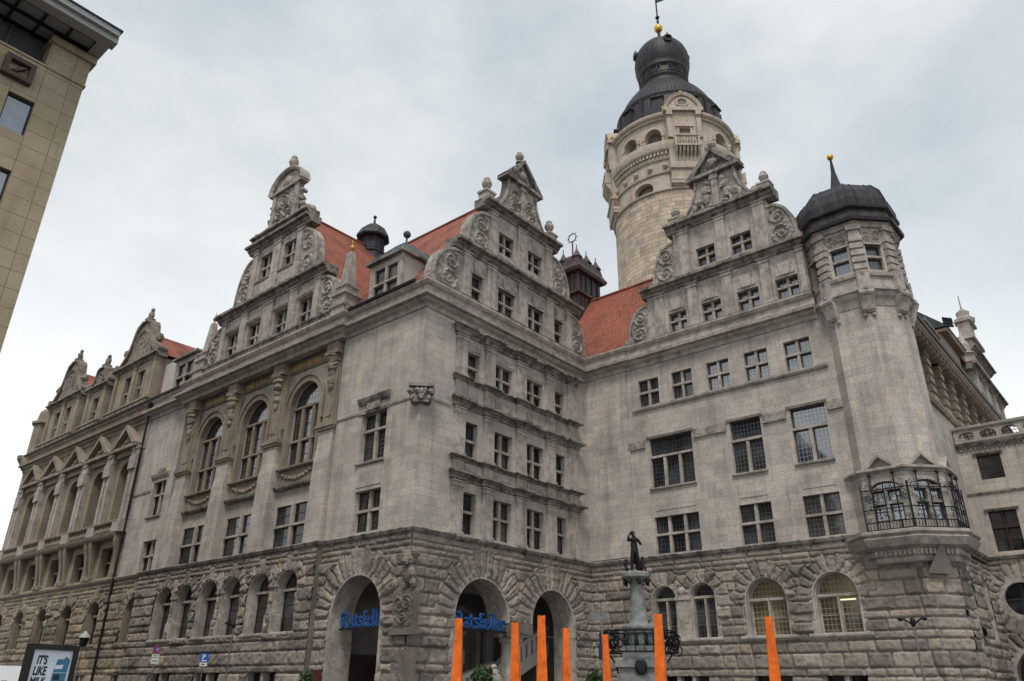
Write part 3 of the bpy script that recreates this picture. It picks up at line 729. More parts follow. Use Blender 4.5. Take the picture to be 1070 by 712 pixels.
# solid backing for the ovals' lower half and niches
mb = MB()
for c in (7.1, 1.2):
    mb.box(FW, c - 1.4, c + 1.4, 5.0, 7.8, -0.6, -0.45)
for n_ in niche: mb.box(FT0, n_[0] - .8, n_[0] + .8, 3.9, 7.8, -0.7, -0.45)
mb.build('niche_back', 'ashlar', TH)
for c in (7.1, 1.2):
    mb = MB(); n = 32
    for (ra, rb, da, db) in ((0.86, 1.22, -0.3, 0.10), (1.16, 1.34, 0.0, 0.05)):
        rows = [[FW.P(c + r * math.cos(2 * PI * i / n), 6.4 + r * math.sin(2 * PI * i / n), q) for r, q in ((ra, da), (ra, db), (rb, db), (rb, da))] for i in range(n)]
        rows.append(rows[0]); mb.grid(rows, 0, close=True)
    mb.box(FW, c - .05, c + .05, 5.5, 7.3, -0.33, -0.27, 1); mb.box(FW, c - .9, c + .9, 6.36, 6.44, -0.33, -0.268, 1)
    o = mb.build('oval_window', ['trim', 'wood'], TH)
    g = MB(); g.face([FW.P(c + .9 * math.cos(2 * PI * i / n), 6.4 + .9 * math.sin(2 * PI * i / n), -0.3) for i in range(n)]); g.build('pane', 'glass', o, recalc=False)
    mb = MB(); mb.archivolt(FW, c - .4 if c > 5 else c, 2.45, 1.55, 1.85, -1.0, 0.1, 0.0); mb.build('door_arch', 'trim', TH)
    mb = MB(); mb.box(FW, c - 2.2, c + 1.6, 0, 4.3, -1.2, -1.0); mb.build('door', 'wood', TH)
mb = MB()
for n_ in niche: mb.archivolt(FT0, n_[0], n_[1], n_[2] - .05, n_[2] + .12, -0.5, 0.08, n_[4], 12)
mb.build('niche_frame', 'trim', TH)

# archivolts and windows of the ground storey
def arch_window(F, a, d, recess, st, nl, gl, k=0, ring=0.24, wood='wood', sill=True, bars=2):
    c, zs, ro, tv, zb = a
    mb = MB(); mb.archivolt(F, c, zs, ro - 0.10, ro + ring - 0.1, d - recess - 0.1 - k * .007, d + 0.07 + k * .007, zb + k * .005, 20)
    mb.archivolt(F, c, zs, ro - 0.16, ro - 0.09, d - recess - 0.09 - k * .007, d - 0.06, zb, 20)
    o = mb.build('arch_frame', st, TH)
    r = ro - 0.16
    w = window(F, c - r, c + r, zb, zs + r, d, TH, nl, (), r, recess, gl, mull=0.10, sill=False, name='arched_window', st=st, wood=wood, bars=bars)
    return w
for i, a in enumerate(pairs): arch_window(FA, a, 0.28, 0.55, 'trim', 1, 'glass', k=i % 2)
for i, a in enumerate(single): arch_window(FA, a, 0.02, 0.55, 'brown', 1, 'glassbars')
for i, a in enumerate(lefts): arch_window(FA, a, 0.02, 0.55, 'brown', 1, 'glass')
for i, a in enumerate(r_arch):
    if i < 2: arch_window(FR, a, 0.02, 0.42, 'trim', 2, 'glassbars', wood='woodlight', bars=2)
    else: arch_window(FR, a, 0.02, 0.42, 'trim', 2, 'glasslit', wood='trim', bars=1)
mb = MB(); mb.box(FR, 12.0, 12.75, 5.6, 5.66, -.37, -.33); mb.build('lamp_tube', plain('lit lamp tube', (.9, .8, .5), emit=((1, .85, .6), .7)), TH)
# leaning columns between the paired windows
for c in bayc:
    mb = MB()
    mb.box(FA, c - .36, c + .36, 4.2, 5.05, -0.15, 0.42); mb.prism(FA, [(c - .34, 5.05), (c + .34, 5.05), (c + .24, 5.4), (c - .24, 5.4)], -0.13, 0.38)
    mb.prism(FA, [(c - .24, 5.4), (c + .24, 5.4), (c + .19, 6.45), (c - .19, 6.45)], -0.1, 0.34)
    mb.box(FA, c - .34, c + .34, 6.45, 6.58, -0.15, 0.42); mb.box(FA, c - .27, c + .27, 6.58, 6.7, -0.13, 0.40)
    mb.prism(FA, [(c - .2, 6.7), (c + .2, 6.7), (c + .34, 7.3), (c, 7.62), (c - .34, 7.3)], -.1, .42)
    mb.build('column', 'trim', TH)
mb = MB(); c = 20.72
mb.box(FR, c - .42, c + .42, 4.15, 4.85, -0.2, 0.16); mb.prism(FR, [(c - .36, 4.85), (c + .36, 4.85), (c + .28, 6.05), (c - .28, 6.05)], -0.2, 0.14)
mb.box(FR, c - .46, c + .46, 6.05, 6.2, -0.2, 0.2); mb.box(FR, c - .38, c + .38, 6.2, 6.3, -0.2, 0.17); mb.lump(FR.P(c, 6.5, 0.12), (.12, .25, .22), 5)
mb.build('column', 'trim', TH)
def sillprof(z, k=0.2): return [(-0.3, z - .22), (k * .6, z - .22), (k, z - .12), (k, z - .03), (k * .5, z + .01), (-0.3, z + .01)]
mb = MB()
for c in bayc: mb.prof(FA, c - 2.35, c + 2.35, [(d + .28, z) for d, z in sillprof(4.2)])
mb.build('sill_course', 'trim', TH)
mb = MB()
for a in single + lefts: mb.prof(FA, a[0] - 1.35, a[0] + 1.35, sillprof(4.2))
mb.build('sill_course', 'brown', TH)
mb = MB(); mb.prof(FR, 18.55, 22.9, sillprof(4.15, .24)); mb.build('sill_course', 'trim', TH)
mb = MB()
for c in (16.15, 12.75): mb.prof(FR, c - 1.45, c + 1.45, sillprof(4.15, .24))
mb.build('sill_course', 'trim', TH)
# cellar windows
def cellar(F, a, b, d, z1, nl):
    mb = MB(); w = (b - a) / nl
    for k in range(1, nl): mb.box(F, a + w * k - .1, a + w * k + .1, 0.9, z1, d - .4, d + 0.02)
    mb.box(F, a - .12, b + .12, z1, z1 + .22, d - .45, d + 0.06)
    for e0, e1 in ((a - .1, a), (b, b + .1)): mb.box(F, e0, e1, 0.85, z1, d - .45, d + 0.04)
    o = mb.build('cellar_window', 'trim', TH)
    g = MB(); g.face([F.P(a, .9, d - .38), F.P(b, .9, d - .38), F.P(b, z1, d - .38), F.P(a, z1, d - .38)]); g.build('pane', 'glass', o, recalc=False)
for a, b in cell: cellar(FR, a, b, 0.02, 2.36, 3 if b - a > 2.2 else 2)
for c in bayc: cellar(FA, c - 1.3, c + 1.3, 0.3, 2.35, 2)
for a in single + lefts: cellar(FA, a[0] - .8, a[0] + .8, 0.02, 2.3, 2)

# portal arches (Ratskeller arcade) with the hall behind
for F, a in ((FA, doorA), (FC, doorC1), (FC, doorC2)):
    c, zs, ro, tv, zb = a
    mb = MB(); mb.archivolt(F, c, zs, ro - 0.14, ro + 0.12, -1.3, 0.10, zs - .02 if F is FC else 0.0, 28)
    mb.archivolt(F, c, zs, ro + 0.1, ro + 0.2, -0.1, 0.05, zs - .02 if F is FC else 0.0, 28)
    if F is FC:
        side = (c - ro - .12, c - ro + .14) if a is doorC1 else (c + ro - .14, c + ro + .12)
        mb.box(F, side[0], side[1], 0, zs - .02, -1.3, 0.10)
    mb.build('portal_arch', 'trim', TH)
mb = MB()   # impost block and round column between the two portals
mb.box(FC, 30.95, 32.8, 4.05, 4.74, -1.25, 0.16); mb.box(FC, 31.05, 32.7, 4.74, 4.8, -1.2, 0.1)
o = mb.build('impost_block', 'rustic', TH)
mb = MB(); cc = FC.P(31.88, 0, -0.55)
mb.lathe(cc.x, cc.y, [(.72, 0), (.72, .5), (.62, .6), (.56, .7), (.52, 2.2), (.5, 3.75), (.6, 3.85), (.66, 4.05)], 24)
mb.box(FC, 31.0, 32.75, 0.0, 0.9, -1.25, 0.12)
mb.build('column', 'trim', TH)
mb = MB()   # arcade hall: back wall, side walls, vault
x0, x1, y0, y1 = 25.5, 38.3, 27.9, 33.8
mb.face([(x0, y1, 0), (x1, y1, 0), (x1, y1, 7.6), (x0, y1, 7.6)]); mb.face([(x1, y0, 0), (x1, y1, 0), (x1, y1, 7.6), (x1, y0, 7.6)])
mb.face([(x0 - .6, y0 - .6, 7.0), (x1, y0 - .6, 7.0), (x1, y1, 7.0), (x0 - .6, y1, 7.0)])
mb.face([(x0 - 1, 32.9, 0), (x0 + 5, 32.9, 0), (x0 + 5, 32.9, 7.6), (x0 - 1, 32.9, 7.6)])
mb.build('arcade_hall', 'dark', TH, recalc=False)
mb = MB()   # timber door and lit notice in the hall
FD = Fr((0, 32.85, 0), (1, 0, 0), (0, -1, 0))
mb.box(FD, 25.7, 28.4, 0, 3.0, 0, .12); mb.box(FD, 25.5, 28.6, 3.0, 3.2, 0, .2); mb.box(FD, 25.5, 25.7, 0, 3.0, 0, .16); mb.box(FD, 28.4, 28.6, 0, 3.0, 0, .16)
mb.build('door', 'wood', TH)
mb = MB()   # vault ribs and wall arches inside
FI = Fr((0, 33.7, 0), (1, 0, 0), (0, -1, 0))
for c in (29.0, 34.65): mb.archivolt(FI, c, 4.4, 1.5, 1.8, -.1, .25, 0.2, 16)
mb.build('wall_arch', 'trim', TH)
mb = MB()
for x in (26.6, 31.88, 37.2): mb.box(FI, x - .3, x + .3, 0, 7.0, 0, .35)
for y in (29.5, 31.6): mb.box(Fr((0, y, 0), (1, 0, 0), (0, -1, 0)), 25.0, 38.2, 6.65, 6.98, -.2, .2)
mb.build('vault_rib', 'plaster', TH)
# stair inside the arcade with pierced parapets
def stair(F, pts, d0, d1, nholes):
    (s0, z0), (s1, z1) = pts; mb = MB(); n = 30; H = 1.15
    def zc(u): return z0 + (z1 - z0) * (u ** 0.75)
    for k in range(n):
        u0, u1 = k / n, (k + 1) / n; a, b = s0 + (s1 - s0) * u0, s0 + (s1 - s0) * u1
        za, zb_ = zc(u0), zc(u1)
        mb.prism(F, [(a, za + H - .2), (b, zb_ + H - .2), (b, zb_ + H), (a, za + H)], d0 - .06, d1 + .06)
        mb.prism(F, [(a, za - .5), (b, zb_ - .5), (b, zb_ + .2), (a, za + .2)], d0 - .04, d1 + .04)
    for k in range(nholes):
        u = (k + .5) / nholes; a = s0 + (s1 - s0) * u; w = abs(s1 - s0) / nholes * .3
        mb.box(F, a - w, a + w, zc(u) + .1, zc(u) + H - .15, d0, d1)
    return mb.build('stair_parapet', 'plaster', TH)
stair(FC, ((33.2, 1.6), (37.6, 3.9)), -2.9, -2.6, 9)
stair(FC, ((27.2, 1.9), (32.4, 3.4)), -4.6, -4.3, 9)
stair(FC, ((28.4, 0.6), (31.9, 1.8)), -1.9, -1.65, 7)

# ---------------- ledge over the ground storey
LEDGE = [(-0.3, 8.12), (0.06, 8.12), (0.1, 8.22), (0.2, 8.28), (0.26, 8.42), (0.20, 8.48), (-0.3, 8.56)]
MAINP = [(24.2, 52.25), (23.93, 52.25), (23.93, 33.27), (24.2, 33.27), (24.2, 26.6), (38.48, 26.6), (38.48, 11.3)]
mb = MB(); mb.sweep(MAINP, LEDGE); mb.build('ledge', 'trimdark', TH)
mb = MB(); mb.sweep([(24.2, 81.6), (24.2, 52.27)], LEDGE); mb.build('ledge', 'brownplain', TH)
mb = MB(); mb.sweep([(38.9, 7.72), (41.05, 7.72), (41.05, 8.45), (51.4, 8.45), (51.4, -9)], [(d, z + .25) for d, z in LEDGE]); mb.build('ledge', 'trimdark', TH)

# ---------------- main walls
mb = MB()
cw = [(29.1, 31.1, 8.62, 10.7), (29.1, 31.1, 12.2, 14.8)]
mb.wall(FA, 26.6, 33.3, 8.5, 20.4, 0, cw, .6)
mb.build('corner_wall', 'ashlar', TH)
bay_low = [(c - 1.6, c + 1.65, 8.66, 10.95) for c in bayc]
bay_up = [(c - 1.45, c + 1.45, 13.15, 18.25, 1.45) for c in bayc]
mb = MB(); mb.wall(FA, 33.3, 51.0, 8.5, 20.4, -0.3, bay_low + bay_up, .7); mb.build('bay_wall', 'ashlar', TH)
mb = MB()
mb.face([FA.P(33.3, 8.5, 0), FA.P(33.3, 20.4, 0), FA.P(33.3, 20.4, -.3), FA.P(33.3, 8.5, -.3)]); mb.face([FA.P(51, 8.5, 0), FA.P(51, 20.4, 0), FA.P(51, 20.4, -.3), FA.P(51, 8.5, -.3)])
nw = [(51.75, 53.6, 8.62, 10.6), (51.95, 53.8, 12.3, 14.7)]
mb.wall(FA, 51.0, 57.0, 8.5, 20.4, 0, nw, .6); mb.build('plain_wall', 'ashlar', TH)
lc = [58.95 + 4.57 * k for k in range(5)]
lw_ = [(c - .95, c + .95, 8.66, 10.75) for c in lc]; uw_ = [(c - .95, c + .95, 12.6, 17.1, .95) for c in lc]
mb = MB(); mb.wall(FA, 57.0, 81.6, 8.5, 20.4, 0, lw_ + uw_, 1.0); mb.face([(24.2, 81.6, 0), (40, 81.6, 0), (40, 81.6, 21), (24.2, 81.6, 21)]); mb.build('pediment_wall', 'brown', TH)
# corner block windows
window(FA, 29.1, 31.1, 8.62, 10.7, 0, TH, 2, (9.7,), recess=.4, sill=False, mull=.2)
window(FA, 29.1, 31.1, 12.2, 14.8, 0, TH, 2, (13.9,), recess=.4, mull=.2, gl='glassmid')
mb = MB(); mb.prof(FA, 28.9, 31.35, [(-.1, 15.35), (.1, 15.35), (.2, 15.5), (.26, 15.66), (.22, 15.74), (-.1, 15.8)]); mb.box(FA, 29.6, 30.6, 14.95, 15.35, -.05, .14); mb.box(FA, 28.95, 31.3, 14.82, 15.0, -.05, .07)
mb.build('window_hood', 'trimdark', TH)
mb = MB(); mb.prof(FA, 31.3, 33.3, [(-.1, 14.9), (.05, 14.9), (.08, 15.0), (-.1, 15.08)]); mb.prof(FA, 26.9, 28.9, [(-.1, 14.9), (.05, 14.9), (.08, 15.0), (-.1, 15.08)]); mb.box(FA, 29.15, 31.05, 10.9, 12.0, -.02, 0.03)
mb.prof(FC, 24.55, 26.3, [(-.1, 14.9), (.05, 14.9), (.08, 15.0), (-.1, 15.08)])
mb.build('string_course', 'ashlar', TH)
# narrow windows
for (a, b, p, q), g in zip(nw, ('glass', 'glass')): window(FA, a, b, p, q, 0, TH, 2, (p + (q - p) * (.5 if p < 10 else .62),), recess=.4, mull=.18, sill=p > 10)
mb = MB(); mb.prof(FA, 51.7, 54.1, [(-.1, 14.95), (.08, 14.95), (.16, 15.1), (.2, 15.25), (-.1, 15.36)]); mb.lump(FA.P(52.9, 15.5, .08), (.15, .5, .25), 9); mb.build('window_hood', 'trim', TH)
mb = MB(); mb.prof(FA, 54.0, 57.0, [(-.1, 14.1), (.06, 14.1), (.1, 14.25), (-.1, 14.35)]); mb.build('string_course', 'ashlar', TH)

# ---------------- arched bay
for i, (a, b, p, q) in enumerate(bay_low):
    window(FA, a, b, p, q, -.3, TH, 2, (9.8,), recess=.14, mull=.26, sill=False)
for i, (a, b, p, q, r_) in enumerate(bay_up):
    window(FA, a, b, p, q, -.3, TH, 3, (14.75,), r_, recess=.36, gl='glassarch', mull=.24, sill=False, name='arched_window', st='brownplain', bars=1)
piers = [34.05, 39.4, 44.6, 49.8]
mb = MB()
for i, c in enumerate(bayc):
    mb.archivolt(FA, c, 16.8, 1.43, 1.78, -.45, -.14, 13.2, 24); mb.archivolt(FA, c, 16.8, 1.78, 1.92, -.35, -.06, 15.6, 24)
mb.build('arch_frame', 'brownplain', TH)
for i, c in enumerate(bayc):
    mb = MB()
    mb.prof(FA, c - 1.85, c + 1.85, [(-.6, 12.98), (-.05, 12.98), (0.02, 13.05), (0.02, 13.14), (-.3, 13.2), (-.6, 13.2)])
    mb.box(FA, c - 1.8, c + 1.8, 12.1, 12.98, -.35, -.2)
    mb.prof(FA, c - 1.85, c + 1.85, [(-.5, 11.85), (-.1, 11.85), (0.0, 11.95), (0.02, 12.06), (-.25, 12.12), (-.5, 12.12)], 1)
    # festoon
    for k in range(9):
        u = k / 8; mb.lump(FA.P(c - 1.3 + 2.6 * u, 12.72 - .32 * math.sin(PI * u), -.17), (.09, .17, .13), k, 0, 7, 5)
    mb.build('spandrel_panel', ['brownplain', 'trimdark'], TH)
for i, c in enumerate(piers):
    mb = MB(); w = .74
    # battered base, pedestal with moulded cap, upper pier, console capital
    mb.grid([[FA.P(c - w - k, z, -.3), FA.P(c - w - k, z, d), FA.P(c + w + k, z, d), FA.P(c + w + k, z, -.3)] for z, d, k in ((8.5, .30, -.04), (10.5, .26, -.05), (12.3, .22, -.06), (13.0, .2, -.06), (13.6, .12, -.1), (14.6, .1, -.1))], 0)
    mb.build('pier', 'ashlar', TH)
    mb = MB(); w2 = w - .08
    for z0_, z1_, e in ((14.6, 14.75, .1), (14.75, 14.95, .16), (14.95, 15.08, .06)): mb.box(FA, c - w2 - e, c + w2 + e, z0_, z1_, -.3, .12 + e)
    mb.box(FA, c - .42, c + .42, 15.08, 19.1, -.3, .06); mb.box(FA, c - .62, c + .62, 15.08, 19.1, -.32, -.05)
    mb.box(FA, c - .26, c + .26, 15.4, 16.9, .0, .1)
    for z_, rz, rd, s_ in ((17.15, .26, .16, .22), (17.55, .34, .2, .3), (17.95, .26, .2, .26), (18.4, .32, .3, .42), (18.75, .28, .34, .48), (19.0, .16, .34, .52)):
        mb.lump(FA.P(c, z_, .1), (rd, s_, rz), int(z_ * 10) + i)
    mb.box(FA, c - .6, c + .6, 19.1, 19.32, -.3, .34); mb.box(FA, c - .5, c + .5, 19.32, 19.95, -.3, .3)
    mb.build('capital', 'brownplain', TH)
mb = MB()
for c in bayc: mb.prof(FA, c - 2.1, c + 2.1, [(-.4, 19.12), (-.2, 19.12), (-.15, 19.22), (-.4, 19.26)]); mb.box(FA, c - 2.05, c + 2.05, 19.28, 19.75, -.4, -.26)
mb.build('inscription_frieze', 'brownplain', TH)
rn = random.Random(3)
for c in bayc:
    mb = MB(); mb.box(FA, c - 1.95, c + 1.95, 19.31, 19.71, -.3, -.245, 1); s = c - 1.7
    while s < c + 1.7:                       # gilt capitals, far too small to read from the square
        k = rn.randint(0, 4); h0, h1 = 19.36, 19.66
        mb.box(FA, s, s + .05, h0, h1, -.26, -.235)
        if k in (0, 2): mb.box(FA, s + .05, s + .17, h0, h0 + .05, -.26, -.236)
        if k in (1, 2, 3): mb.box(FA, s + .05, s + .17, h1 - .05, h1, -.26, -.236)
        if k in (1, 4): mb.box(FA, s + .17, s + .22, h0, h1, -.26, -.237)
        if k in (0, 3): mb.box(FA, s + .05, s + .14, (h0 + h1) / 2 - .02, (h0 + h1) / 2 + .03, -.26, -.238)
        s += rn.choice([.27, .3, .3, .45])
    mb.build('gilt_lettering', ['goldpaint', 'brownplain'], TH)

# ---------------- pedimented part on the left
for i, c in enumerate(lc):
    window(FA, c - .95, c + .95, 8.66, 10.75, 0, TH, 2, (9.75,), recess=.6, mull=.2, sill=False, st='brown')
    window(FA, c - .95, c + .95, 12.6, 17.1, 0, TH, 2, (14.9,), .95, recess=.85, mull=.2, sill=False, name='arched_window', st='brownplain')
for k in range(6):
    c = 58.95 - 2.285 + 4.57 * k
    mb = MB()
    for e in ((-.62, -.16), (.16, .62)):
        # tapering console pair below the balcony
        a, b = c + e[0], c + e[1]
        if k == 0: a, b = c + .5 + e[0] * .6, c + .5 + e[1] * .6
        if k == 0 and e[0] > 0: continue
        mb.grid([[FA.P(a + q, z, 0), FA.P(a + q, z, d), FA.P(b - q, z, d), FA.P(b - q, z, 0)] for z, d, q in ((8.55, .3, -.03), (8.8, .3, -.03), (8.85, .16, .08), (9.1, .18, .08), (10.4, .42, 0), (10.9, .56, -.04), (11.3, .6, -.04))], 0)
    mb.build('console', 'brownplain', TH)
    mb = MB(); e0 = .55
    if k == 0: c += .4
    pilaster(mb, FA, c - e0, c - .08, 12.45, 17.9, 0, .34, .7, .2); pilaster(mb, FA, c + .08, c + e0, 12.45, 17.9, 0, .34, .7, .2)
    mb.box(FA, c - .5, c + .5, 16.2, 17.2, .3, .5); mb.box(FA, c - .6, c + .6, 11.6, 12.5, .0, .66); 
    mb.build('pilaster', 'trim', TH)
mb = MB()
mb.sweep([(24.2, 81.6), (24.2, 56.95)], [(-.2, 11.25), (.6, 11.25), (.72, 11.4), (.78, 11.6), (.2, 11.66), (-.2, 11.66)])
mb.sweep([(24.2, 81.6), (24.2, 56.95)], [(-.2, 12.3), (.62, 12.3), (.68, 12.38), (.68, 12.5), (-.2, 12.52)])
mb.build('balcony_slab', 'brownplain', TH)
for c in lc:
    mb = MB()
    for k in range(7): 
        p = FA.P(c - 1.35 + .45 * k, 0, .5); mb.lathe(p.x, p.y, [(.07, 11.65), (.13, 11.85), (.06, 12.1), (.1, 12.32)], 8)
    mb.box(FA, c - 1.6, c + 1.6, 11.66, 12.3, .1, .38)
    mb.build('balustrade', 'brown', TH)
    mb = MB()
    hw = 2.05
    mb.prism(FA, [(c - hw, 17.95), (c + hw, 17.95), (c + hw, 18.2), (c - hw, 18.2)], -.1, .62)
    for sg in (-1, 1):
        mb.prism(FA, [(c + sg * hw, 18.2), (c + sg * (hw - .5), 18.2), (c, 19.55), (c, 19.9)] , -.1, .66)
    mb.prism(FA, [(c - hw + .5, 18.2), (c + hw - .5, 18.2), (c, 19.5)], -.1, .2)
    for k in range(5): mb.lump(FA.P(c - .8 + .4 * k, 18.45 + .42 * (1 - abs(k - 2) / 2), .24), (.14, .22, .3 if k == 2 else .2), k)
    mb.box(FA, c - 1.5, c + 1.5, 17.5, 17.95, -.05, .25)
    mb.build('pediment', 'brownplain', TH)

# ---------------- middle front (three storeys of pilasters)
cs3 = [(27.45, 28.38, 1), (29.65, 31.2, 2), (32.47, 34.0, 2), (35.2, 36.1, 1)]
st = [(8.62, 10.7, 9.75, 'glass'), (12.5, 14.4, 13.45, 'glass'), (16.85, 18.38, 17.6, 'glass')]
ops = [(a, b, p, q) for a, b, n in cs3 for p, q, t_, g in st]
mb = MB(); mb.wall(FC, 24.2, 38.48, 8.5, 20.4, 0, ops, .6); mb.build('front_wall', 'ashlar', TH)
for (p, q, t_, g) in st:
    for a, b, n in cs3:
        window(FC, a, b, p, q, 0, TH, n, (t_,), recess=.38, sill=False, mull=.2, gl=g)
pil = [(26.52, 27.3), (28.8, 29.55), (31.5, 32.3), (34.2, 35.0), (36.4, 37.2)]
for (a, b) in pil:
    mb = MB()
    for z0_, z1_ in ((8.5, 11.15), (12.42, 15.0), (16.75, 19.15)): pilaster(mb, FC, a, b, z0_, z1_, 0, .16, .3, .16)
    for z0_, z1_ in ((11.7, 12.25), (15.6, 16.6)): mb.box(FC, a, b, z0_, z1_, 0, .14)
    mb.build('pilaster', 'trim', TH)
def entab(z, h, k):  # architrave with a hood moulding, breaking forward over every pilaster
    mb = MB()
    pr = [(-.05, z), (.08 * k, z), (.1 * k, z + h * .35), (.22 * k, z + h * .5), (.24 * k, z + h * .62), (.46 * k, z + h * .66), (.46 * k, z + h * .92), (-.05, z + h)]
    path = [(26.38, 26.6)]
    for a, b in pil: path += [(a - .1, 26.6), (a - .1, 26.44), (b + .1, 26.44), (b + .1, 26.6)]
    path += [(37.4, 26.6)]
    mb.sweep(path, pr)
    return mb.build('string_course', 'trimdark', TH)
entab(11.2, .42, .8); entab(12.2, .2, .6); entab(15.05, .45, .8); entab(16.5, .24, .6); entab(19.2, .5, .9)
mb = MB()
for z0_, z1_ in ((11.7, 12.15), (15.65, 16.4)):
    for a, b, n in cs3:
        m_ = (a + b) / 2; w = (b - a) / 2 * .92
        mb.box(FC, m_ - w, m_ + w, z0_ + .08, z1_ - .06, -.02, .045)
for a, b, n in cs3: mb.box(FC, a - .1, b + .1, 18.5, 19.1, -.02, .05)
mb.build('panel', 'trim', TH)
# carved masks on the corner, lion shield by the portals
mb = MB()
c0 = Vector((24.12, 26.52, 0))
FK = Fr((24.2, 26.6, 0), (1, -1, 0), (-1, -1, 0))
mb.box(FK, -.62, .62, 15.3, 15.48, -.6, .34); mb.box(FK, -.5, .5, 14.62, 15.3, -.6, .16); mb.box(FK, -.4, .4, 14.5, 14.62, -.6, .22)
for (s_, z, d_, r_, sd) in ((-.5, 15.1, .1, .2, 1), (.5, 15.1, .1, .2, 2), (0, 15.0, .2, .24, 3), (0, 14.78, .26, .16, 4), (-.2, 15.15, .2, .13, 5), (.2, 15.15, .2, .13, 6), (-.42, 14.75, .1, .14, 7), (.42, 14.75, .1, .14, 8)): mb.lump(FK.P(s_, z, d_), (r_, r_, r_), sd, amp=.25)
mb.build('carved_mask', 'trimdark', TH)
mb = MB()
for (s_, z, d, r_, sd) in ((26.35, 7.0, .3, (.34, .34, .36), 1), (26.35, 6.85, .55, (.2, .22, .2), 2), (26.05, 7.2, .25, (.2, .2, .22), 3), (26.7, 7.2, .25, (.2, .2, .22), 4), (26.35, 6.35, .25, (.26, .4, .4), 5), (26.1, 5.95, .22, (.18, .16, .3), 6), (26.65, 5.95, .22, (.18, .16, .3), 7)):
    mb.lump(FA.P(s_, z, d), r_, sd, amp=.22)
mb.build('lion_carving', 'rustic', TH)
mb = MB(); mb.prism(FA, [(25.95, 4.0), (27.35, 4.0), (27.42, 5.6), (27.15, 5.75), (26.65, 5.65), (26.15, 5.75), (25.88, 5.6)], 0, .22)
relief(mb, FA, 26.05, 27.25, 4.15, 5.5, .23, .12, None, [(26.4, 5.1, .34, 1), (26.92, 5.1, .34, -1), (26.65, 4.5, .36, 1)], 4, .05); mb.box(FA, 25.8, 27.5, 3.78, 4.0, 0, .28); mb.box(FA, 25.9, 27.4, 0, 3.2, 0, .12)
mb.build('carved_shield', 'rustic', TH)

# ---------------- right front
rt = [(21.25, 22.65), (19.02, 20.35), (16.68, 18.05), (14.4, 15.75), (12.03, 13.45)]
rm = [(19.38, 22.15, 3), (15.28, 17.05, 2), (11.82, 13.65, 2)]
ops = [(a, b, 17.3, 19.0) for a, b in rt] + [(a, b, 12.3, 15.2) for a, b, n in rm] + [(a, b, 8.56, 10.6) for a, b, n in rm]
mb = MB(); mb.wall(FR, 9.0, 26.6, 8.5, 20.4, 0, ops, .55); mb.build('front_wall', 'ashlar', TH)
mb = MB(); mb.box(FR, 23.45, 26.6, 8.56, 20.3, -.2, .10); mb.build('wall_strip', 'ashlar', TH)
for i, (a, b) in enumerate(rt): window(FR, a, b, 17.3, 19.0, 0, TH, 2, (18.2,), recess=.28, sill=False, mull=.14, gl='glassmid' if i < 2 else 'glasssky', bars=0)
mb = MB(); mb.prof(FR, 11.3, 23.1, [(-.1, 17.02), (.1, 17.02), (.16, 17.12), (.16, 17.24), (-.1, 17.29)]); mb.build('sill_course', 'trim', TH)
for i, (a, b, n) in enumerate(rm):
    window(FR, a, b, 12.3, 15.2, 0, TH, n, (14.1,), recess=.28, mull=.16, gl=('glassbars', 'glassmid', 'glasssky')[i], toptr=14.1, bars=0)
    window(FR, a, b, 8.56, 10.6, 0, TH, n, (9.62,), recess=.28, mull=.16, gl=('glassbars', 'glassbars', 'glassmid')[i], sill=False, bars=0)
mb = MB()
for a, b, n in rm: mb.prof(FR, a - .15, b + .15, [(-.1, 15.2), (.08, 15.2), (.14, 15.32), (-.1, 15.4)])
mb.build('window_hood', 'trim', TH)
mb = MB()
for a, b in ((22.4, 23.6), (17.25, 19.2), (13.85, 15.1), (10.9, 11.65)): mb.box(FR, a, b, 14.72, 15.22, -.05, .10); relief(mb, FR, a, b, 14.72, 15.22, .1, .05, None, [], int(a), .1)
mb.build('boss_band', 'relief', TH)
mb = MB()
for a, b, n in rm: mb.box(FR, a + .1, b - .1, 10.95, 11.7, -.02, .03)
mb.build('panel', 'ashlar', TH)

# ---------------- main cornice
CORNICE = [(-0.4, 19.85), (0.07, 19.85), (0.1, 20.05), (0.12, 20.08), (0.30, 20.2), (0.32, 20.34), (0.54, 20.36), (0.56, 20.54), (0.18, 20.66), (0.14, 21.1), (0.26, 21.16), (0.36, 21.3), (0.36, 21.42), (-0.4, 21.46)]
mb = MB(); mb.sweep([(24.2, 81.6), (24.2, 57.0)], CORNICE); mb.build('cornice', 'brownplain', TH)
mb = MB(); mb.sweep([(24.2, 57.0), (24.2, 51.1), (23.86, 51.1), (23.86, 33.1), (24.2, 33.1), (24.2, 26.6), (38.38, 26.6), (38.38, 23.45), (38.48, 23.45), (38.48, 11.4)], CORNICE); mb.build('cornice', 'trim', TH)
# gutter line: dark metal
mb = MB()
mb.sweep([(23.84, 81.6), (23.84, 51.2)], [(-.1, 21.36), (.1, 21.36), (.13, 21.5), (-.1, 21.52)]); mb.sweep([(23.84, 33.0), (23.84, 27.2)], [(-.1, 21.4), (.1, 21.4), (.13, 21.54), (-.1, 21.56)])
mb.build('gutter', 'iron', TH)
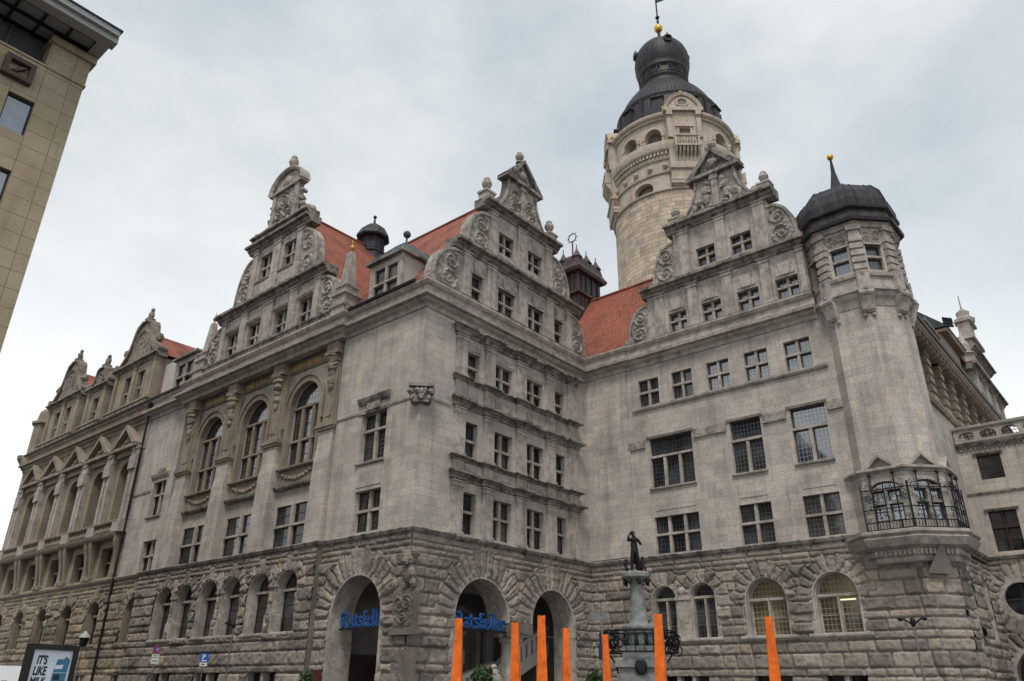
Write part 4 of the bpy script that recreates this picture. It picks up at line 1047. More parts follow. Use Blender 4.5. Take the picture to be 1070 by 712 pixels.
# parapet blocks with dark slots below the large gable
mb = MB(); mb.sweep([(24.0, 50.9), (24.0, 33.1)], [(-.1, 21.46), (.12, 21.46), (.12, 21.95), (.22, 22.0), (.22, 22.12), (-.1, 22.12)])
mb.build('parapet', 'trimdark', TH)
mb = MB(); p = FA.P(56.5, 0, .22)
mb.tube([(p.x, p.y, 21.2), (p.x, p.y, 0.1)], .085, 8)
for z in (20.2, 16.8, 13.4, 11.0, 8.0, 5.0): mb.lathe(p.x, p.y, [(.11, z - .06), (.11, z + .06)], 8)
mb.lathe(p.x, p.y, [(.1, 20.6), (.26, 21.05), (.26, 21.25)], 10); mb.build('downpipe', 'iron', TH)

# ---------------- gables
def gable_window(F, a, b, p, q, d, nl, tr, parent, gl='glass', recess=.4):
    """one mesh per gable window (stone cross, casements, pane)"""
    if gl == 'glass': gl = PANE.choice(['glass'] * 6 + ['glasscurtain', 'glassbright', 'glassplain'])
    mb = MB(); di = d - recess; lw = (b - a - .16 * (nl - 1)) / nl
    for i in range(nl - 1): l = a + (i + 1) * lw + i * .16; mb.box(F, l, l + .16, p, tr if nl > 1 and tr < q - .3 and False else q, di + .02, di + .2)
    mb.box(F, a, b, tr - .06, tr + .06, di + .016, di + .23)
    for i in range(nl):
        l = a + i * (lw + .16); r = l + lw
        for z0_, z1_ in ((p, tr - .06), (tr + .06, q)):
            for bx in ((l, l + .05, z0_, z1_), (r - .05, r, z0_, z1_)): mb.box(F, *bx, di - .02, di + .05, 1)
            mb.box(F, l + .05, r - .05, z0_, z0_ + .05, di - .02, di + .048, 1); mb.box(F, l + .05, r - .05, z1_ - .05, z1_, di - .02, di + .048, 1)
    mb.face([F.P(a, p, di + .01), F.P(b, p, di + .01), F.P(b, q, di + .01), F.P(a, q, di + .01)], 2)
    return mb.build('window', ['trim', 'wood', gl], parent)
def gable_tier(F, s0, s1, z0, z1, d, wins, pils, parent, thick=.7, gl='glass', tr=.5, cap=.3, name='gable_wall', m='trim'):
    mb = MB(); mb.wall(F, s0, s1, z0, z1, d, [w[:4] for w in wins], .55)
    for a in (s0, s1): mb.face([F.P(a, z0, d), F.P(a, z1, d), F.P(a, z1, d - thick), F.P(a, z0, d - thick)])
    mb.face([F.P(s0, z0, d - thick), F.P(s1, z0, d - thick), F.P(s1, z1, d - thick), F.P(s0, z1, d - thick)]); mb.face([F.P(s0, z1, d), F.P(s1, z1, d), F.P(s1, z1, d - thick), F.P(s0, z1, d - thick)])
    for a, b in pils: pilaster(mb, F, a, b, z0 + .05, z1, d, d + .14, cap, .18)
    o = mb.build(name, m, parent)
    for w in wins: gable_window(F, w[0], w[1], w[2], w[3], d, w[4], w[2] + (w[3] - w[2]) * tr, o, gl)
    # raised panels above the openings
    return o
def cornice_piece(F, s0, s1, z, parent, d=0.0, k=1.0, h=.5, name='gable_cornice', thick=.7):
    mb = MB(); q = h / .5
    pr = [(d - thick, z), (d + .08, z), (d + .12, z + .1 * q), (d + .24 * k, z + .18 * q), (d + .27 * k, z + .28 * q), (d + .5 * k, z + .3 * q), (d + .5 * k, z + .45 * q), (d - thick, z + .5 * q)]
    mb.prof(F, s0, s1, pr)
    return mb.build(name, 'trimdark', parent)

# large gable over the arched bay
d = .12
gA = gable_tier(FA, 36.2, 47.6, 22.1, 25.2, d, [(37.0, 38.4, 22.15, 24.0, 2), (39.65, 41.05, 22.15, 24.0, 2), (42.75, 44.15, 22.15, 24.0, 2), (45.4, 46.8, 22.15, 24.0, 2)],
                [(36.25, 36.75), (38.65, 39.4), (41.35, 42.45), (44.4, 45.15), (47.05, 47.55)], TH, name='gable')
mb = MB(); mb.box(FA, 36.0, 47.8, 21.4, 22.1, d - .7, d + .05)
for a, b in ((37.0, 38.4), (39.65, 41.05), (42.75, 44.15), (45.4, 46.8)):
    mb.prof(FA, a - .15, b + .15, [(d - .1, 24.1), (d + .1, 24.1), (d + .2, 24.25), (d + .2, 24.32), (d - .1, 24.36)]); mb.box(FA, a, b, 24.5, 25.0, d - .1, d + .04)
mb.build('gable_panel', 'trim', gA)
cornice_piece(FA, 35.6, 48.2, 25.2, gA, d, 1.1, .62)
scroll(FA, 36.2, 34.3, 22.1, 25.0, d - .6, d - .05, gA, 1); scroll(FA, 47.6, 49.5, 22.1, 25.0, d - .6, d - .05, gA, 2)
gA2 = gable_tier(FA, 38.9, 44.9, 25.82, 30.0, d, [(39.75, 41.2, 27.45, 29.35, 2), (42.6, 44.05, 27.45, 29.35, 2)], [(38.95, 39.55), (41.45, 42.35), (44.25, 44.85)], gA, cap=.4)
mb = MB(); mb.box(FA, 39.6, 44.2, 26.1, 27.2, d - .1, d + .05); mb.prof(FA, 38.9, 44.9, [(d - .1, 27.22), (d + .12, 27.22), (d + .16, 27.32), (d - .1, 27.4)])
mb.build('gable_panel', 'trim', gA)
scroll(FA, 38.9, 37.1, 25.82, 29.6, d - .6, d - .05, gA, 3); scroll(FA, 44.9, 46.7, 25.82, 29.6, d - .6, d - .05, gA, 4)
cornice_piece(FA, 38.2, 45.6, 30.0, gA, d, 1.1, .55); cornice_piece(FA, 38.5, 45.3, 30.75, gA, d, .9, .45)
mb = MB(); mb.box(FA, 38.8, 45.0, 30.5, 30.8, d - .6, d + .1)
mb.prism(FA, [(40.2, 31.2), (43.6, 31.2), (43.3, 34.3), (40.5, 34.3)], d - .4, d)
pilaster(mb, FA, 40.35, 40.75, 31.2, 34.3, d, d + .16); pilaster(mb, FA, 43.05, 43.45, 31.2, 34.3, d, d + .16)
relief(mb, FA, 40.8, 43.0, 31.4, 34.1, d + .02, .2, None, [(41.9, 33.3, .62, 1), (41.4, 32.2, .6, -1), (42.4, 32.2, .6, 1)], 3)
for sg, s_ in ((-1, 40.2), (1, 43.6)):
    for k, (ds, z, r_) in enumerate(((.4, 31.55, .4), (.95, 31.4, .36), (1.4, 31.3, .28), (.15, 32.2, .3), (.05, 32.8, .2), (.15, 33.4, .16))): mb.lump(FA.P(s_ + sg * ds, z, d - .2), (.3, r_, r_), k, amp=.15)
for k in range(9): mb.lump(FA.P(38.9 + .75 * k, 31.3, d + .05), (.25, .34, .28), k + 20, amp=.2)
mb.build('gable_crown', 'relief', gA)
mb = MB(); n = 12
arc = [(41.9 + 1.75 * math.cos(PI * i / n), 34.3 + 1.4 * math.sin(PI * i / n)) for i in range(n + 1)]
mb.prism(FA, arc, d - .4, d + .02)
rows = [[FA.P(41.9 + (s - 41.9) * f_, 34.3 + (z - 34.3) * f_, dd) for f_, dd in ((1.0, d - .4), (1.0, d + .22), (1.1, d + .34), (1.16, d + .34), (1.16, d - .45))] for s, z in arc]
mb.grid(rows, 0, close=True); mb.face(rows[0]); mb.face(rows[-1]); mb.box(FA, 39.95, 43.85, 34.15, 34.3, d - .4, d + .26)
mb.lump(FA.P(41.9, 34.85, d + .05), (.2, .5, .45), 2); mb.build('gable_pediment', 'trim', gA)
p = FA.P(41.9, 0, d - .15); urn(p.x, p.y, 35.85, 1.5, .36, gA, 'trim')
for s_ in (33.9, 49.75):   # obelisks left and right
    mb = MB(); p = FA.P(s_, 0, -.2)
    Q = lambda r: r * math.sqrt(2)
    mb.lathe(p.x, p.y, [(Q(.62), 21.4), (Q(.62), 22.0), (Q(.72), 22.05), (Q(.72), 22.2), (Q(.55), 22.25), (Q(.55), 22.8), (Q(.68), 22.85), (Q(.68), 23.0), (Q(.46), 23.05), (Q(.46), 23.4), (Q(.54), 23.45), (Q(.54), 23.55), (Q(.36), 23.6), (Q(.18), 26.0), (0, 26.15)], 4, ph=PI / 4)
    o = mb.build('obelisk', 'trim', gA)
    mb = MB(); mb.lump((p.x, p.y, 26.35), (.17, .17, .17), 1, amp=.03); mb.tube([(p.x, p.y, 26.4), (p.x, p.y, 26.9)], .03); mb.build('finial', 'gold', o)

# middle gable
d = .05
gC = gable_tier(FC, 26.6, 37.0, 21.44, 24.4, d, [(27.5, 28.42, 21.7, 23.3, 1), (29.75, 31.3, 21.7, 23.3, 2), (32.55, 34.05, 21.7, 23.3, 2), (35.2, 36.1, 21.7, 23.3, 1)], [(26.7, 27.25), (28.7, 29.4), (31.55, 32.25), (34.3, 35.0), (36.4, 36.95)], TH, name='gable')
mb = MB()
for a, b in ((27.5, 28.42), (29.75, 31.3), (32.55, 34.05), (35.2, 36.1)):
    c = (a + b) / 2; mb.prism(FC, [(c - .3, 23.4), (c + .3, 23.4), (c + .42, 24.05), (c - .42, 24.05)], d - .1, d + .08); mb.box(FC, a - .1, b + .1, 23.3, 23.42, d - .1, d + .04)
mb.build('gable_panel', 'trim', gC)
mb = MB(); mb.prof(FC, 24.6, 38.4, [(-.3, 21.4), (.3, 21.4), (.36, 21.5), (-.3, 21.62)]); mb.build('gable_sill', 'trimdark', gC)
scroll(FC, 26.6, 24.35, 21.5, 24.3, d - .6, d - .03, gC, 5); scroll(FC, 37.0, 38.42, 21.5, 24.3, d - .6, d - .03, gC, 6)
cornice_piece(FC, 25.9, 37.85, 24.4, gC, d, 1.1, .6)
gC2 = gable_tier(FC, 28.85, 34.95, 25.0, 28.3, d, [(29.78, 31.15, 25.75, 27.2, 2), (32.55, 33.98, 25.75, 27.2, 2)], [(28.9, 29.5), (31.45, 32.2), (34.3, 34.9)], gC)
scroll(FC, 28.85, 26.9, 25.0, 27.9, d - .6, d - .03, gC, 7); scroll(FC, 34.95, 36.85, 25.0, 27.9, d - .6, d - .03, gC, 8)
cornice_piece(FC, 28.2, 35.6, 28.3, gC, d, 1.1, .6)
def crown(F, c, d, z0, z1, za, half, par, lions=False):
    """carved top panel with concave shoulders under a triangular pediment"""
    mb = MB(); n = 8
    top = half * .56
    prof_ = [(top + (half - top) * (1 - (i / n)) ** 2.2, z0 + (z1 - z0) * i / n) for i in range(n + 1)]
    pts = [(c + w, z) for w, z in prof_] + [(c - w, z) for w, z in reversed(prof_)]
    mb.prism(F, pts, d - .5, d)
    for sg in (1, -1):
        rows = [[F.P(c + sg * w, z, d - .5), F.P(c + sg * w, z, d + .12), F.P(c + sg * (w - .16), z, d + .12), F.P(c + sg * (w - .16), z, d - .02)] for w, z in prof_]
        mb.grid(rows, 0, close=True)
        mb.tube([F.P(c + sg * (half - .05), z0 + .2, d - .45), F.P(c + sg * (half - .05), z0 + .2, d + .2)], .24, 10)
    mb.box(F, c - .2, c + .2, z0, z1, d, d + .16); mb.box(F, c - .28, c + .28, z1 - .35, z1, d, d + .22)
    def ins(s, z):
        u = (z - z0) / (z1 - z0); w = top + (half - top) * (1 - u) ** 2.2
        return .22 < abs(s - c) < w - .2
    if lions:
        for sg in (1, -1):
            for k, (ds, z, rs, rz) in enumerate(((.55, .25, .22, .12), (.72, .75, .30, .42), (.62, 1.35, .30, .34), (.52, 1.75, .22, .24), (1.15, .7, .42, .26), (1.5, .45, .2, .34), (1.55, .12, .26, .1), (.95, .25, .1, .3), (.42, 1.2, .14, .12))):
                mb.lump(F.P(c + sg * ds, z0 + .05 + z * (z1 - z0) / 2.25, d + .02), (.2, rs, rz) if F is not FC else (rs, .2, rz), k + 40, amp=.2)
    else:
        relief(mb, F, c - half, c + half, z0, z1, d + .01, .16, ins, [(c - .62, z0 + 1.5, .55, 1), (c + .62, z0 + 1.5, .55, -1), (c - .9, z0 + .55, .55, -1), (c + .9, z0 + .55, .55, 1)], 9, .06)
    o = mb.build('gable_crown', 'relief', par)
    mb = MB(); hw = top + .42
    mb.prism(F, [(c - hw + .25, z1 + .2), (c + hw - .25, z1 + .2), (c, za - .2)], d - .5, d + .02)
    mb.prism(F, [(c - hw, z1), (c + hw, z1), (c + hw - .06, z1 + .24), (c - hw + .06, z1 + .24)], d - .55, d + .34)
    for sg in (1, -1): mb.prism(F, [(c + sg * hw, z1 + .24), (c + sg * (hw - .5), z1 + .24), (c, za - .3), (c, za)], d - .54, d + .3)
    mb.lump(F.P(c, z1 + .85, d + .08), (.24, .42, .42) if F is not FC else (.42, .24, .42), 3, amp=.12)
    mb.box(F, c - .22, c + .22, z1 + .2, za - .3, d, d + .1)
    mb.build('gable_pediment', 'trimdark', par)
    p = F.P(c, 0, d - .2); urn(p.x, p.y, za - .06, .95, .3, par)
    return o
crown(FC, 31.9, d, 28.9, 31.55, 33.75, 2.55, gC)
for s_ in (28.75, 35.05):
    p = FC.P(s_, 0, d - .2); mb = MB(); mb.box(FC, s_ - .36, s_ + .36, 28.88, 29.45, d - .55, d + .16); mb.box(FC, s_ - .44, s_ + .44, 29.45, 29.6, d - .6, d + .22); mb.build('pedestal', 'trim', gC); urn(p.x, p.y, 29.6, 1.2, .33, gC)

# right gable
d = .04
gR = gable_tier(FR, 11.5, 21.6, 21.44, 24.4, d, [(12.05, 13.35, 21.55, 22.85, 2), (14.35, 15.65, 21.55, 22.85, 2), (16.68, 17.92, 21.55, 22.85, 2), (18.95, 20.15, 21.55, 22.85, 2)], [(11.55, 11.9), (13.55, 14.1), (15.85, 16.45), (18.1, 18.7), (20.4, 21.0)], TH, gl='glasssky', tr=.6, name='gable')
mb = MB()
for a, b in ((12.05, 13.35), (14.35, 15.65), (16.68, 17.92), (18.95, 20.15)):
    c = (a + b) / 2; mb.prism(FR, [(c - .25, 23.0), (c + .25, 23.0), (c + .4, 23.75), (c - .4, 23.75)], d - .1, d + .1)
    for e in (-.42, .42): mb.box(FR, c + e - .12, c + e + .12, 23.0, 23.5, d - .1, d + .05)
mb.build('gable_panel', 'trim', gR)
mb = MB(); mb.prof(FR, 11.3, 23.3, [(-.3, 21.36), (.28, 21.36), (.34, 21.46), (-.3, 21.54)]); mb.build('gable_sill', 'trimdark', gR)
scroll(FR, 21.6, 23.05, 21.5, 24.0, d - .6, d - .03, gR, 11)
cornice_piece(FR, 11.3, 21.9, 24.4, gR, d, 1.0, .6)
gR2 = gable_tier(FR, 13.2, 19.4, 25.0, 28.3, d, [(14.35, 15.65, 25.35, 26.65, 2), (16.68, 17.9, 25.35, 26.65, 2)], [(13.3, 14.0), (15.85, 16.45), (18.3, 19.0)], gR, gl='glassmid', tr=.58)
scroll(FR, 19.4, 21.0, 25.0, 27.8, d - .6, d - .03, gR, 12); scroll(FR, 13.2, 11.6, 25.0, 27.8, d - .6, d - .03, gR, 13)
cornice_piece(FR, 12.6, 19.8, 28.3, gR, d, 1.1, .65)
crown(FR, 16.15, d, 28.95, 31.45, 33.5, 2.5, gR, lions=True)
for s_ in (13.15, 19.15):
    p = FR.P(s_, 0, d - .2); mb = MB(); mb.box(FR, s_ - .36, s_ + .36, 28.93, 29.35, d - .55, d + .14); mb.box(FR, s_ - .42, s_ + .42, 29.35, 29.48, d - .6, d + .2); mb.build('pedestal', 'trim', gR); urn(p.x, p.y, 29.45, 1.0, .3, gR)

# ---------------- roofs
def roof_quads(quads, name='roof', mat='tile'):
    mb = MB()
    for q in quads: mb.face(q)
    return mb.build(name, mat, TH, recalc=False)
zE = 21.42
# street wing with cross roof behind the large gable
roof_quads([[(24.3, 26.7, zE), (24.3, 81.5, zE), (30.8, 81.5, 29.0), (30.8, 33.3, 29.0)], [(30.8, 33.3, 29.0), (30.8, 81.5, 29.0), (37.5, 81.5, zE), (37.5, 26.7, zE)]])
roof_quads([[(24.75, 42, 33.0), (33.4, 42, 33.0), (33.4, 33.0, zE), (24.75, 33.0, zE)], [(24.75, 42, 33.0), (24.75, 51.0, zE), (33.4, 51.0, zE), (33.4, 42, 33.0)], [(33.4, 42, 33.0), (36.5, 33, zE), (33.4, 33.0, zE)], [(33.4, 42, 33.0), (40, 42, zE), (36.5, 33, zE)]])
# middle wing
roof_quads([[(31.8, 27.3, 31.55), (31.8, 44, 31.55), (24.3, 44, zE), (24.3, 27.3, zE)], [(31.8, 27.3, 31.55), (38.9, 27.3, zE), (38.9, 44, zE), (31.8, 44, 31.55)]])
# right wing
roof_quads([[(38.6, 33.5, zE), (38.6, 21.4, zE), (39.3, 21.4, zE + .9), (39.3, 9.4, zE + .9), (44, 9.4, 29.05), (44, 33.5, 29.05)], [(44, 9.4, 29.05), (49.5, 9.4, zE), (49.5, 33.5, zE), (44, 33.5, 29.05)]])
roof_quads([[(39.3, 16.15, 30.2), (45.5, 16.15, 30.2), (45.5, 21.2, zE), (39.3, 21.2, zE)], [(39.3, 16.15, 30.2), (39.3, 11.2, zE), (45.5, 11.2, zE), (45.5, 16.15, 30.2)]])
mb = MB()
for a, b in (((24.3, 42, 33.02), (33.4, 42, 33.02)), ((31.8, 27.3, 31.57), (31.8, 40.5, 31.57)), ((44, 17, 29.08), (44, 33.5, 29.08)), ((30.8, 51, 29.02), (30.8, 81.5, 29.02))): mb.tube([a, b], .13, 8)
mb.build('roof_ridge', 'tile', TH)

# corner dormer
def dormer(F, s0, s1, z0, z1, depth, zr, nl, parent, mat='plaster', roof='slate', d=.0, finial=True, wl=None, name='dormer', trim='trim'):
    a, b = wl if wl else (s0 + .35, s1 - .35)
    mb = MB(); mb.wall(F, s0, s1, z0, z1, d, [(a, b, z0 + .15, z1 - .45)], .3, 1)
    for s in (s0, s1): mb.face([F.P(s, z0, d), F.P(s, z1, d), F.P(s, z1, d - depth), F.P(s, z0, d - depth)], 0)
    mb.box(F, s0 - .02, s0 + .16, z0, z1, d - .2, d + .04, 1); mb.box(F, s1 - .16, s1 + .02, z0, z1, d - .2, d + .04, 1)
    o = mb.build(name, [mat, trim], parent)
    gable_window(F, a, b, z0 + .15, z1 - .45, d, nl, z0 + .15 + (z1 - z0 - .6) * .52, o, recess=.18)
    mb = MB(); e = .28
    mb.box(F, s0 - e, s1 + e, z1, z1 + .16, d - depth, d + e, 1)
    ms = (s0 + s1) / 2; w = (s1 - s0) / 2
    A = [F.P(s0 - e, z1 + .16, d + e), F.P(s1 + e, z1 + .16, d + e), F.P(s1 + e, z1 + .16, d - depth), F.P(s0 - e, z1 + .16, d - depth)]
    k = .62
    B = [F.P(s0 + w * k, zr - .25, d - w * k), F.P(s1 - w * k, zr - .25, d - w * k), F.P(s1 - w * k, zr - .25, d - depth), F.P(s0 + w * k, zr - .25, d - depth)]
    T1, T2 = F.P(ms, zr, d - w), F.P(ms, zr, d - depth)
    for i in range(4): mb.face([A[i], A[(i + 1) % 4], B[(i + 1) % 4], B[i]])
    mb.face([B[0], B[1], T1]); mb.face([B[1], B[2], T2, T1]); mb.face([B[3], B[0], T1, T2])
    # standing seams
    for j in range(1, 5):
        u = j / 5; mb.tube([A[0].lerp(A[1], u) + Vector((0, 0, .01)), B[0].lerp(B[1], u) + Vector((0, 0, .01))], .025, 4)
        mb.tube([A[1].lerp(A[2], u) + Vector((0, 0, .01)), B[1].lerp(B[2], u) + Vector((0, 0, .01))], .025, 4)
    r_ = mb.build('dormer_roof', [roof, 'trimdark'], o)
    if finial:
        mb = MB(); mb.tube([T1, T1 + Vector((0, 0, .5))], .06, 6); mb.lump(T1 + Vector((0, 0, .72)), (.24, .24, .24), 1, amp=.03); mb.build('finial', 'slate', o)
    return o
dormer(FA, 29.25, 31.95, 21.6, 24.35, 5.0, 26.0, 2, TH, d=-.35)
dormer(FA, 51.6, 54.7, 21.5, 24.3, 4.5, 25.2, 2, TH, d=-.3, finial=False, roof='copper')
mb = MB(); mb.wall(FA, 54.7, 57.4, 21.4, 24.9, -.7); mb.build('dormer_cheek', 'plaster', TH)

# gabled dormers of the left part
def gabled_dormer(c, hw, z0, z1, za, nwin, roofback, parent, seed):
    F = FA; d = -.05
    n2 = hw - .45
    if nwin == 2: wins = [(c - 1.75, c - .5, z0 + .75, z1 - .95, 2), (c + .5, c + 1.75, z0 + .75, z1 - .95, 2)]; pl = [(c - hw + .05, c - hw + .5), (c - .28, c + .28), (c + hw - .5, c + hw - .05)]
    else: wins = [(c - .62, c + .62, z0 + .75, z1 - .95, 2)]; pl = [(c - hw + .05, c - hw + .45), (c + hw - .45, c + hw - .05)]
    o = gable_tier(F, c - hw, c + hw, z0, z1 - .3, d, wins, pl, parent, thick=4.0, name='gabled_dormer', m='brown')
    cornice_piece(F, c - hw - .25, c + hw + .25, z1 - .3, o, d, .9, .4, thick=.6)
    # balcony base below
    mb = MB(); mb.box(F, c - hw - .1, c + hw + .1, 21.3, z0 + .55, d - .3, d + .3); mb.box(F, c - hw - .2, c + hw + .2, z0 + .5, z0 + .66, d - .3, d + .4)
    for k in range(int(hw * 2)): mb.box(F, c - hw + .2 + k, c - hw + .8 + k, 21.55, z0 + .4, d + .3, d + .33)
    mb.build('balcony', 'brown', o)
    n = 10; pts = []
    H = za - z1
    for i in range(n + 1):
        u = i / n; pts.append((hw * (1 - u) ** .55 * (1 - .35 * math.sin(PI * u)) * (1 - u * .1) + .32 * u, z1 + .1 + H * u))
    mb = MB(); poly = [(c + w, z) for w, z in pts] + [(c - w, z) for w, z in reversed(pts)]
    mb.prism(F, poly, d - .5, d)
    for sg in (1, -1):
        rows = [[F.P(c + sg * (w + .1), z + .08, d - .55), F.P(c + sg * (w + .1), z + .08, d + .22), F.P(c + sg * (w - .14), z - .05, d + .22), F.P(c + sg * (w - .14), z - .05, d - .02)] for w, z in pts]
        mb.grid(rows, 0, close=True); mb.tube([F.P(c + sg * hw, z1 + .32, d - .5), F.P(c + sg * hw, z1 + .32, d + .3)], .34, 10)
        mb.lump(F.P(c + sg * hw * .78, z1 + H * .42, d - .1), (.3, .36, .36), seed + 3)
    mb.prism(F, [(c - hw * .55, z1 + .1), (c + hw * .55, z1 + .1), (c, z1 + H * .45)], d, d + .14)
    mb.archivolt(F, c, z1 + H * .5, .42, .6, d - .05, d + .15, z1 + H * .3, 10)
    relief(mb, F, c - hw * .7, c + hw * .7, z1 + .15, z1 + H * .95, d + .01, .14, lambda s_, z_: abs(s_ - c) < hw * (1 - (z_ - z1) / H) ** .6 * .62, None, seed, .09)
    mb.build('gable_crown', 'browncrust', o)
    p = F.P(c, 0, d - .2); mb = MB(); mb.box(F, c - .3, c + .3, za + .05, za + .4, d - .5, d + .15); mb.lump((p.x, p.y, za + .75), (.24, .24, .4), seed); mb.lump((p.x, p.y - .08, za + 1.2), (.16, .16, .18), seed + 1); mb.build('finial', 'browncrust', o)
    mb = MB(); zt = z1 + H * .78
    mb.face([F.P(c, zt, d - .3), F.P(c, zt, -roofback), F.P(c + hw + .2, z1 - .1, -roofback), F.P(c + hw + .2, z1 - .1, d - .3)]); mb.face([F.P(c, zt, d - .3), F.P(c, zt, -roofback), F.P(c - hw - .2, z1 - .1, -roofback), F.P(c - hw - .2, z1 - .1, d - .3)])
    mb.build('dormer_roof', 'tile', o, recalc=False)
    return o
gabled_dormer(61.25, 3.6, 21.45, 25.85, 29.6, 2, 14, TH, 1)
gabled_dormer(68.2, 1.9, 21.45, 25.4, 27.2, 1, 9, TH, 2)
gabled_dormer(75.4, 3.5, 21.45, 25.9, 29.7, 2, 12, TH, 3)
# corner turret at the far end
mb = MB(); mb.lathe(24.9, 81.2, [(1.2, 20.4), (1.25, 21.3), (1.0, 21.5), (1.0, 24.6), (1.25, 24.7), (1.25, 24.9), (.9, 25.1), (.75, 26.0), (.2, 26.6), (0, 27.2)], 8)
mb.lathe(24.1, 81.7, [(.3, 20.6), (.7, 21.2), (.75, 21.5), (.2, 21.55)], 10); mb.build('end_turret', 'brownplain', TH)

# ---------------- ridge cupolas
mb = MB(); cx, cy = 32.1, 42.0
mb.lathe(cx, cy, [(1.15, 30.8), (1.05, 32.4), (1.15, 32.45), (1.15, 32.55), (.92, 32.6), (.92, 33.75), (1.3, 33.85), (1.3, 33.95)], 8, ph=R(22.5))
for k in range(8):
    a = k * PI / 4; F_ = Fr((cx, cy, 0), (-math.sin(a), math.cos(a), 0), (math.cos(a), math.sin(a), 0)); ap = .92 * math.cos(PI / 8)
    mb.archivolt(F_, 0, 33.3, .24, .32, ap - .05, ap + .06, 32.75, 10)
    pts = [(-.24, 32.75), (.24, 32.75)] + [(.24 * math.cos(PI * i / 8), 33.3 + .24 * math.sin(PI * i / 8)) for i in range(9)]
    mb.face([F_.P(s, z, ap + .012) for s, z in pts], 1)
o = mb.build('ridge_cupola', ['copper', 'black'], TH)
mb = MB(); mb.lathe(cx, cy, [(1.36, 33.95), (1.25, 34.2), (.95, 34.75), (.55, 35.1), (.12, 35.3), (.06, 35.9)], 8, ph=R(22.5)); mb.lump((cx, cy, 36.0), (.15, .15, .15), 1, amp=.03); mb.build('cupola_roof', 'copper', o)
mb = MB(); cx, cy = 44.0, 31.2; Q = lambda r: r * math.sqrt(2)
mb.lathe(cx, cy, [(Q(1.55), 26), (Q(1.5), 29.2), (Q(1.75), 29.3), (Q(1.75), 29.45), (Q(1.5), 29.5), (Q(1.5), 31.1), (Q(1.85), 31.2), (Q(1.95), 31.45)], 4, ph=PI / 4)
for a in range(4):
    t = a * PI / 2; F_ = Fr((cx, cy, 0), (-math.sin(t), math.cos(t), 0), (math.cos(t), math.sin(t), 0))
    for s_ in (-.75, .0, .75):
        mb.box(F_, s_ - .27, s_ + .27, 29.75, 30.85, 1.45, 1.515, 1); mb.box(F_, s_ - .36, s_ - .27, 29.6, 31.1, 1.45, 1.6); mb.box(F_, s_ + .27, s_ + .36, 29.6, 31.1, 1.45, 1.6)
    for s_ in (-1.2, -.7, -.2, .3, .8, 1.25): mb.box(F_, s_ - .03, s_ + .03, 26.2, 29.2, 1.5, 1.56)
o = mb.build('ridge_cupola', ['copperbrown', 'black'], TH)
mb = MB(); mb.lathe(cx, cy, [(Q(1.95), 31.45), (Q(1.7), 31.9), (Q(1.55), 32.6), (Q(1.2), 33.0), (Q(.2), 33.3), (0, 33.4)], 4, ph=PI / 4)
for (dx, dy) in ((-1.3, -1.3), (-1.3, 1.3), (1.3, -1.3), (-1.3, 0), (0, -1.3)): mb.lathe(cx + dx, cy + dy, [(.34, 31.6), (.34, 32.5), (.46, 32.55), (.2, 33.0), (.04, 33.4), (.04, 33.7)], 6)
mb.tube([(cx, cy, 33.2), (cx, cy, 35.2)], .06)
ring = [(cx + .0, cy + .38 * math.cos(2 * PI * k / 14), 35.5 + .38 * math.sin(2 * PI * k / 14)) for k in range(15)]; mb.tube(ring, .045, 5)
for k in range(8): a = k * PI / 4; mb.tube([(cx, cy + .38 * math.cos(a), 35.5 + .38 * math.sin(a)), (cx, cy + .56 * math.cos(a), 35.5 + .56 * math.sin(a))], .03, 4)
mb.build('cupola_roof', 'copperbrown', o)
mb = MB(); cx, cy = 31.0, 53.5
mb.lathe(cx, cy, [(1.3, 27.5), (1.2, 29.5), (1.7, 29.8), (1.75, 29.95), (1.3, 30.5), (.6, 30.9), (.1, 31.2), (.05, 32.2)], 8); mb.lump((cx, cy, 32.3), (.16, .16, .16), 1, amp=.02); mb.build('ridge_cupola', 'copper', TH)

# ---------------- corner turret with oriel
OC = (40.1, 9.58); K8 = 1 / math.cos(PI / 8); P8 = PI / 8
def octl(mb, pr, mi=0): mb.lathe(OC[0], OC[1], [(a * K8, z) for a, z in pr], 8, mi, P8)
mb = MB(); octl(mb, [(2.12, 10.9), (2.12, 19.6)]); TU = mb.build('corner_turret', 'ashlar', TH)
def ocf(k, ap):
    a = PI + k * PI / 4; return Fr((OC[0], OC[1], 0), (math.sin(a), -math.cos(a), 0), (math.cos(a), math.sin(a), 0))
# oriel body: faces k = 0 (street), 1 (chamfer), 2, -1
mb = MB()
for k in (-1, 0, 1, 2):
    F_ = ocf(k, 0); h = 2.3 * math.tan(PI / 8)
    if k in (0, 1): mb.wall(F_, -h, h, 8.3, 11.1, 2.3, [(-.68, .62, 8.78, 10.6, .35)], .35)
    else: mb.wall(F_, -h, h, 8.3, 11.1, 2.3)
o = mb.build('oriel', 'ashlar', TU)
for k in (0, 1):
    F_ = ocf(k, 0); window(F_, -.68, .62, 8.78, 10.6, 2.3, o, 2, (9.6,), .35, .2, 'glasssky', .12, False, bars=0)
mb = MB(); octl(mb, [(2.0, 6.95), (2.1, 7.0), (2.2, 7.15), (2.12, 7.2), (2.2, 7.25), (2.24, 7.5), (2.6, 7.62), (2.8, 7.95), (2.72, 8.05), (2.86, 8.15), (2.86, 8.27), (2.6, 8.34)])
for k in range(-1, 3):
    F_ = ocf(k, 0)
    for j in range(9): mb.box(F_, -.8 + j * .2, -.69 + j * .2, 7.26, 7.47, 2.1, 2.32)
mb.build('corbel', 'trim', TU)
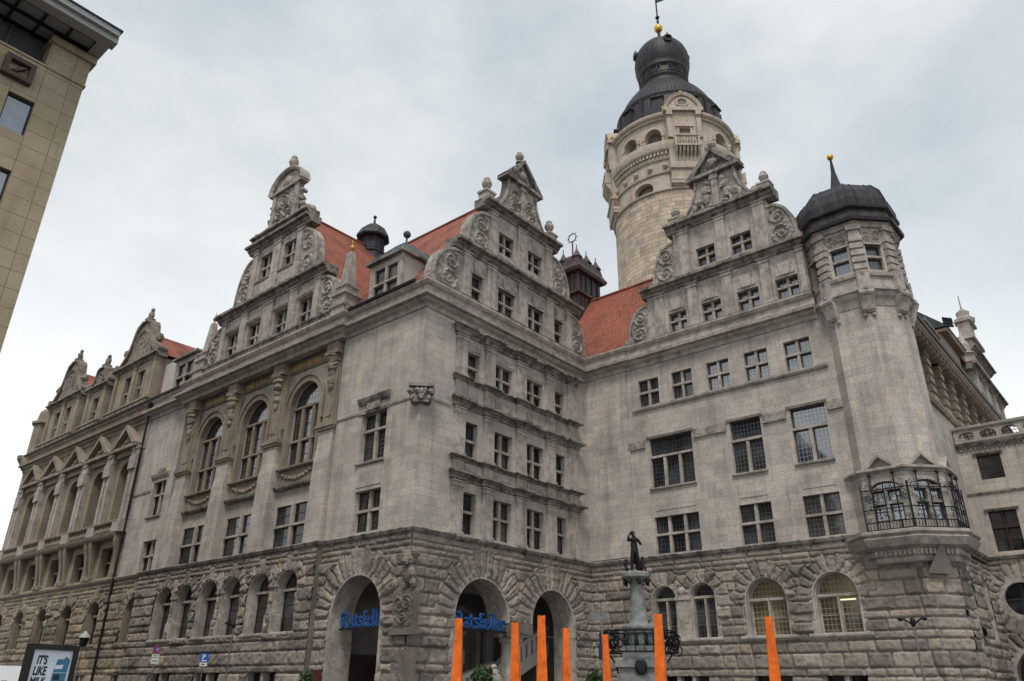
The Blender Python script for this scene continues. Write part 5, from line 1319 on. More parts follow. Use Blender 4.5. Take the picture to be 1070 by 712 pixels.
# pointed quoin under the corbel
mb = MB(); F_ = ocf(1, 0)
A_, B_, T_, D_ = F_.P(-.62, 6.45, 2.02), F_.P(.62, 6.45, 2.02), F_.P(0, 7.75, 2.5), F_.P(0, 6.5, 1.3)
mb.face([A_, B_, T_]); mb.face([A_, T_, D_]); mb.face([B_, T_, D_]); mb.face([A_, B_, D_])
mb.build('pointed_quoin', 'rusticplain', TU)
mb = MB(); octl(mb, [(2.1, 10.95), (2.34, 10.95), (2.38, 11.02), (2.52, 11.1), (2.52, 11.2), (2.1, 11.34)])
for k in (0, 1, 2):
    F_ = ocf(k, 0)
    for sg in (1, -1): mb.prism(F_, [(sg * .78, 11.2), (sg * .6, 11.2), (0, 11.72), (0, 11.86)], 2.1, 2.42)
    mb.prism(F_, [(-.6, 11.2), (.6, 11.2), (0, 11.72)], 2.1, 2.2)
mb.build('oriel_hood', 'trim', TU)
mb = MB()
for k in (0, 1, 2):
    F_ = ocf(k, 0); h = 2.5 * math.tan(PI / 8)
    rn = random.Random(k)
    for s_ in (-h + .02, -h * .5, 0, h * .5, h - .02):
        mb.tube([F_.P(s_, 8.36, 2.5), F_.P(s_, 10.45, 2.5)], .03, 5)
    for j in range(15): s_ = -h + (j + .5) * 2 * h / 15; mb.tube([F_.P(s_, 8.36, 2.5), F_.P(s_, 8.72, 2.5)], .014, 4)
    for z in (8.38, 8.72, 9.3, 10.2): mb.tube([F_.P(-h, z, 2.5), F_.P(h, z, 2.5)], .026, 4)
    for j in range(46):                      # scrollwork
        cs_, cz_, r_ = rn.uniform(-h * .92, h * .92), rn.uniform(8.85, 10.5), rn.uniform(.08, .19)
        if abs(cs_) < .3 and 9.1 < cz_ < 9.9 and j % 4: continue
        t0 = rn.uniform(0, 6.28); sg = rn.choice((1, -1))
        mb.tube([F_.P(cs_ + r_ * (1 - q / 14) * math.cos(t0 + sg * q * .62), cz_ + r_ * (1 - q / 14) * math.sin(t0 + sg * q * .62), 2.5) for q in range(13)], .014, 4)
    for s_ in (-h * .5, h * .5): mb.tube([F_.P(s_, 10.45, 2.5), F_.P(s_, 10.85, 2.5)], .03, 5); mb.lump(F_.P(s_, 10.9, 2.5), (.09, .09, .1), 1)
mb.build('wrought_iron_grille', 'bluegate', TU)
mb = MB(); octl(mb, [(2.1, 19.5), (2.16, 19.6), (2.2, 19.95), (2.34, 20.1), (2.4, 20.3), (2.52, 20.36), (2.52, 20.5), (2.32, 20.6), (2.3, 21.15), (2.42, 21.2), (2.46, 21.36), (2.2, 21.42)])
mb.build('turret_string', 'trim', TU)
mb = MB()
for k in range(-1, 4):
    F_ = ocf(k, 0); h = 2.18 * math.tan(PI / 8)
    mb.wall(F_, -h, h, 21.4, 24.2, 2.18, [(-.42, .42, 21.65, 23.15)], .3)
up = mb.build('turret_storey', 'ashlar', TU)
for k in (0, 1, 2): gable_window(ocf(k, 0), -.42, .42, 21.65, 23.15, 2.18, 1, 22.45, up, 'glassmid' if k else 'glasssky', .25)
mb = MB()
for k in range(-1, 4):
    F_ = ocf(k, 0); relief(mb, F_, -.55, .55, 23.35, 24.05, 2.19, .12, None, [(-.28, 23.7, .3, 1), (.28, 23.7, .3, -1)], k + 2, .06); mb.box(F_, -.5, .5, 23.15, 23.28, 2.1, 2.27)
    a = PI + k * PI / 4 + PI / 8; F2 = Fr((OC[0], OC[1], 0), (math.sin(a), -math.cos(a), 0), (math.cos(a), math.sin(a), 0)); r = 2.18 * K8
    mb.box(F2, -.27, .27, 21.3, 24.2, r - .35, r + .05)
    for j in range(5): mb.box(F2, -.33, .33, 21.62 + j * .42, 21.9 + j * .42, r - .35, r + .14)
    mb.box(F2, -.3, .3, 20.5, 21.5, r - .1, r + .22); mb.box(F2, -.36, .36, 24.0, 24.3, r - .35, r + .18)
    # bracket
    mb.grid([[F2.P(-w, z, r - .3), F2.P(-w, z, dd), F2.P(w, z, dd), F2.P(w, z, r - .3)] for z, dd, w in ((20.45, r + .3, .36), (20.1, r + .32, .36), (19.7, r + .18, .34), (19.3, r + .1, .3), (19.15, r - .02, .26))], 0)
    mb.tube([F2.P(-.36, 20.15, r + .24), F2.P(.36, 20.15, r + .24)], .16, 8)
    for s_ in (-.2, .2): mb.lump(F2.P(s_, 19.05, r - .12), (.12, .12, .14), 1)
mb.build('turret_pilaster', 'trim', TU)
mb = MB(); octl(mb, [(2.0, 24.15), (2.3, 24.2), (2.36, 24.35), (2.5, 24.45), (2.0, 24.5)]); mb.build('turret_cornice', 'trim', TU)
mb = MB(); octl(mb, [(2.2, 24.4), (2.66, 24.45), (2.7, 24.62), (2.5, 24.72), (2.42, 25.2), (2.6, 25.3), (2.62, 25.42), (2.5, 25.45), (2.5, 25.95), (2.32, 26.6), (1.9, 27.2), (1.2, 27.5), (.5, 27.66), (.42, 27.85), (.28, 28.4), (.12, 29.4), (.05, 30.4)])
for k in range(8):
    a = PI / 8 + k * PI / 4
    mb.tube([(OC[0] + r * K8 * math.cos(a), OC[1] + r * K8 * math.sin(a), z) for r, z in ((2.5, 25.45), (2.5, 25.95), (2.33, 26.6), (1.92, 27.2), (1.2, 27.52), (.5, 27.68))], .045, 5)
    a2 = k * PI / 4
    for sh in (-.55, .55):
        mb.tube([(OC[0] + (r + .01) * math.cos(a2) - sh * r / 2.5 * math.sin(a2), OC[1] + (r + .01) * math.sin(a2) + sh * r / 2.5 * math.cos(a2), z) for r, z in ((2.5, 25.45), (2.5, 25.95), (2.33, 26.6), (1.92, 27.2), (1.2, 27.52))], .022, 4)
dm = mb.build('turret_dome', 'copper', TU)
mb = MB(); mb.lump((OC[0], OC[1], 30.55), (.2, .2, .2), 1, amp=.02); mb.build('finial', 'gold', TU)

# ---------------- side behind the turret: loggia, eaves, dormers, end gable
mb = MB(); mb.wall(FT, 40.5, 75, 8.5, 17.0, 0); mb.wall(FT, 40.5, 75, 17.0, 21.2, -1.6); mb.face([FT.P(40.5, 17, 0), FT.P(75, 17, 0), FT.P(75, 17, -1.6), FT.P(40.5, 17, -1.6)])
mb.build('side_wall', 'ashlar', TH)
mb = MB(); mb.prof(FT, 41.0, 75, [(-.2, 16.85), (.15, 16.9), (.25, 17.1), (.25, 17.25), (-.2, 17.3)])
for k in range(8):
    s_ = 45.8 + 3.15 * k
    mb.box(FT, s_ - .42, s_ + .42, 17.2, 20.9, -.6, 0.0)
    for j in range(6): mb.box(FT, s_ - .5, s_ + .5, 17.4 + j * .6, 17.78 + j * .6, -.65, .1)
mb.build('loggia_pier', 'brownplain', TH)
mb = MB(); mb.prof(FT, 41.0, 75, [(-1.6, 20.9), (.55, 20.9), (.7, 21.05), (.75, 21.2), (-1.6, 21.3)])
for k in range(40): mb.box(FT, 42 + .8 * k, 42.25 + .8 * k, 20.6, 20.92, -1.5, .5)
mb.build('eaves', 'brownplain', TH)
mb = MB(); mb.prof(FT, 41.0, 75, [(.5, 21.2), (.82, 21.2), (.86, 21.42), (.5, 21.45)]); mb.build('gutter', 'iron', TH)
roof_quads([[(41, 7.85, 21.4), (75, 7.85, 21.4), (75, 14, 28.5), (41, 14, 28.5)]])
dormer(FT, 52.2, 55.6, 21.6, 24.0, 4.0, 25.2, 2, TH, mat='brown', roof='copper', d=-.3, finial=False)
d = -.1
g = gable_tier(FT, 66.8, 78.6, 20.0, 25.2, d, [(68.8, 70.3, 21.6, 24.0, 2), (72, 73.5, 21.6, 24, 2), (75.2, 76.7, 21.6, 24.0, 2)], [(67.0, 67.9), (70.7, 71.6), (73.9, 74.8), (77.3, 78.2)], TH, name='gable', thick=1.0)
cornice_piece(FT, 66.2, 79.2, 25.2, g, d, 1.0, .6); cornice_piece(FT, 68.6, 76.8, 27.6, g, d, 1.0, .5)
mb = MB(); mb.box(FT, 69.4, 76.0, 25.7, 27.6, d - 1, d); mb.box(FT, 70.8, 74.6, 28.0, 29.4, d - .9, d); mb.box(FT, 70.5, 74.9, 29.4, 29.7, d - 1, d + .3)
mb.box(FT, 71.6, 73.8, 29.7, 31.4, d - .9, d); mb.box(FT, 71.3, 74.1, 31.4, 31.65, d - 1, d + .25); mb.lathe(72.7, 9.1, [(.8, 31.6), (.85, 32.0), (.5, 32.2), (.55, 32.7), (.2, 33.0), (.06, 33.2), (.04, 34.4)], 8); mb.build('gable_crown', 'trim', g)
mb = MB(); mb.lathe(68.4, 9.1, [(.7, 25.7), (.7, 27.0), (.9, 27.1), (.5, 27.3), (.5, 28.0), (.15, 28.6), (.04, 29.4)], 6); mb.build('pinnacle', 'trim', g)
# cresting of wrought iron on the roof behind
mb = MB()
for k in range(9):
    x = 62.5 + .5 * k; mb.tube([(x + .25 * math.cos(t * .6), 9.2, 28.0 + .18 * k + .4 * math.sin(t * .6)) for t in range(11)], .04, 4)
mb.tube([(62, 9.2, 27.4), (67, 9.2, 28.0)], .05, 4); mb.build('roof_cresting', 'iron', TH)
roof_quads([[(62.5, 8.9, 25.6), (70, 8.9, 25.6), (70, 11.2, 28.0), (62.5, 11.2, 28.0)]])
mb = MB(); mb.wall(FT, 57.6, 63.0, 21.4, 25.2, -.25); mb.prof(FT, 57.4, 63.2, [(-3, 25.2), (.2, 25.2), (.3, 25.4), (-3, 25.5)]); mb.face([FT.P(57.6, 21.4, -.25), FT.P(57.6, 25.2, -.25), FT.P(57.6, 25.2, -4), FT.P(57.6, 21.4, -4)])
mb.build('dormer_cheek', 'brown', TH)
mb = MB(); mb.prism(Fr((0, 8.6, 0), (0, 1, 0), (1, 0, 0)), [(-.35, 25.5), (5, 25.5), (5, 27.4), (1.4, 27.2)], 57.3, 63.2); mb.build('dormer_roof', 'slate', TH)

# ---------------- low terrace wing at the far right
wt = [(6.42, 7.65, 13.05, 14.5), (6.35, 7.75, 8.95, 11.2), (1.2, 2.4, 13.05, 14.5), (1.2, 2.6, 8.95, 11.2), (-3.8, -2.6, 13.05, 14.5), (-3.8, -2.4, 8.95, 11.2)]
mb = MB(); mb.wall(FW, -9, 8.6, 8.7, 15.2, 0, wt, .45); mb.face([(51.4, 8.55, 15.2), (75, 8.55, 15.2), (75, -9, 15.2), (51.4, -9, 15.2)]); mb.build('terrace_wing', 'ashlar', TH)
for k, w_ in enumerate(wt): window(FW, *w_, 0, TH, 1 if k % 2 == 0 else 2, () if k % 2 == 0 else (10.3,), recess=.3, sill=False, mull=.08, gl='glassplain', st='redwood' if k % 2 else 'trim', wood='redwood')
mb = MB()
for w_ in wt: mb.prof(FW, w_[0] - .15, w_[1] + .15, [(-.1, w_[3]), (.1, w_[3]), (.16, w_[3] + .12), (-.1, w_[3] + .18)])
mb.prof(FW, -9, 8.6, [(-.1, 12.2), (.05, 12.2), (.08, 12.32), (-.1, 12.38)]); mb.prof(FW, -9, 8.6, [(-.1, 14.95), (.08, 14.95), (.2, 15.12), (.26, 15.3), (-.3, 15.36)])
for k in range(70): mb.box(FW, -9 + .25 * k, -8.88 + .25 * k, 14.84, 14.96, -.05, .1)
mb.build('string_course', 'trimdark', TH)
mb = MB(); bo = [(8.3 - 1.12 * k - .86, 8.3 - 1.12 * k, 15.5, 16.0, .26) for k in range(15)]
mb.wall(FW, -9, 8.55, 15.3, 16.15, .05, bo, .4); mb.wall(FW, -9, 8.55, 15.3, 16.15, -.35, bo, .02); mb.prof(FW, -9, 8.6, [(-.42, 16.12), (.1, 16.12), (.16, 16.2), (.16, 16.34), (-.42, 16.38)])
tb = mb.build('terrace_balustrade', 'trim', TH)
mb = MB()
for a, b, p, q, r_ in bo:
    for k in range(4): mb.tube([FW.P(a + .1 + k * .2, 15.5, -.1), FW.P(a + .2 + k * .2, 15.8, -.1), FW.P(a + .1 + k * .2, 15.98, -.1)], .018, 4)
    mb.tube([FW.P(a, 15.72, -.1), FW.P(b, 15.72, -.1)], .018, 4)
mb.build('iron_infill', 'iron', tb)

# ================================================================== CLOCK TOWER of the hall
CT = Cy(TX, TY, 8.8)
mb = MB(); mb.lathe(TX, TY, [(9.1, 15), (9.0, 22), (8.8, 40), (8.72, 62.0)], 72, cap=False)
TW = mb.build('tower', 'towerstone', TH, smooth=True)
arcd = [220 + 90 * k for k in range(4)]     # directions of the four balconies
def arc(deg, r=8.8): return R(deg) * r
mb = MB()
# smooth zone with openings above the rubble
ops = []
for b0 in arcd:
    for da in (29.5, 41): ops.append((arc(b0 - da - 9.5), arc(b0 - da + 9.5), 62.4, 64.1, .95))
ops = [(a, b, p, q, r_) for a, b, p, q, r_ in ops]
s0_, s1_ = arc(40), arc(400)
def norm(o): 
    a, b = o[0], o[1]
    while a < s0_: a += 2 * PI * 8.8; b += 2 * PI * 8.8
    while a > s1_: a -= 2 * PI * 8.8; b -= 2 * PI * 8.8
    return (a, b) + o[2:]
ops = [norm(o) for o in ops]
keepops = [o for i, o in enumerate(ops) if i % 2 == 1]
mb.wall(CT, s0_, s1_, 62.3, 69.2, -.05, keepops, .8, 0, .5)
op2 = [norm((arc(b0 - da - 7.8), arc(b0 - da + 7.8), 70.0, 72.45, 1.2)) for b0 in arcd for da in (27.5, 51.5)]
mb.wall(CT, s0_, s1_, 69.2, 74.3, -.1, op2, 1.0, 0, .5)
mb.build('tower_storey', 'towertrim', TW)
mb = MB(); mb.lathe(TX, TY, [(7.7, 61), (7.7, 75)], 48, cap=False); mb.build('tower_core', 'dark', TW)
mb = MB()
mb.lathe(TX, TY, [(8.6, 61.9), (8.95, 62.0), (9.0, 62.2), (8.85, 62.35), (8.6, 62.4)], 72, cap=False)
mb.lathe(TX, TY, [(8.6, 64.7), (8.95, 64.8), (9.0, 65.05), (8.85, 65.15), (8.6, 65.2)], 72, cap=False)
mb.lathe(TX, TY, [(8.6, 66.9), (8.95, 67.0), (9.05, 67.3), (9.0, 67.5), (9.0, 68.0), (9.35, 68.15), (9.5, 68.4), (9.6, 69.0), (9.6, 69.5), (9.45, 69.7), (9.3, 69.75), (8.6, 69.8)], 72, cap=False)
mb.lathe(TX, TY, [(8.6, 73.6), (8.95, 73.75), (9.0, 74.0), (9.3, 74.2), (9.4, 74.5), (9.35, 74.7), (7.8, 75.0)], 72, cap=False)
mb.build('tower_moulding', 'towertrim', TW, smooth=False)
mb = MB()
for k in range(110):
    a = 2 * PI * k / 110; F_ = Fr((TX, TY, 0), (-math.sin(a), math.cos(a), 0), (math.cos(a), math.sin(a), 0)); mb.box(F_, -.15, .15, 67.6, 68.05, 8.8, 9.28)
mb.build('tower_dentil', 'towertrim', TW); mb = MB()
for k in range(26):
    a = 2 * PI * (k + .5) / 26; mb = MB(); mb.lump((TX + 8.85 * math.cos(a), TY + 8.85 * math.sin(a), 65.95), (.4, .4, .4), k, amp=.12); mb.build('boss', 'towertrim', TW)
mb = MB()
for o_ in op2:
    c = (o_[0] + o_[1]) / 2; w = (o_[1] - o_[0]) / 2
    mb.archivolt(CT, c, 71.25, w - .02, w + .3, -.5, .12, 70.0, 16, k=1.2 / w); mb.box(CT, c - w - .4, c - w + .02, 70.9, 71.25, -.2, .22); mb.box(CT, c + w - .02, c + w + .4, 70.9, 71.25, -.2, .22)
mb.build('arcade_frame', 'towertrim', TW)
for b0 in arcd:                                # balconied bays with curved pediments
    a = R(b0); F_ = Fr((TX, TY, 0), (-math.sin(a), math.cos(a), 0), (math.cos(a), math.sin(a), 0))
    mb = MB(); hw = 2.35
    mb.wall(F_, -hw, hw, 62.6, 75.0, 9.25, [(-.75, .75, 69.9, 71.6)], .8)
    for s_ in (-hw, hw): mb.face([F_.P(s_, 62.6, 9.25), F_.P(s_, 75, 9.25), F_.P(s_, 75, 7.6), F_.P(s_, 62.6, 7.6)])
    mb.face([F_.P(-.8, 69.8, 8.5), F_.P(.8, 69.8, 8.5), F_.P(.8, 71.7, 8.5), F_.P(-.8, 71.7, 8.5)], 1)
    mb.box(F_, -1.2, 1.2, 71.75, 71.95, 9.2, 9.5); mb.box(F_, -1.0, -.75, 69.9, 71.75, 9.2, 9.36); mb.box(F_, .75, 1.0, 69.9, 71.75, 9.2, 9.36); mb.prism(F_, [(-1.1, 71.95), (1.1, 71.95), (.9, 72.5), (-.9, 72.5)], 9.2, 9.36)
    # corbelling
    mb.grid([[F_.P(-w, z, 8.4), F_.P(-w, z, dd), F_.P(w, z, dd), F_.P(w, z, 8.4)] for z, dd, w in ((62.3, 8.9, 1.9), (62.7, 9.2, 2.3), (63.2, 9.35, 2.45), (63.5, 9.3, 2.35), (64.6, 9.35, 2.35), (64.8, 9.6, 2.5), (65.1, 9.6, 2.5))], 0)
    for s_ in (-2.0, 2.0): pilaster(mb, F_, s_ - .32, s_ + .32, 69.9, 74.0, 9.2, 9.5, .6, .3); mb.box(F_, s_ - .4, s_ + .4, 73.6, 74.4, 9.2, 9.75)
    bay = mb.build('tower_bay', ['towertrim', 'dark'], TW)
    mb = MB()
    mb.box(F_, -1.7, 1.7, 68.0, 68.35, 9.0, 10.2); mb.box(F_, -1.7, 1.7, 69.65, 69.9, 9.85, 10.2)
    for k in range(9): s_ = -1.55 + 3.1 * k / 8; mb.lathe(*(F_.P(s_, 0, 10.02).xy), [(.11, 68.35), (.17, 68.7), (.08, 69.2), (.14, 69.65)], 6)
    for s_ in (-1.55, 1.55): mb.box(F_, s_ - .16, s_ + .16, 68.3, 69.75, 9.2, 10.15)
    for k in range(7):
        s_ = -1.5 + .5 * k; mb.grid([[F_.P(s_ - .14, z, 9), F_.P(s_ - .14, z, dd), F_.P(s_ + .14, z, dd), F_.P(s_ + .14, z, 9)] for z, dd in ((66.2, 9.3), (66.8, 9.45), (67.3, 9.85), (68.0, 10.15))], 0)
    mb.build('balcony', 'towertrim', bay)
    mb = MB(); n = 14
    mb.box(F_, -2.75, 2.75, 74.4, 74.95, 8.0, 9.7)
    prf = [(2.6 * math.cos(PI * i / n) if 3 <= i <= n - 3 else 2.6 * math.cos(PI * i / n), 74.95 + (2.7 * math.sin(PI * i / n) ** 1.5)) for i in range(n + 1)]
    mb.prism(F_, prf, 7.5, 9.25)
    rows = [[F_.P(s_ * f_, 74.95 + (z - 74.95) * f_, dd) for f_, dd in ((.86, 9.0), (.86, 9.45), (1.04, 9.6), (1.04, 7.6))] for s_, z in prf]
    mb.grid(rows, 0, close=True)
    rows = [[F_.P(r_ * 1.2 * math.cos(2 * PI * i / 16), 76.1 + r_ * math.sin(2 * PI * i / 16), dd) for r_, dd in ((.55, 9.0), (.55, 9.4), (.75, 9.4), (.75, 9.0))] for i in range(17)]
    mb.grid(rows, 0, close=True); mb.face([F_.P(.66 * math.cos(2 * PI * i / 16), 76.1 + .55 * math.sin(2 * PI * i / 16), 9.27) for i in range(16)], 1)
    mb.build('curved_pediment', ['towertrim', 'dark'], bay)
    mb = MB()
    for s_, z in ((0, 78.05), (-2.6, 75.3), (2.6, 75.3)): p = F_.P(s_, z, 9.0); mb.lump(p, (.27, .27, .3), 1, amp=.02)
    mb.build('finial', 'gold', bay)
# copper dome in three stages
mb = MB()
mb.lathe(TX, TY, [(8.2, 74.8), (8.3, 75.1), (8.0, 75.4), (7.85, 76.2), (7.6, 79.0), (7.4, 79.4), (7.6, 79.7), (7.68, 80.0), (7.45, 80.2), (7.2, 80.4), (6.95, 81.1), (6.6, 82.0), (6.1, 82.9), (5.5, 83.8), (4.8, 84.6), (4.2, 85.2), (3.75, 85.9)], 64, cap=False)
dome = mb.build('dome', 'copper', TW, smooth=True)
mb = MB()
mb.lathe(TX, TY, [(3.85, 85.7), (3.6, 86.3), (3.5, 86.8), (3.75, 87.0), (3.75, 87.2), (3.55, 87.35), (3.5, 88.7), (3.85, 88.95), (3.92, 89.2), (3.74, 89.35), (4.02, 89.9), (4.2, 90.8), (4.25, 91.8), (4.15, 92.9), (3.82, 93.9), (3.15, 94.9), (2.25, 95.45), (1.15, 95.8), (.45, 95.9), (.3, 96.6), (.22, 99.0)], 48, cap=False)
lan = mb.build('lantern', 'copper', TW, smooth=True)
mb = MB()
for k in range(14):
    a = 2 * PI * k / 14 + .1; F_ = Fr((TX, TY, 0), (-math.sin(a), math.cos(a), 0), (math.cos(a), math.sin(a), 0))
    mb.box(F_, -.5, .5, 87.6, 88.5, 3.2, 3.58, 1); mb.box(F_, -.66, -.5, 87.4, 88.7, 3.2, 3.74); mb.box(F_, .5, .66, 87.4, 88.7, 3.2, 3.74)
mb.build('lantern_opening', ['copper', 'black'], lan)
mb = MB()
for k in range(20):
    a = 2 * PI * k / 20; F_ = Fr((TX, TY, 0), (-math.sin(a), math.cos(a), 0), (math.cos(a), math.sin(a), 0))
    if k % 2: mb.box(F_, -.8, .8, 75.8, 78.6, 7.3, 8.0); mb.box(F_, -.55, .55, 76.5, 78.2, 7.9, 8.02, 1); mb.box(F_, -.95, .95, 78.6, 78.85, 7.3, 8.25)
    else: mb.box(F_, -.18, .18, 75.6, 79.3, 7.3, 7.92)
mb.build('dome_dormer', ['copper', 'black'], dome)
mb = MB()
for k in range(72):
    a = 2 * PI * k / 72; mb.tube([(TX + r * math.cos(a), TY + r * math.sin(a), z) for r, z in ((7.2, 80.4), (6.95, 81.1), (6.6, 82.0), (6.1, 82.9), (5.5, 83.8), (4.8, 84.6), (4.2, 85.2))], .05, 4)
mb.build('standing_seam', 'copper', dome); mb = MB()
for k in range(36):
    a = 2 * PI * k / 36; mb.tube([(TX + (r - .005) * math.cos(a), TY + (r - .005) * math.sin(a), z) for r, z in ((4.02, 89.9), (4.2, 90.8), (4.25, 91.8), (4.15, 92.9), (3.82, 93.9), (3.15, 94.9), (2.25, 95.45), (1.15, 95.8))], .035, 4)
mb.build('standing_seam', 'copper', lan)
for b0 in (224, 314, 134, 44):      # clock-like round lucarnes on the bulb
    a = R(b0); F_ = Fr((TX, TY, 0), (-math.sin(a), math.cos(a), 0), (math.cos(a), math.sin(a), 0))
    mb = MB(); rows = [[F_.P(r_ * math.cos(2 * PI * i / 18), 93.4 + r_ * math.sin(2 * PI * i / 18), dd) for r_, dd in ((.0, 4.15), (.42, 4.15), (.46, 4.4), (.66, 4.4), (.7, 4.2), (.7, 2.5))] for i in range(19)]
    mb.grid(rows, 0); mb.tube([F_.P(0, 94.0, 4.1), F_.P(0, 94.7, 4.1)], .09, 6); mb.build('lucarne', 'copper', lan)
mb = MB(); mb.lathe(TX, TY, [(.1, 98.9), (.45, 99.1), (.68, 99.5), (.68, 99.9), (.45, 100.3), (.1, 100.5)], 18); mb.build('gilt_ball', 'gold', lan, smooth=True)
mb = MB(); mb.tube([(TX, TY, 100.4), (TX, TY, 110)], .13, 8); mb.lump((TX, TY, 102.2), (.35, .35, .35), 1, amp=.02); mb.lump((TX, TY, 101.3), (.22, .22, .22), 1, amp=.02)
F_ = Fr((TX, TY, 0), (.65, -.76, 0), (.76, .65, 0))
mb.prism(F_, [(.1, 105.5), (1.4, 106.2), (1.3, 107.6), (.1, 107.9)], -.03, .03); mb.build('spire', 'iron', lan)

# ================================================================== OFFICE BUILDING on the left
OB = empty('office_building', (0, 32, 0), 'sandstone clad office block with wide projecting eave at the left edge', 'office building')
ow = []
for k in range(7):
    z1_ = 24.15 - 3.53 * k; 
    for j in range(9): xr_ = 6.1 - 2.35 * j; ow.append((xr_ - 1.0, xr_, z1_ - 1.75, z1_))
mb = MB(); mb.wall(FB, -24, 7.63, 0, 26.15, 0, ow, .3)
mb.face([(7.63, 32, 0), (7.63, 32, 26.15), (7.63, 60, 26.15), (7.63, 60, 0)]); mb.face([(-24, 32, 26.15), (7.63, 32, 26.15), (7.63, 60, 26.15), (-24, 60, 26.15)])
mb.build('wall', 'officestone', OB)
for o_ in ow:
    mb = MB(); a, b, p, q = o_
    for bx in ((a, a + .06, p, q), (b - .06, b, p, q)): mb.box(FB, *bx, -.26, -.14)
    mb.box(FB, a + .06, b - .06, q - .1, q, -.26, -.14); mb.box(FB, a + .06, b - .06, p, p + .07, -.26, -.14)
    w_ = mb.build('window', 'black', OB); g_ = MB(); g_.face([FB.P(a, p, -.2), FB.P(b, p, -.2), FB.P(b, q, -.2), FB.P(a, q, -.2)]); g_.build('pane', 'glassoffice', w_, recalc=False)
mb = MB(); mb.box(FB, 6.0, 7.66, 26.2, 27.45, -1.4, .03); mb.box(FB, 5.9, 7.82, 27.45, 27.82, -1.5, .16); mb.build('corner_pier', 'officestone', OB)
mb = MB(); mb.box(FB, -24, 7.7, 26.1, 26.2, -.4, .06); mb.build('coping', 'officestone', OB)
mb = MB()
for k in range(38): mb.prof(FB, -24, 6.0, [(-.9, 26.2 + .05 * k), (-.86, 26.2 + .05 * k), (-.89, 26.235 + .05 * k), (-.93, 26.235 + .05 * k)])
mb.box(FB, -24, 6.0, 26.2, 28.1, -1.1, -.95)
mb.build('louvre_screen', 'louvre', OB)
mb = MB()
for k in range(6): mb.tube([FB.P(4.55 - 2.1 * k, 26.2, -.8), FB.P(4.55 - 2.1 * k, 28.1, -.8)], .04, 6)
for x in (6.45, 7.25): mb.lathe(x, 32.9, [(.2, 27.8), (.2, 28.1)], 14)
mb.build('post', 'steel', OB)
mb = MB(); mb.box(FB, -24, 7.8, 28.07, 28.2, -14, 1.6); mb.build('eave_soffit', 'soffitglass', OB)
mb = MB()
for k in range(26): mb.box(FB, 7.4 - 1.05 * k - .05, 7.4 - 1.05 * k + .05, 27.94, 28.08, -6, 1.1)
for d_ in (-.75, .15, 1.05): mb.box(FB, -24, 7.5, 27.93, 28.075, d_ - .05, d_ + .05)
mb.build('eave_beam', 'black', OB)
mb = MB(); mb.box(FB, -24, 8.0, 27.87, 28.2, 1.12, 1.7); mb.box(FB, 7.35, 7.83, 27.875, 28.195, -14, 1.695); mb.box(FB, -24, 7.95, 28.15, 28.42, -14, 1.9)
mb.build('fascia', 'soffit', OB)
mb = MB(); mb.box(FB, -24, 8.02, 28.42, 28.5, -14, 1.96); mb.build('roof_edge', 'navy', OB)
mb = MB()                         # square emblem with a slash
q0, q1, r0, r1 = 4.5, 5.72, 24.55, 25.75
q0, q1, r0, r1 = 4.58, 5.72, 24.72, 25.72
t_ = .2
mb.box(FB, q0, q1, r0, r0 + t_, 0, .3); mb.box(FB, q0, q1, r1 - t_, r1, 0, .3); mb.box(FB, q0, q0 + t_, r0 + t_, r1 - t_, 0, .298); mb.box(FB, q1 - t_, q1, r0 + t_, r1 - t_, 0, .298)
mb.prism(FB, [(q0 + .3, r0 + .32), (q0 + .48, r0 + .32), (q1 - .3, r1 - .32), (q1 - .48, r1 - .32)], 0, .22)
mb.build('emblem', 'rust', OB)

# ================================================================== THINGS ON THE SQUARE
def shift(o, loc):
    o.data.transform(Matrix.Translation(-Vector(loc))); o.location = loc
    return o

# orange pylons
posts = [(478.5, 647, 17.2), (539, 652, 18.2), (566.5, 644, 16.3), (590, 657, 19.7), (634, 664, 22.0), (684.5, 643, 16.0), (801, 646, 17.0)]
PXY = [(12.35, 11.98), (13.93, 11.71), (12.80, 10.09), (15.80, 11.75), (18.29, 12.22), (13.81, 8.09), (15.66, 6.62)]
LAB = ['orange pylon in front of the left blue restaurant lettering by the portal', 'orange pylon in front of the column between the two portals', 'tallest looking orange pylon in front of the right portal opening',
       'short orange pylon before the right jamb of the right portal', 'thinnest orange pylon beside the grey post left of the fountain', 'broad orange pylon overlapping the fountain column', 'orange pylon standing alone before the lit arched window at right']
for i, (x, y) in enumerate(PXY):
    mb = MB(); rn = random.Random(i + 3); rows = []
    yaw = math.atan2(y, x) + rn.uniform(-.25, .25); lx, ly = rn.uniform(-.02, .02), rn.uniform(-.02, .02)
    for j in range(25):
        z = 3.0 * j / 24; w = .155 - .08 * (z / 3.0)
        row = []
        for k in range(16):
            a = 2 * PI * k / 16; q = max(abs(math.cos(a)), abs(math.sin(a))); r_ = w / q ** .75 * (1 + rn.uniform(-.03, .03) + .04 * math.sin(5 * z + 2 * a + i) + .02 * math.sin(17 * z + 3 * a))
            row.append((x + lx * z + r_ * math.cos(a + yaw), y + ly * z + r_ * math.sin(a + yaw), z + (rn.uniform(-.01, .02) if j == 24 else 0)))
        rows.append(row)
    mb.grid(rows, 0, close=True); mb.face(rows[-1]); o = mb.build('orange_pylon', 'orange', smooth=False); shift(o, (x, y, 0)); tag(o, LAB[i], 'pylon', 'orange pylons on the square')

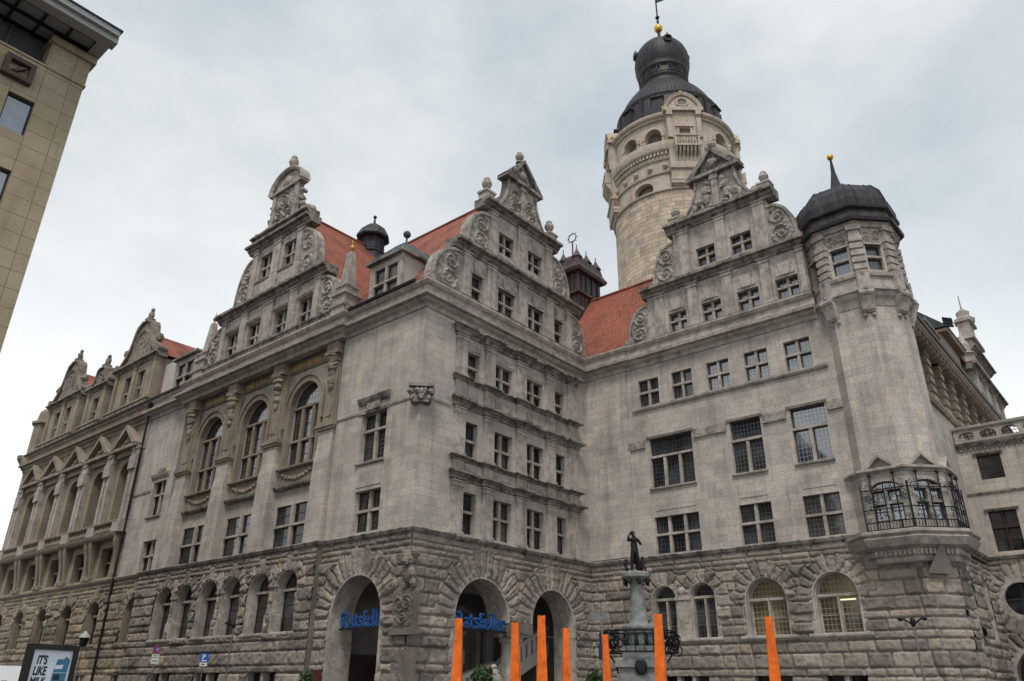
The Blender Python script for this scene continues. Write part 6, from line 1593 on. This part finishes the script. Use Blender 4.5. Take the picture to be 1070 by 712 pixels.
# fountain column with bronze group
FXY = (25.58, 15.67)
fo = empty('fountain', (FXY[0], FXY[1], 0), 'stone fountain column with wrought iron basket rail and bronze figure on top', 'fountain')
mb = MB(); mb.lathe(*FXY, [(1.75, 0), (1.75, .5), (1.6, .55), (1.6, .9), (1.9, .95), (1.9, 1.15), (1.5, 1.2)], 8, ph=P8); mb.build('basin', 'lime', fo)
def dird(a): return Vector((math.cos(a), math.sin(a), 0))
view = math.atan2(-FXY[1], -FXY[0])
FF = Fr((FXY[0], FXY[1], 0), (-math.sin(view), math.cos(view), 0), (math.cos(view), math.sin(view), 0))
mb = MB(); mb.box(FF, -.85, .85, 1.15, 2.15, -.85, .85); mb.box(FF, -.75, .75, 2.15, 2.62, -.75, .75)
mb.prism(FF, [(-.9, 2.55), (-.45, 2.62), (-.2, 2.85), (.2, 2.85), (.45, 2.62), (.9, 2.55), (.9, 2.4), (-.9, 2.4)], -.78, .86); mb.box(FF, -.62, .62, 2.6, 3.1, -.6, .6)
mb.build('pedestal', 'lime', fo)
mb = MB(); c_ = FF.P(0, 2.42, .86); 
rows = [[FF.P(r_ * .8 * math.cos(2 * PI * i / 16), 2.42 + r_ * math.sin(2 * PI * i / 16), dd) for r_, dd in ((0, .95), (.2, .95), (.27, .92), (.27, .84))] for i in range(17)]; mb.grid(rows, 0); mb.build('medallion', 'bronze', fo)
mb = MB(); mb.lathe(*FXY, [(.5, 3.1), (.54, 3.2), (.52, 3.5), (.58, 3.55), (.58, 3.65)], 20); mb.build('drum', 'verdigris', fo)
mb = MB()
for k in range(9): a = 2 * PI * k / 9; p = Vector((*FXY, 3.28)) + dird(a) * .54; mb.lump(p, (.07, .07, .2), k); mb.lump(p + Vector((0, 0, .22)), (.05, .05, .06), k)
mb.build('frieze_figure', 'bronze', fo)
mb = MB(); mb.lathe(*FXY, [(.56, 3.65), (.6, 3.7), (.6, 3.8), (.37, 3.86), (.32, 4.0), (.28, 4.6), (.24, 5.15), (.24, 5.25), (.3, 5.3), (.28, 5.36)], 28); mb.build('column', 'lime', fo, smooth=True)
mb = MB(); mb.lathe(*FXY, [(.28, 5.32), (.46, 5.44), (.53, 5.5), (.53, 5.62), (.48, 5.68)], 24)
for k in range(8): a = 2 * PI * k / 8; p = Vector((*FXY, 5.34)) + dird(a) * .44; mb.lump(p, (.07, .07, .14), k, 1)
mb.build('capital', ['lime', 'bronze'], fo)
mb = MB(); rn = random.Random(8)
for k in range(46):                         # basket-like iron rail with scrolls, left and right of the drum
    sg = -1 if k % 2 else 1; cx_, cz_ = sg * rn.uniform(.75, 1.35), rn.uniform(2.95, 3.55); r_ = rn.uniform(.1, .22); t0 = rn.uniform(0, 6.28); dd = rn.uniform(-.45, .45)
    mb.tube([FF.P(cx_ + r_ * (1 - q / 16) * math.cos(t0 + q * .6), cz_ + r_ * (1 - q / 16) * math.sin(t0 + q * .6), dd) for q in range(14)], .022, 4)
for z in (2.9, 3.6):
    mb.tube([FF.P(1.35 * math.cos(2 * PI * k / 24), z, 1.0 * math.sin(2 * PI * k / 24)) for k in range(25)], .03, 5)
for k in range(26): a = 2 * PI * k / 26; mb.tube([FF.P(1.3 * math.cos(a), 2.9, .95 * math.sin(a)), FF.P(1.42 * math.cos(a), 3.25, 1.05 * math.sin(a)), FF.P(1.3 * math.cos(a), 3.6, .95 * math.sin(a))], .02, 4)
for sg in (-1, 1): mb.tube([FF.P(sg * 1.2, 2.95, 0), FF.P(sg * .95, 2.6, .2), FF.P(sg * .8, 2.2, .3)], .035, 5)
mb.build('iron_rail', 'iron', fo)

def skin_figure(name, verts, edges, rad, mat, loc, yaw, scale=1.0, parent=None, levels=2):
    me = bpy.data.meshes.new(name); me.from_pydata([Vector(v) * scale for v in verts], edges, []); o = bpy.data.objects.new(name, me); C.objects.link(o)
    m = o.modifiers.new('Skin', 'SKIN')
    for i, r_ in enumerate(rad):
        q = me.skin_vertices[0].data[i]; q.radius = (r_[0] * scale, r_[1] * scale) if isinstance(r_, tuple) else (r_ * scale, r_ * scale); q.use_root = (i == 0)
    s_ = o.modifiers.new('Sub', 'SUBSURF'); s_.levels = levels; s_.render_levels = levels
    dg = bpy.context.evaluated_depsgraph_get(); me2 = bpy.data.meshes.new_from_object(o.evaluated_get(dg)); o.modifiers.clear(); o.data = me2
    me2.name = name; me2.materials.clear(); me2.materials.append(M[mat]); me2.polygons.foreach_set('use_smooth', [True] * len(me2.polygons)); me2.update()
    o.location = loc; o.rotation_euler = (0, 0, yaw)
    if parent is not None: o.parent = parent; o.matrix_parent_inverse = Matrix.Translation(-WLOC.get(parent.name, Vector((0, 0, 0))))
    return o
# flute-playing figure: x = its right-hand side seen from the square is mirrored, faces -x of its own frame
bv = [(0, 0, .92), (0, 0, 1.1), (0, .01, 1.28), (0, .02, 1.42), (-.02, .02, 1.52), (-.05, .0, 1.66), (-.05, 0, 1.74),
      (.1, 0, .86), (.14, -.05, .47), (.12, .05, .08), (.1, -.1, .03),
      (-.1, 0, .86), (-.15, .02, .47), (-.16, .04, .07), (-.22, -.06, .03),
      (.2, 0, 1.4), (.26, -.16, 1.17), (.0, -.3, 1.36), (-.1, -.32, 1.42),
      (-.2, .0, 1.4), (-.36, -.1, 1.3), (-.40, -.28, 1.5), (-.42, -.34, 1.54)]
be = [(0, 1), (1, 2), (2, 3), (3, 4), (4, 5), (5, 6), (0, 7), (7, 8), (8, 9), (9, 10), (0, 11), (11, 12), (12, 13), (13, 14), (3, 15), (15, 16), (16, 17), (17, 18), (3, 19), (19, 20), (20, 21), (21, 22)]
br_ = [(.16, .12), (.14, .11), (.17, .12), (.14, .1), .055, .095, .07, .1, .07, .05, .035, .1, .07, .05, .035, .075, .05, .04, .035, .075, .05, .04, .035]
sy = view + PI / 2 + .5
st_ = empty('statue', (FXY[0], FXY[1], 5.68), 'dark bronze flute player statue on top of the fountain column', 'statue')
skin_figure('body', bv, be, br_, 'bronze', (FXY[0], FXY[1], 5.68), sy, .86, st_)
mb = MB()
rm_ = Matrix.Translation((FXY[0], FXY[1], 5.68)) @ Matrix.Rotation(sy, 4, 'Z') @ Matrix.Scale(.86, 4)
mb.tube([rm_ @ Vector(v) for v in ((-.04, -.1, 1.62), (-.1, -.32, 1.46), (-.46, -.42, 1.56))], .02, 6); mb.build('flute', 'bronze', st_)
mb = MB()
for v, r_ in (((.24, .14, .3), (.15, .13, .32)), ((.02, .1, 1.15), (.2, .08, .28)), ((.04, .12, .72), (.15, .06, .34)), ((-.05, .03, 1.7), (.11, .11, .09))):
    mb.lump(rm_ @ Vector(v), tuple(.86 * q for q in r_), 5, amp=.12)
mb.build('cloak', 'bronze', st_)
for k, (ox, oy, h, lab) in enumerate(((.36, .1, .62, 'small bronze child figure crouching at the feet of the flute player, right side'), (-.3, .25, .5, 'small bronze child figure behind the left foot of the flute player'))):
    p = Vector((FXY[0], FXY[1], 5.68)) + Matrix.Rotation(sy, 3, 'Z') @ Vector((ox, oy, 0))
    c_ = skin_figure('child_figure', [(0, 0, .35), (0, 0, .55), (0, -.02, .7), (0, -.04, .85), (0, -.04, .95), (.09, -.16, .3), (.1, -.1, .03), (-.09, -.16, .3), (-.1, -.1, .03), (.14, -.05, .62), (.16, -.2, .5), (-.14, -.05, .62), (-.16, -.2, .52)],
        [(0, 1), (1, 2), (2, 3), (3, 4), (0, 5), (5, 6), (0, 7), (7, 8), (2, 9), (9, 10), (2, 11), (11, 12)], [.12, .11, .05, .1, .07, .07, .045, .07, .045, .05, .035, .05, .035], 'bronze', p, sy + .6 * k, h / .95)
    tag(c_, lab, 'statue', 'child figures at the feet of the flute player')

# blue blackletter signs hung in the portals
STROKES = {
 'R': [[(.05, 0), (.18, .08), (.18, .85), (.06, .72)], [(.06, .95), (.3, .9), (.5, .98), (.62, .78), (.55, .55), (.3, .5)], [(.38, .5), (.56, .1), (.74, .0)], [(-.02, .1), (.0, .5), (.08, .9)]],
 'a': [[(.1, .58), (.35, .62), (.38, .5), (.38, .08), (.5, .0)], [(.36, .34), (.12, .22), (.1, .08), (.22, .0), (.37, .1)]],
 't': [[(.14, .85), (.16, .12), (.26, .0), (.38, .08)], [(.0, .6), (.38, .6)]],
 's': [[(.38, .56), (.2, .63), (.08, .5), (.18, .36), (.34, .26), (.36, .1), (.2, .0), (.02, .06)]],
 'k': [[(.12, .0), (.12, .85), (.2, .98), (.4, .95)], [(-.02, .62), (.42, .62)], [(.14, .34), (.34, .46)], [(.16, .32), (.4, .0)]],
 'e': [[(.1, .32), (.36, .44), (.32, .58), (.16, .6), (.08, .42), (.1, .1), (.22, .0), (.4, .08)]],
 'l': [[(.02, .98), (.12, 1.02), (.14, .12), (.24, .0), (.32, .06)]],
 'r': [[(.04, .56), (.14, .6), (.14, .06), (.22, .0)], [(.16, .5), (.28, .62), (.38, .56)]]}
WID = {'R': .82, 'a': .56, 't': .44, 's': .46, 'k': .5, 'e': .46, 'l': .34, 'r': .42}
def blackletter(mb, F, word, s0, sdir, z0, h, d0, d1, width):
    tot = sum(WID[c] for c in word); sc = width / tot; x = 0
    for ch in word:
        for stk in STROKES[ch]:
            for (a, b) in zip(stk[:-1], stk[1:]):
                nx, nz_ = .075, .055     # broad pen held at an angle
                L_ = math.hypot(b[0] - a[0], b[1] - a[1]); ex, ez_ = (b[0] - a[0]) / L_ * .02, (b[1] - a[1]) / L_ * .02
                A, B = (a[0] - ex, a[1] - ez_), (b[0] + ex, b[1] + ez_)
                perp = (-(B[1] - A[1]) / L_, (B[0] - A[0]) / L_)
                wdt = .5 * (nx * abs(perp[0]) + nz_ * abs(perp[1])) + .012
                pts = [(A[0] + perp[0] * wdt, A[1] + perp[1] * wdt), (B[0] + perp[0] * wdt, B[1] + perp[1] * wdt), (B[0] - perp[0] * wdt, B[1] - perp[1] * wdt), (A[0] - perp[0] * wdt, A[1] - perp[1] * wdt)]
                mb.prism(F, [(s0 + sdir * (x + p[0]) * sc, z0 + p[1] * h) for p in pts], d0, d1)
        x += WID[ch] * sc / sc
rs = []
for F, s_a, sdir, zz, hh, wd, df, lab in ((FA, 31.75, -1, 4.32, .66, 3.35, 0, 'blue blackletter restaurant lettering hung in the portal left of the lion corner'), (FC, 27.15, 1, 4.34, .66, 3.65, .42, 'blue blackletter restaurant lettering hung in the portal right of the lion corner')):
    p0 = F.P(s_a, zz - .12, -.45); t_ = empty('lettering_sign', p0, lab, 'sign', 'blue portal lettering')
    mb = MB(); blackletter(mb, F, 'Ratskeller', s_a, sdir, zz, hh, -.5 + df, -.4 + df, wd); mb.build('lettering', 'blue', t_)
    mb = MB(); e = s_a + sdir * (wd + .1); mb.box(F, min(s_a - .1 * sdir, e), max(s_a - .1 * sdir, e), zz - .14, zz - .06, -.55 + df, -.38 + df)
    mb.build('carrier_bar', 'black', t_)
# wire of the festoon across the portals
mb = MB(); mb.tube([FC.P(30.6, 4.32, .15), FC.P(32.5, 4.22, .2), FC.P(34.6, 4.16, .22), FC.P(36.9, 4.25, .1)], .018, 5); mb.lump(FC.P(36.75, 4.2, .15), (.1, .1, .13), 1)
o = mb.build('cable', 'steel'); shift(o, FC.P(33.6, 4.2, .2)); tag(o, 'thin grey cable strung across the right portal below the sign', 'cable')

# maroon menu board in the left portal
mb_t = empty('menu_board', (23.6, 31.9, 0), 'maroon menu board standing at the left jamb of the left portal', 'board')
FM = Fr((23.55, 0, 0), (0, 1, 0), (-1, 0, 0))
mb = MB(); mb.box(FM, 31.45, 32.45, .9, 2.42, 0, .06); mb.build('panel', 'redboard', mb_t)
mb = MB(); mb.tube([FM.P(31.55, 0, .03), FM.P(31.55, 2.4, .03)], .035); mb.tube([FM.P(32.35, 0, .03), FM.P(32.35, 2.4, .03)], .035); mb.build('leg', 'black', mb_t)

# potted evergreens
def shrub(x, y, h, r_, label, seed, tub=True):
    t_ = empty('potted_shrub', (x, y, 0), label, 'shrub', 'potted shrubs by the portals'); rn = random.Random(seed)
    mb = MB(); mb.lathe(x, y, [(.3, 0), (.42, .6), (.45, .62), (.45, .68), (.38, .66)], 16); mb.build('tub', 'terracotta', t_)
    mb = MB(); mb.tube([(x, y, .5), (x + .03, y, h * .55), (x, y + .02, h * .85)], [.05, .035, .015], 6); mb.build('stem', 'wood', t_)
    mb = MB()
    for k in range(900):
        u = rn.random() ** .5; a = rn.uniform(0, 6.283); b = rn.uniform(-1, 1)
        rr = r_ * (0.75 + .35 * math.sin(3 * a + seed) * math.sin(4 * b + 1)) 
        p = Vector((x + rr * u * math.cos(a) * math.sqrt(1 - b * b), y + rr * u * math.sin(a) * math.sqrt(1 - b * b), .75 + (h - .75) * .5 * (1 + b * u)))
        n = Vector((rn.gauss(0, 1), rn.gauss(0, 1), rn.gauss(0, 1))).normalized(); q = n.orthogonal().normalized(); w = n.cross(q); l_ = rn.uniform(.07, .13)
        mb.face([p - q * l_ * .4, p + w * l_, p + q * l_ * .4, p - w * l_])
    mb.build('foliage', 'leaf', t_, recalc=False)
shrub(18.6, 17.0, 2.35, .55, 'leafy green shrub at the foot of the left portal lettering pylon', 1)
shrub(20.4, 14.1, 2.25, .5, 'low green shrub left of the fountain behind the thin pylon', 2)
shrub(19.2, 26.5, 2.3, .4, 'dark small shrub by the wall left of the left portal', 3)
# pale stone planter figure beside the first shrub
mb = MB(); mb.lathe(19.3, 17.0, [(.3, 0), (.3, .5), (.16, .6), (.15, 1.4), (.22, 1.5)], 12); 
for k, (z, r_) in enumerate(((1.7, .24), (1.92, .2), (2.12, .14), (2.28, .1))): mb.lump((19.3, 17.0 + .04 * k, z), (r_, r_, r_ * .8), k, amp=.15)
o = mb.build('stone_vase', 'relief'); shift(o, (19.3, 17, 0)); tag(o, 'weathered pale stone vase ornament before the dark portal', 'vase')

# illuminated advertising panel
bdir = Vector((6.36 - 5.61, 15.76 - 16.05, 0)).normalized()
bdir = (Matrix.Rotation(R(36), 3, 'Z') @ bdir)
BO = Vector((5.62, 16.05, 0)); BN = Vector((bdir.y, -bdir.x, 0))
FP = Fr(BO, bdir, BN)
bw_ = .96
ad = empty('advertising_panel', BO + bdir * .48, 'black framed advertising poster reading it is like milk at lower left', 'billboard')
mb = MB(); mb.box(FP, 0, bw_, .55, .68, -.09, .05); mb.box(FP, 0, bw_, 2.24, 2.33, -.09, .05); mb.box(FP, 0, .08, .68, 2.24, -.09, .048); mb.box(FP, bw_ - .08, bw_, .68, 2.24, -.09, .048); mb.box(FP, .08, bw_ - .08, .68, 2.24, -.09, -.02)
mb.build('frame', 'black', ad)
mb = MB(); mb.box(FP, .3, bw_ - .3, 0, .55, -.07, .03); mb.build('foot', 'black', ad)
mb = MB(); mb.face([FP.P(.08, .68, .0), FP.P(bw_ - .08, .68, .0), FP.P(bw_ - .08, 2.24, .0), FP.P(.08, 2.24, .0)]); ps = mb.build('poster', 'paper', ad, recalc=False)
def text_mesh(txt, F, s, z, size, d, mat, parent, name='printed_words', bold=.0, shear=0.0, ext=.0, sx=1.0):
    cu = bpy.data.curves.new(name, 'FONT'); cu.body = txt; cu.size = size; cu.offset = bold; cu.shear = shear; cu.extrude = ext
    o = bpy.data.objects.new(name, cu); C.objects.link(o)
    me = bpy.data.meshes.new_from_object(o.evaluated_get(bpy.context.evaluated_depsgraph_get())); bpy.data.objects.remove(o)
    me.transform(Matrix(((F.sd.x * sx, 0, F.n.x, 0), (F.sd.y * sx, 0, F.n.y, 0), (0, 1, 0, 0), (0, 0, 0, 1)))); me.transform(Matrix.Translation(F.P(s, z, d)))
    me.materials.clear(); me.materials.append(M[mat]); o = bpy.data.objects.new(name, me); C.objects.link(o)
    if parent is not None: o.parent = parent; o.matrix_parent_inverse = Matrix.Translation(-WLOC.get(parent.name, Vector((0, 0, 0))))
    return o
for k, tx in enumerate(("IT'S", 'LIKE', 'MILK', 'BUT MADE', 'FOR')): text_mesh(tx, FP, .145 + (.05 if k == 0 else .02 if k == 1 else 0), 2.0 - .18 * k, .2 if k < 3 else .12, .004, 'navy', ps, bold=.008, shear=.12, sx=.66)
mb = MB()                              # printed carton
mb.face([FP.P(s, z, .004) for s, z in ((.5, .75), (.8, .75), (.83, 1.86), (.55, 1.86))]); mb.face([FP.P(s, z, .004) for s, z in ((.55, 1.87), (.83, 1.87), (.85, 2.08), (.76, 2.14), (.72, 2.09), (.6, 2.09))])
mb.build('printed_carton', 'printblue', ps, recalc=False)
mb = MB(); mb.face([FP.P(s, z, .008) for s, z in ((.565, 1.92), (.72, 1.93), (.73, 2.0), (.575, 1.985))])
mb.face([FP.P(.575 + .08 * math.cos(2 * PI * k / 14), 1.6 + .1 * math.sin(2 * PI * k / 14), .008) for k in range(14)]); mb.build('printed_badge', 'paper', ps, recalc=False)
mb = MB(); mb.face([FP.P(s, z, .008) for s, z in ((.58, 1.74), (.7, 1.74), (.7, 1.83), (.58, 1.83))]); mb.build('printed_patch', 'navy', ps, recalc=False)

# white van at the lower left
vdir = Vector((0.30, 0.95, 0)).normalized(); VO = Vector((4.6, 19.3, 0)); 
vdir = Vector((.94, -.33, 0)).normalized(); vn = Vector((vdir.y, -vdir.x, 0)); FV = Fr(Vector((7.15, 19.75, 0)), -vdir, vn)
van = empty('van', VO, 'white van with grey lettering at the lower left edge', 'van')
side = [(0, .45), (0, 1.0), (.08, 1.15), (.12, 1.9), (.3, 2.03), (4.0, 2.03), (4.35, 1.9), (4.9, 1.25), (5.5, 1.05), (5.6, .5)]
mb = MB(); mb.prism(FV, side, -1.9, 0); mb.build('body', 'white', van)
mb = MB(); mb.prism(FV, [(3.0, 1.25), (4.0, 1.25), (4.0, 1.85), (3.0, 1.85)], -.02, .012); mb.prism(FV, [(4.06, 1.25), (4.75, 1.25), (4.3, 1.85), (4.06, 1.85)], -.02, .012); mb.prism(FV, [(4.42, 1.85), (4.92, 1.27), (4.95, 1.27), (4.45, 1.87)], -1.8, -.1); mb.build('window', 'glass', van)
for s_ in (.95, 4.7):
    for d_ in (-.05, -1.75):
        p = FV.P(s_, .34, d_); mb = MB(); rows = [[FV.P(s_ + r_ * math.cos(2 * PI * k / 20), .34 + r_ * math.sin(2 * PI * k / 20), d_ + q) for r_, q in ((0, .06), (.2, .06), (.22, .08), (.34, .07), (.34, -.14))] for k in range(21)]; mb.grid(rows, 0); mb.build('wheel', 'rubber', van)
mb = MB()
for k, w_ in enumerate((.1, .06, .1, .05, .09, .08, .1)): s_ = 1.55 - .16 * k; mb.box(FV, s_ - w_, s_, 1.6, 1.74, -.01, .006); mb.box(FV, s_ - w_ * .6, s_ - w_ * .3, 1.64, 1.70, -.01, .009, 1)
mb.build('side_lettering', ['steel', 'white'], van)

# traffic signs
ns = empty('traffic_sign', (22.5, 45.43, 0), 'round blue and red no stopping sign above white plates on a post', 'traffic sign')
FS = Fr((22.5, 0, 0), (0, 1, 0), (-1, 0, 0))
def disc(mb, F, s, z, r0, r1, d0, d1, mi=0, n=24):
    rows = [[F.P(s + r_ * math.cos(2 * PI * k / n), z + r_ * math.sin(2 * PI * k / n), q) for r_, q in ((r0, d0), (r0, d1), (r1, d1), (r1, d0))] for k in range(n + 1)]; mb.grid(rows, mi)
def facecam(x, y):
    n_ = Vector((-x, -y, 0)).normalized(); n_ = (n_ + Vector((-.3, -.2, 0))).normalized(); return Fr((x, y, 0), (n_.y * -1, n_.x, 0), n_)
def fsign(x, y):
    n_ = Vector((-x * .55, -y, 0)).normalized(); return Fr((x, y, 0), (-n_.y, n_.x, 0), n_)
Fs = fsign(22.5, 45.43)
mb = MB(); mb.tube([Fs.P(0, 0, -.05), Fs.P(0, 3.8, -.05)], .035, 8); mb.build('post', 'steel', ns)
mb = MB(); disc(mb, Fs, 0, 3.56, 0, .17, 0, .02, 0); disc(mb, Fs, 0, 3.56, .16, .21, 0, .024, 1)
for sg in (1, -1): mb.prism(Fs, [(-.13 * sg - .025, 3.43), (-.13 * sg + .025, 3.43), (.13 * sg + .025, 3.69), (.13 * sg - .025, 3.69)], .0, .026 + .002 * sg, 1)
mb.prism(Fs, [(-.02, 3.52), (.07, 3.62), (.1, 3.58), (.02, 3.48)], 0, .032, 2); mb.build('disc', ['signblue', 'signred', 'white'], ns)
mb = MB()
for a, b in ((3.14, 3.3), (2.8, 3.1)): mb.box(Fs, -.2, .2, a, b, 0, .02)
mb.box(Fs, -.14, .14, 2.92, 2.97, .0, .024, 1); mb.box(Fs, -.12, .12, 3.2, 3.24, 0, .024, 1); mb.build('plate', ['white', 'steel'], ns)
pk = empty('parking_sign', (22.5, 40.15, 0), 'square blue parking sign with white plate below on a post', 'traffic sign'); Fs = fsign(22.5, 40.15)
mb = MB(); mb.tube([Fs.P(0, 0, -.05), Fs.P(0, 3.2, -.05)], .035, 8); mb.build('post', 'steel', pk)
mb = MB(); mb.box(Fs, -.21, .21, 2.82, 3.24, 0, .02); mb.box(Fs, -.19, .19, 2.62, 2.8, 0, .02, 1); mb.build('panel', ['signblue', 'white'], pk)
text_mesh('P', Fs, .17, 2.86, .46, .026, 'white', pk, 'letter', .012, sx=-1.0) if False else text_mesh('P', Fs, -.11, 2.96, .33, .026, 'white', pk, 'letter', .012)
mb = MB(); mb.box(Fs, -.12, .14, 2.86, 2.92, .0, .027); mb.box(Fs, -.1, .06, 2.69, 2.73, 0, .026, 1); mb.build('pictogram', ['white', 'black'], pk)

# street lamps and masts
def mast(name, x, y, h, label, cat, kind):
    t_ = empty(name, (x, y, 0), label, cat, 'street lamps round the hall' if cat == 'street lamp' else None)
    mb = MB(); mb.lathe(x, y, [(.08, 0), (.08, .8), (.04, .9), (.032, h)], 10); mb.build('post', 'steel', t_)
    mb = MB(); v = Vector((-x, -y, 0)).normalized(); u = Vector((-v.y, v.x, 0)); p = Vector((x, y, h))
    if kind == 'arm':
        mb.tube([p - Vector((0, 0, .1)), p + u * .28 + Vector((0, 0, .12))], .03, 6); mb.tube([p - Vector((0, 0, .1)), p - u * .28 + Vector((0, 0, .12))], .03, 6)
        mb.lump(p + u * .36 + Vector((0, 0, .1)), (.09, .09, .07), 1, amp=.05); mb.lump(p - u * .36 + Vector((0, 0, .1)), (.09, .09, .07), 2, amp=.05); mb.lump(p, (.09, .09, .16), 3, amp=.05); mb.build('lamp_head', 'iron', t_)
    elif kind == 'lantern':
        mb.lathe(x, y, [(.1, h), (.22, h + .06), (.3, h + .5), (.32, h + .55)], 8); mb.build('lantern', 'glass', t_)
        mb = MB(); mb.lathe(x, y, [(.36, h + .55), (.3, h + .68), (.12, h + .85), (.05, h + .95)], 10); mb.build('lamp_cap', 'lampglass', t_)
    elif kind == 'globe':
        mb.lathe(x, y, [(.06, h - .1), (.2, h), (.26, h + .12), (.2, h + .24), (.05, h + .32)], 12); mb.tube([p, p + u * .5 + Vector((0, 0, .1))], .03, 6); mb.lump(p + u * .5, (.15, .15, .15), 1, amp=.04); mb.build('lamp_head', 'steel', t_)
    elif kind == 'box':
        F_ = Fr((x, y, 0), u, v); mb.box(F_, -.34, .2, h - .2, h, -.02, .02); mb.build('sign_panel', 'steel', t_)
        mb = MB(); mb.box(F_, -.12, .12, h - 1.3, h - .85, -.1, .1); mb.build('control_box', 'navy', t_)
    return t_
mast('street_lamp', 22.4, 37.6, 4.5, 'slim street lamp with two dark heads before the paired arched windows', 'street lamp', 'arm')
mast('street_lamp', 22.3, 61.7, 6.0, 'tall pale street lamp before the far left arched windows', 'street lamp', 'globe')
mast('street_lamp', 22.3, 54.9, 3.9, 'short lantern with a white cap beside the downpipe', 'street lamp', 'lantern')
mast('street_lamp', 29.1, 7.3, 3.8, 'thin post with dark double lamp head before the right corner', 'street lamp', 'arm')
mast('sign_post', 19.9, 13.45, 3.75, 'grey signpost with a blank plate in front of the inner corner', 'sign post', 'box')
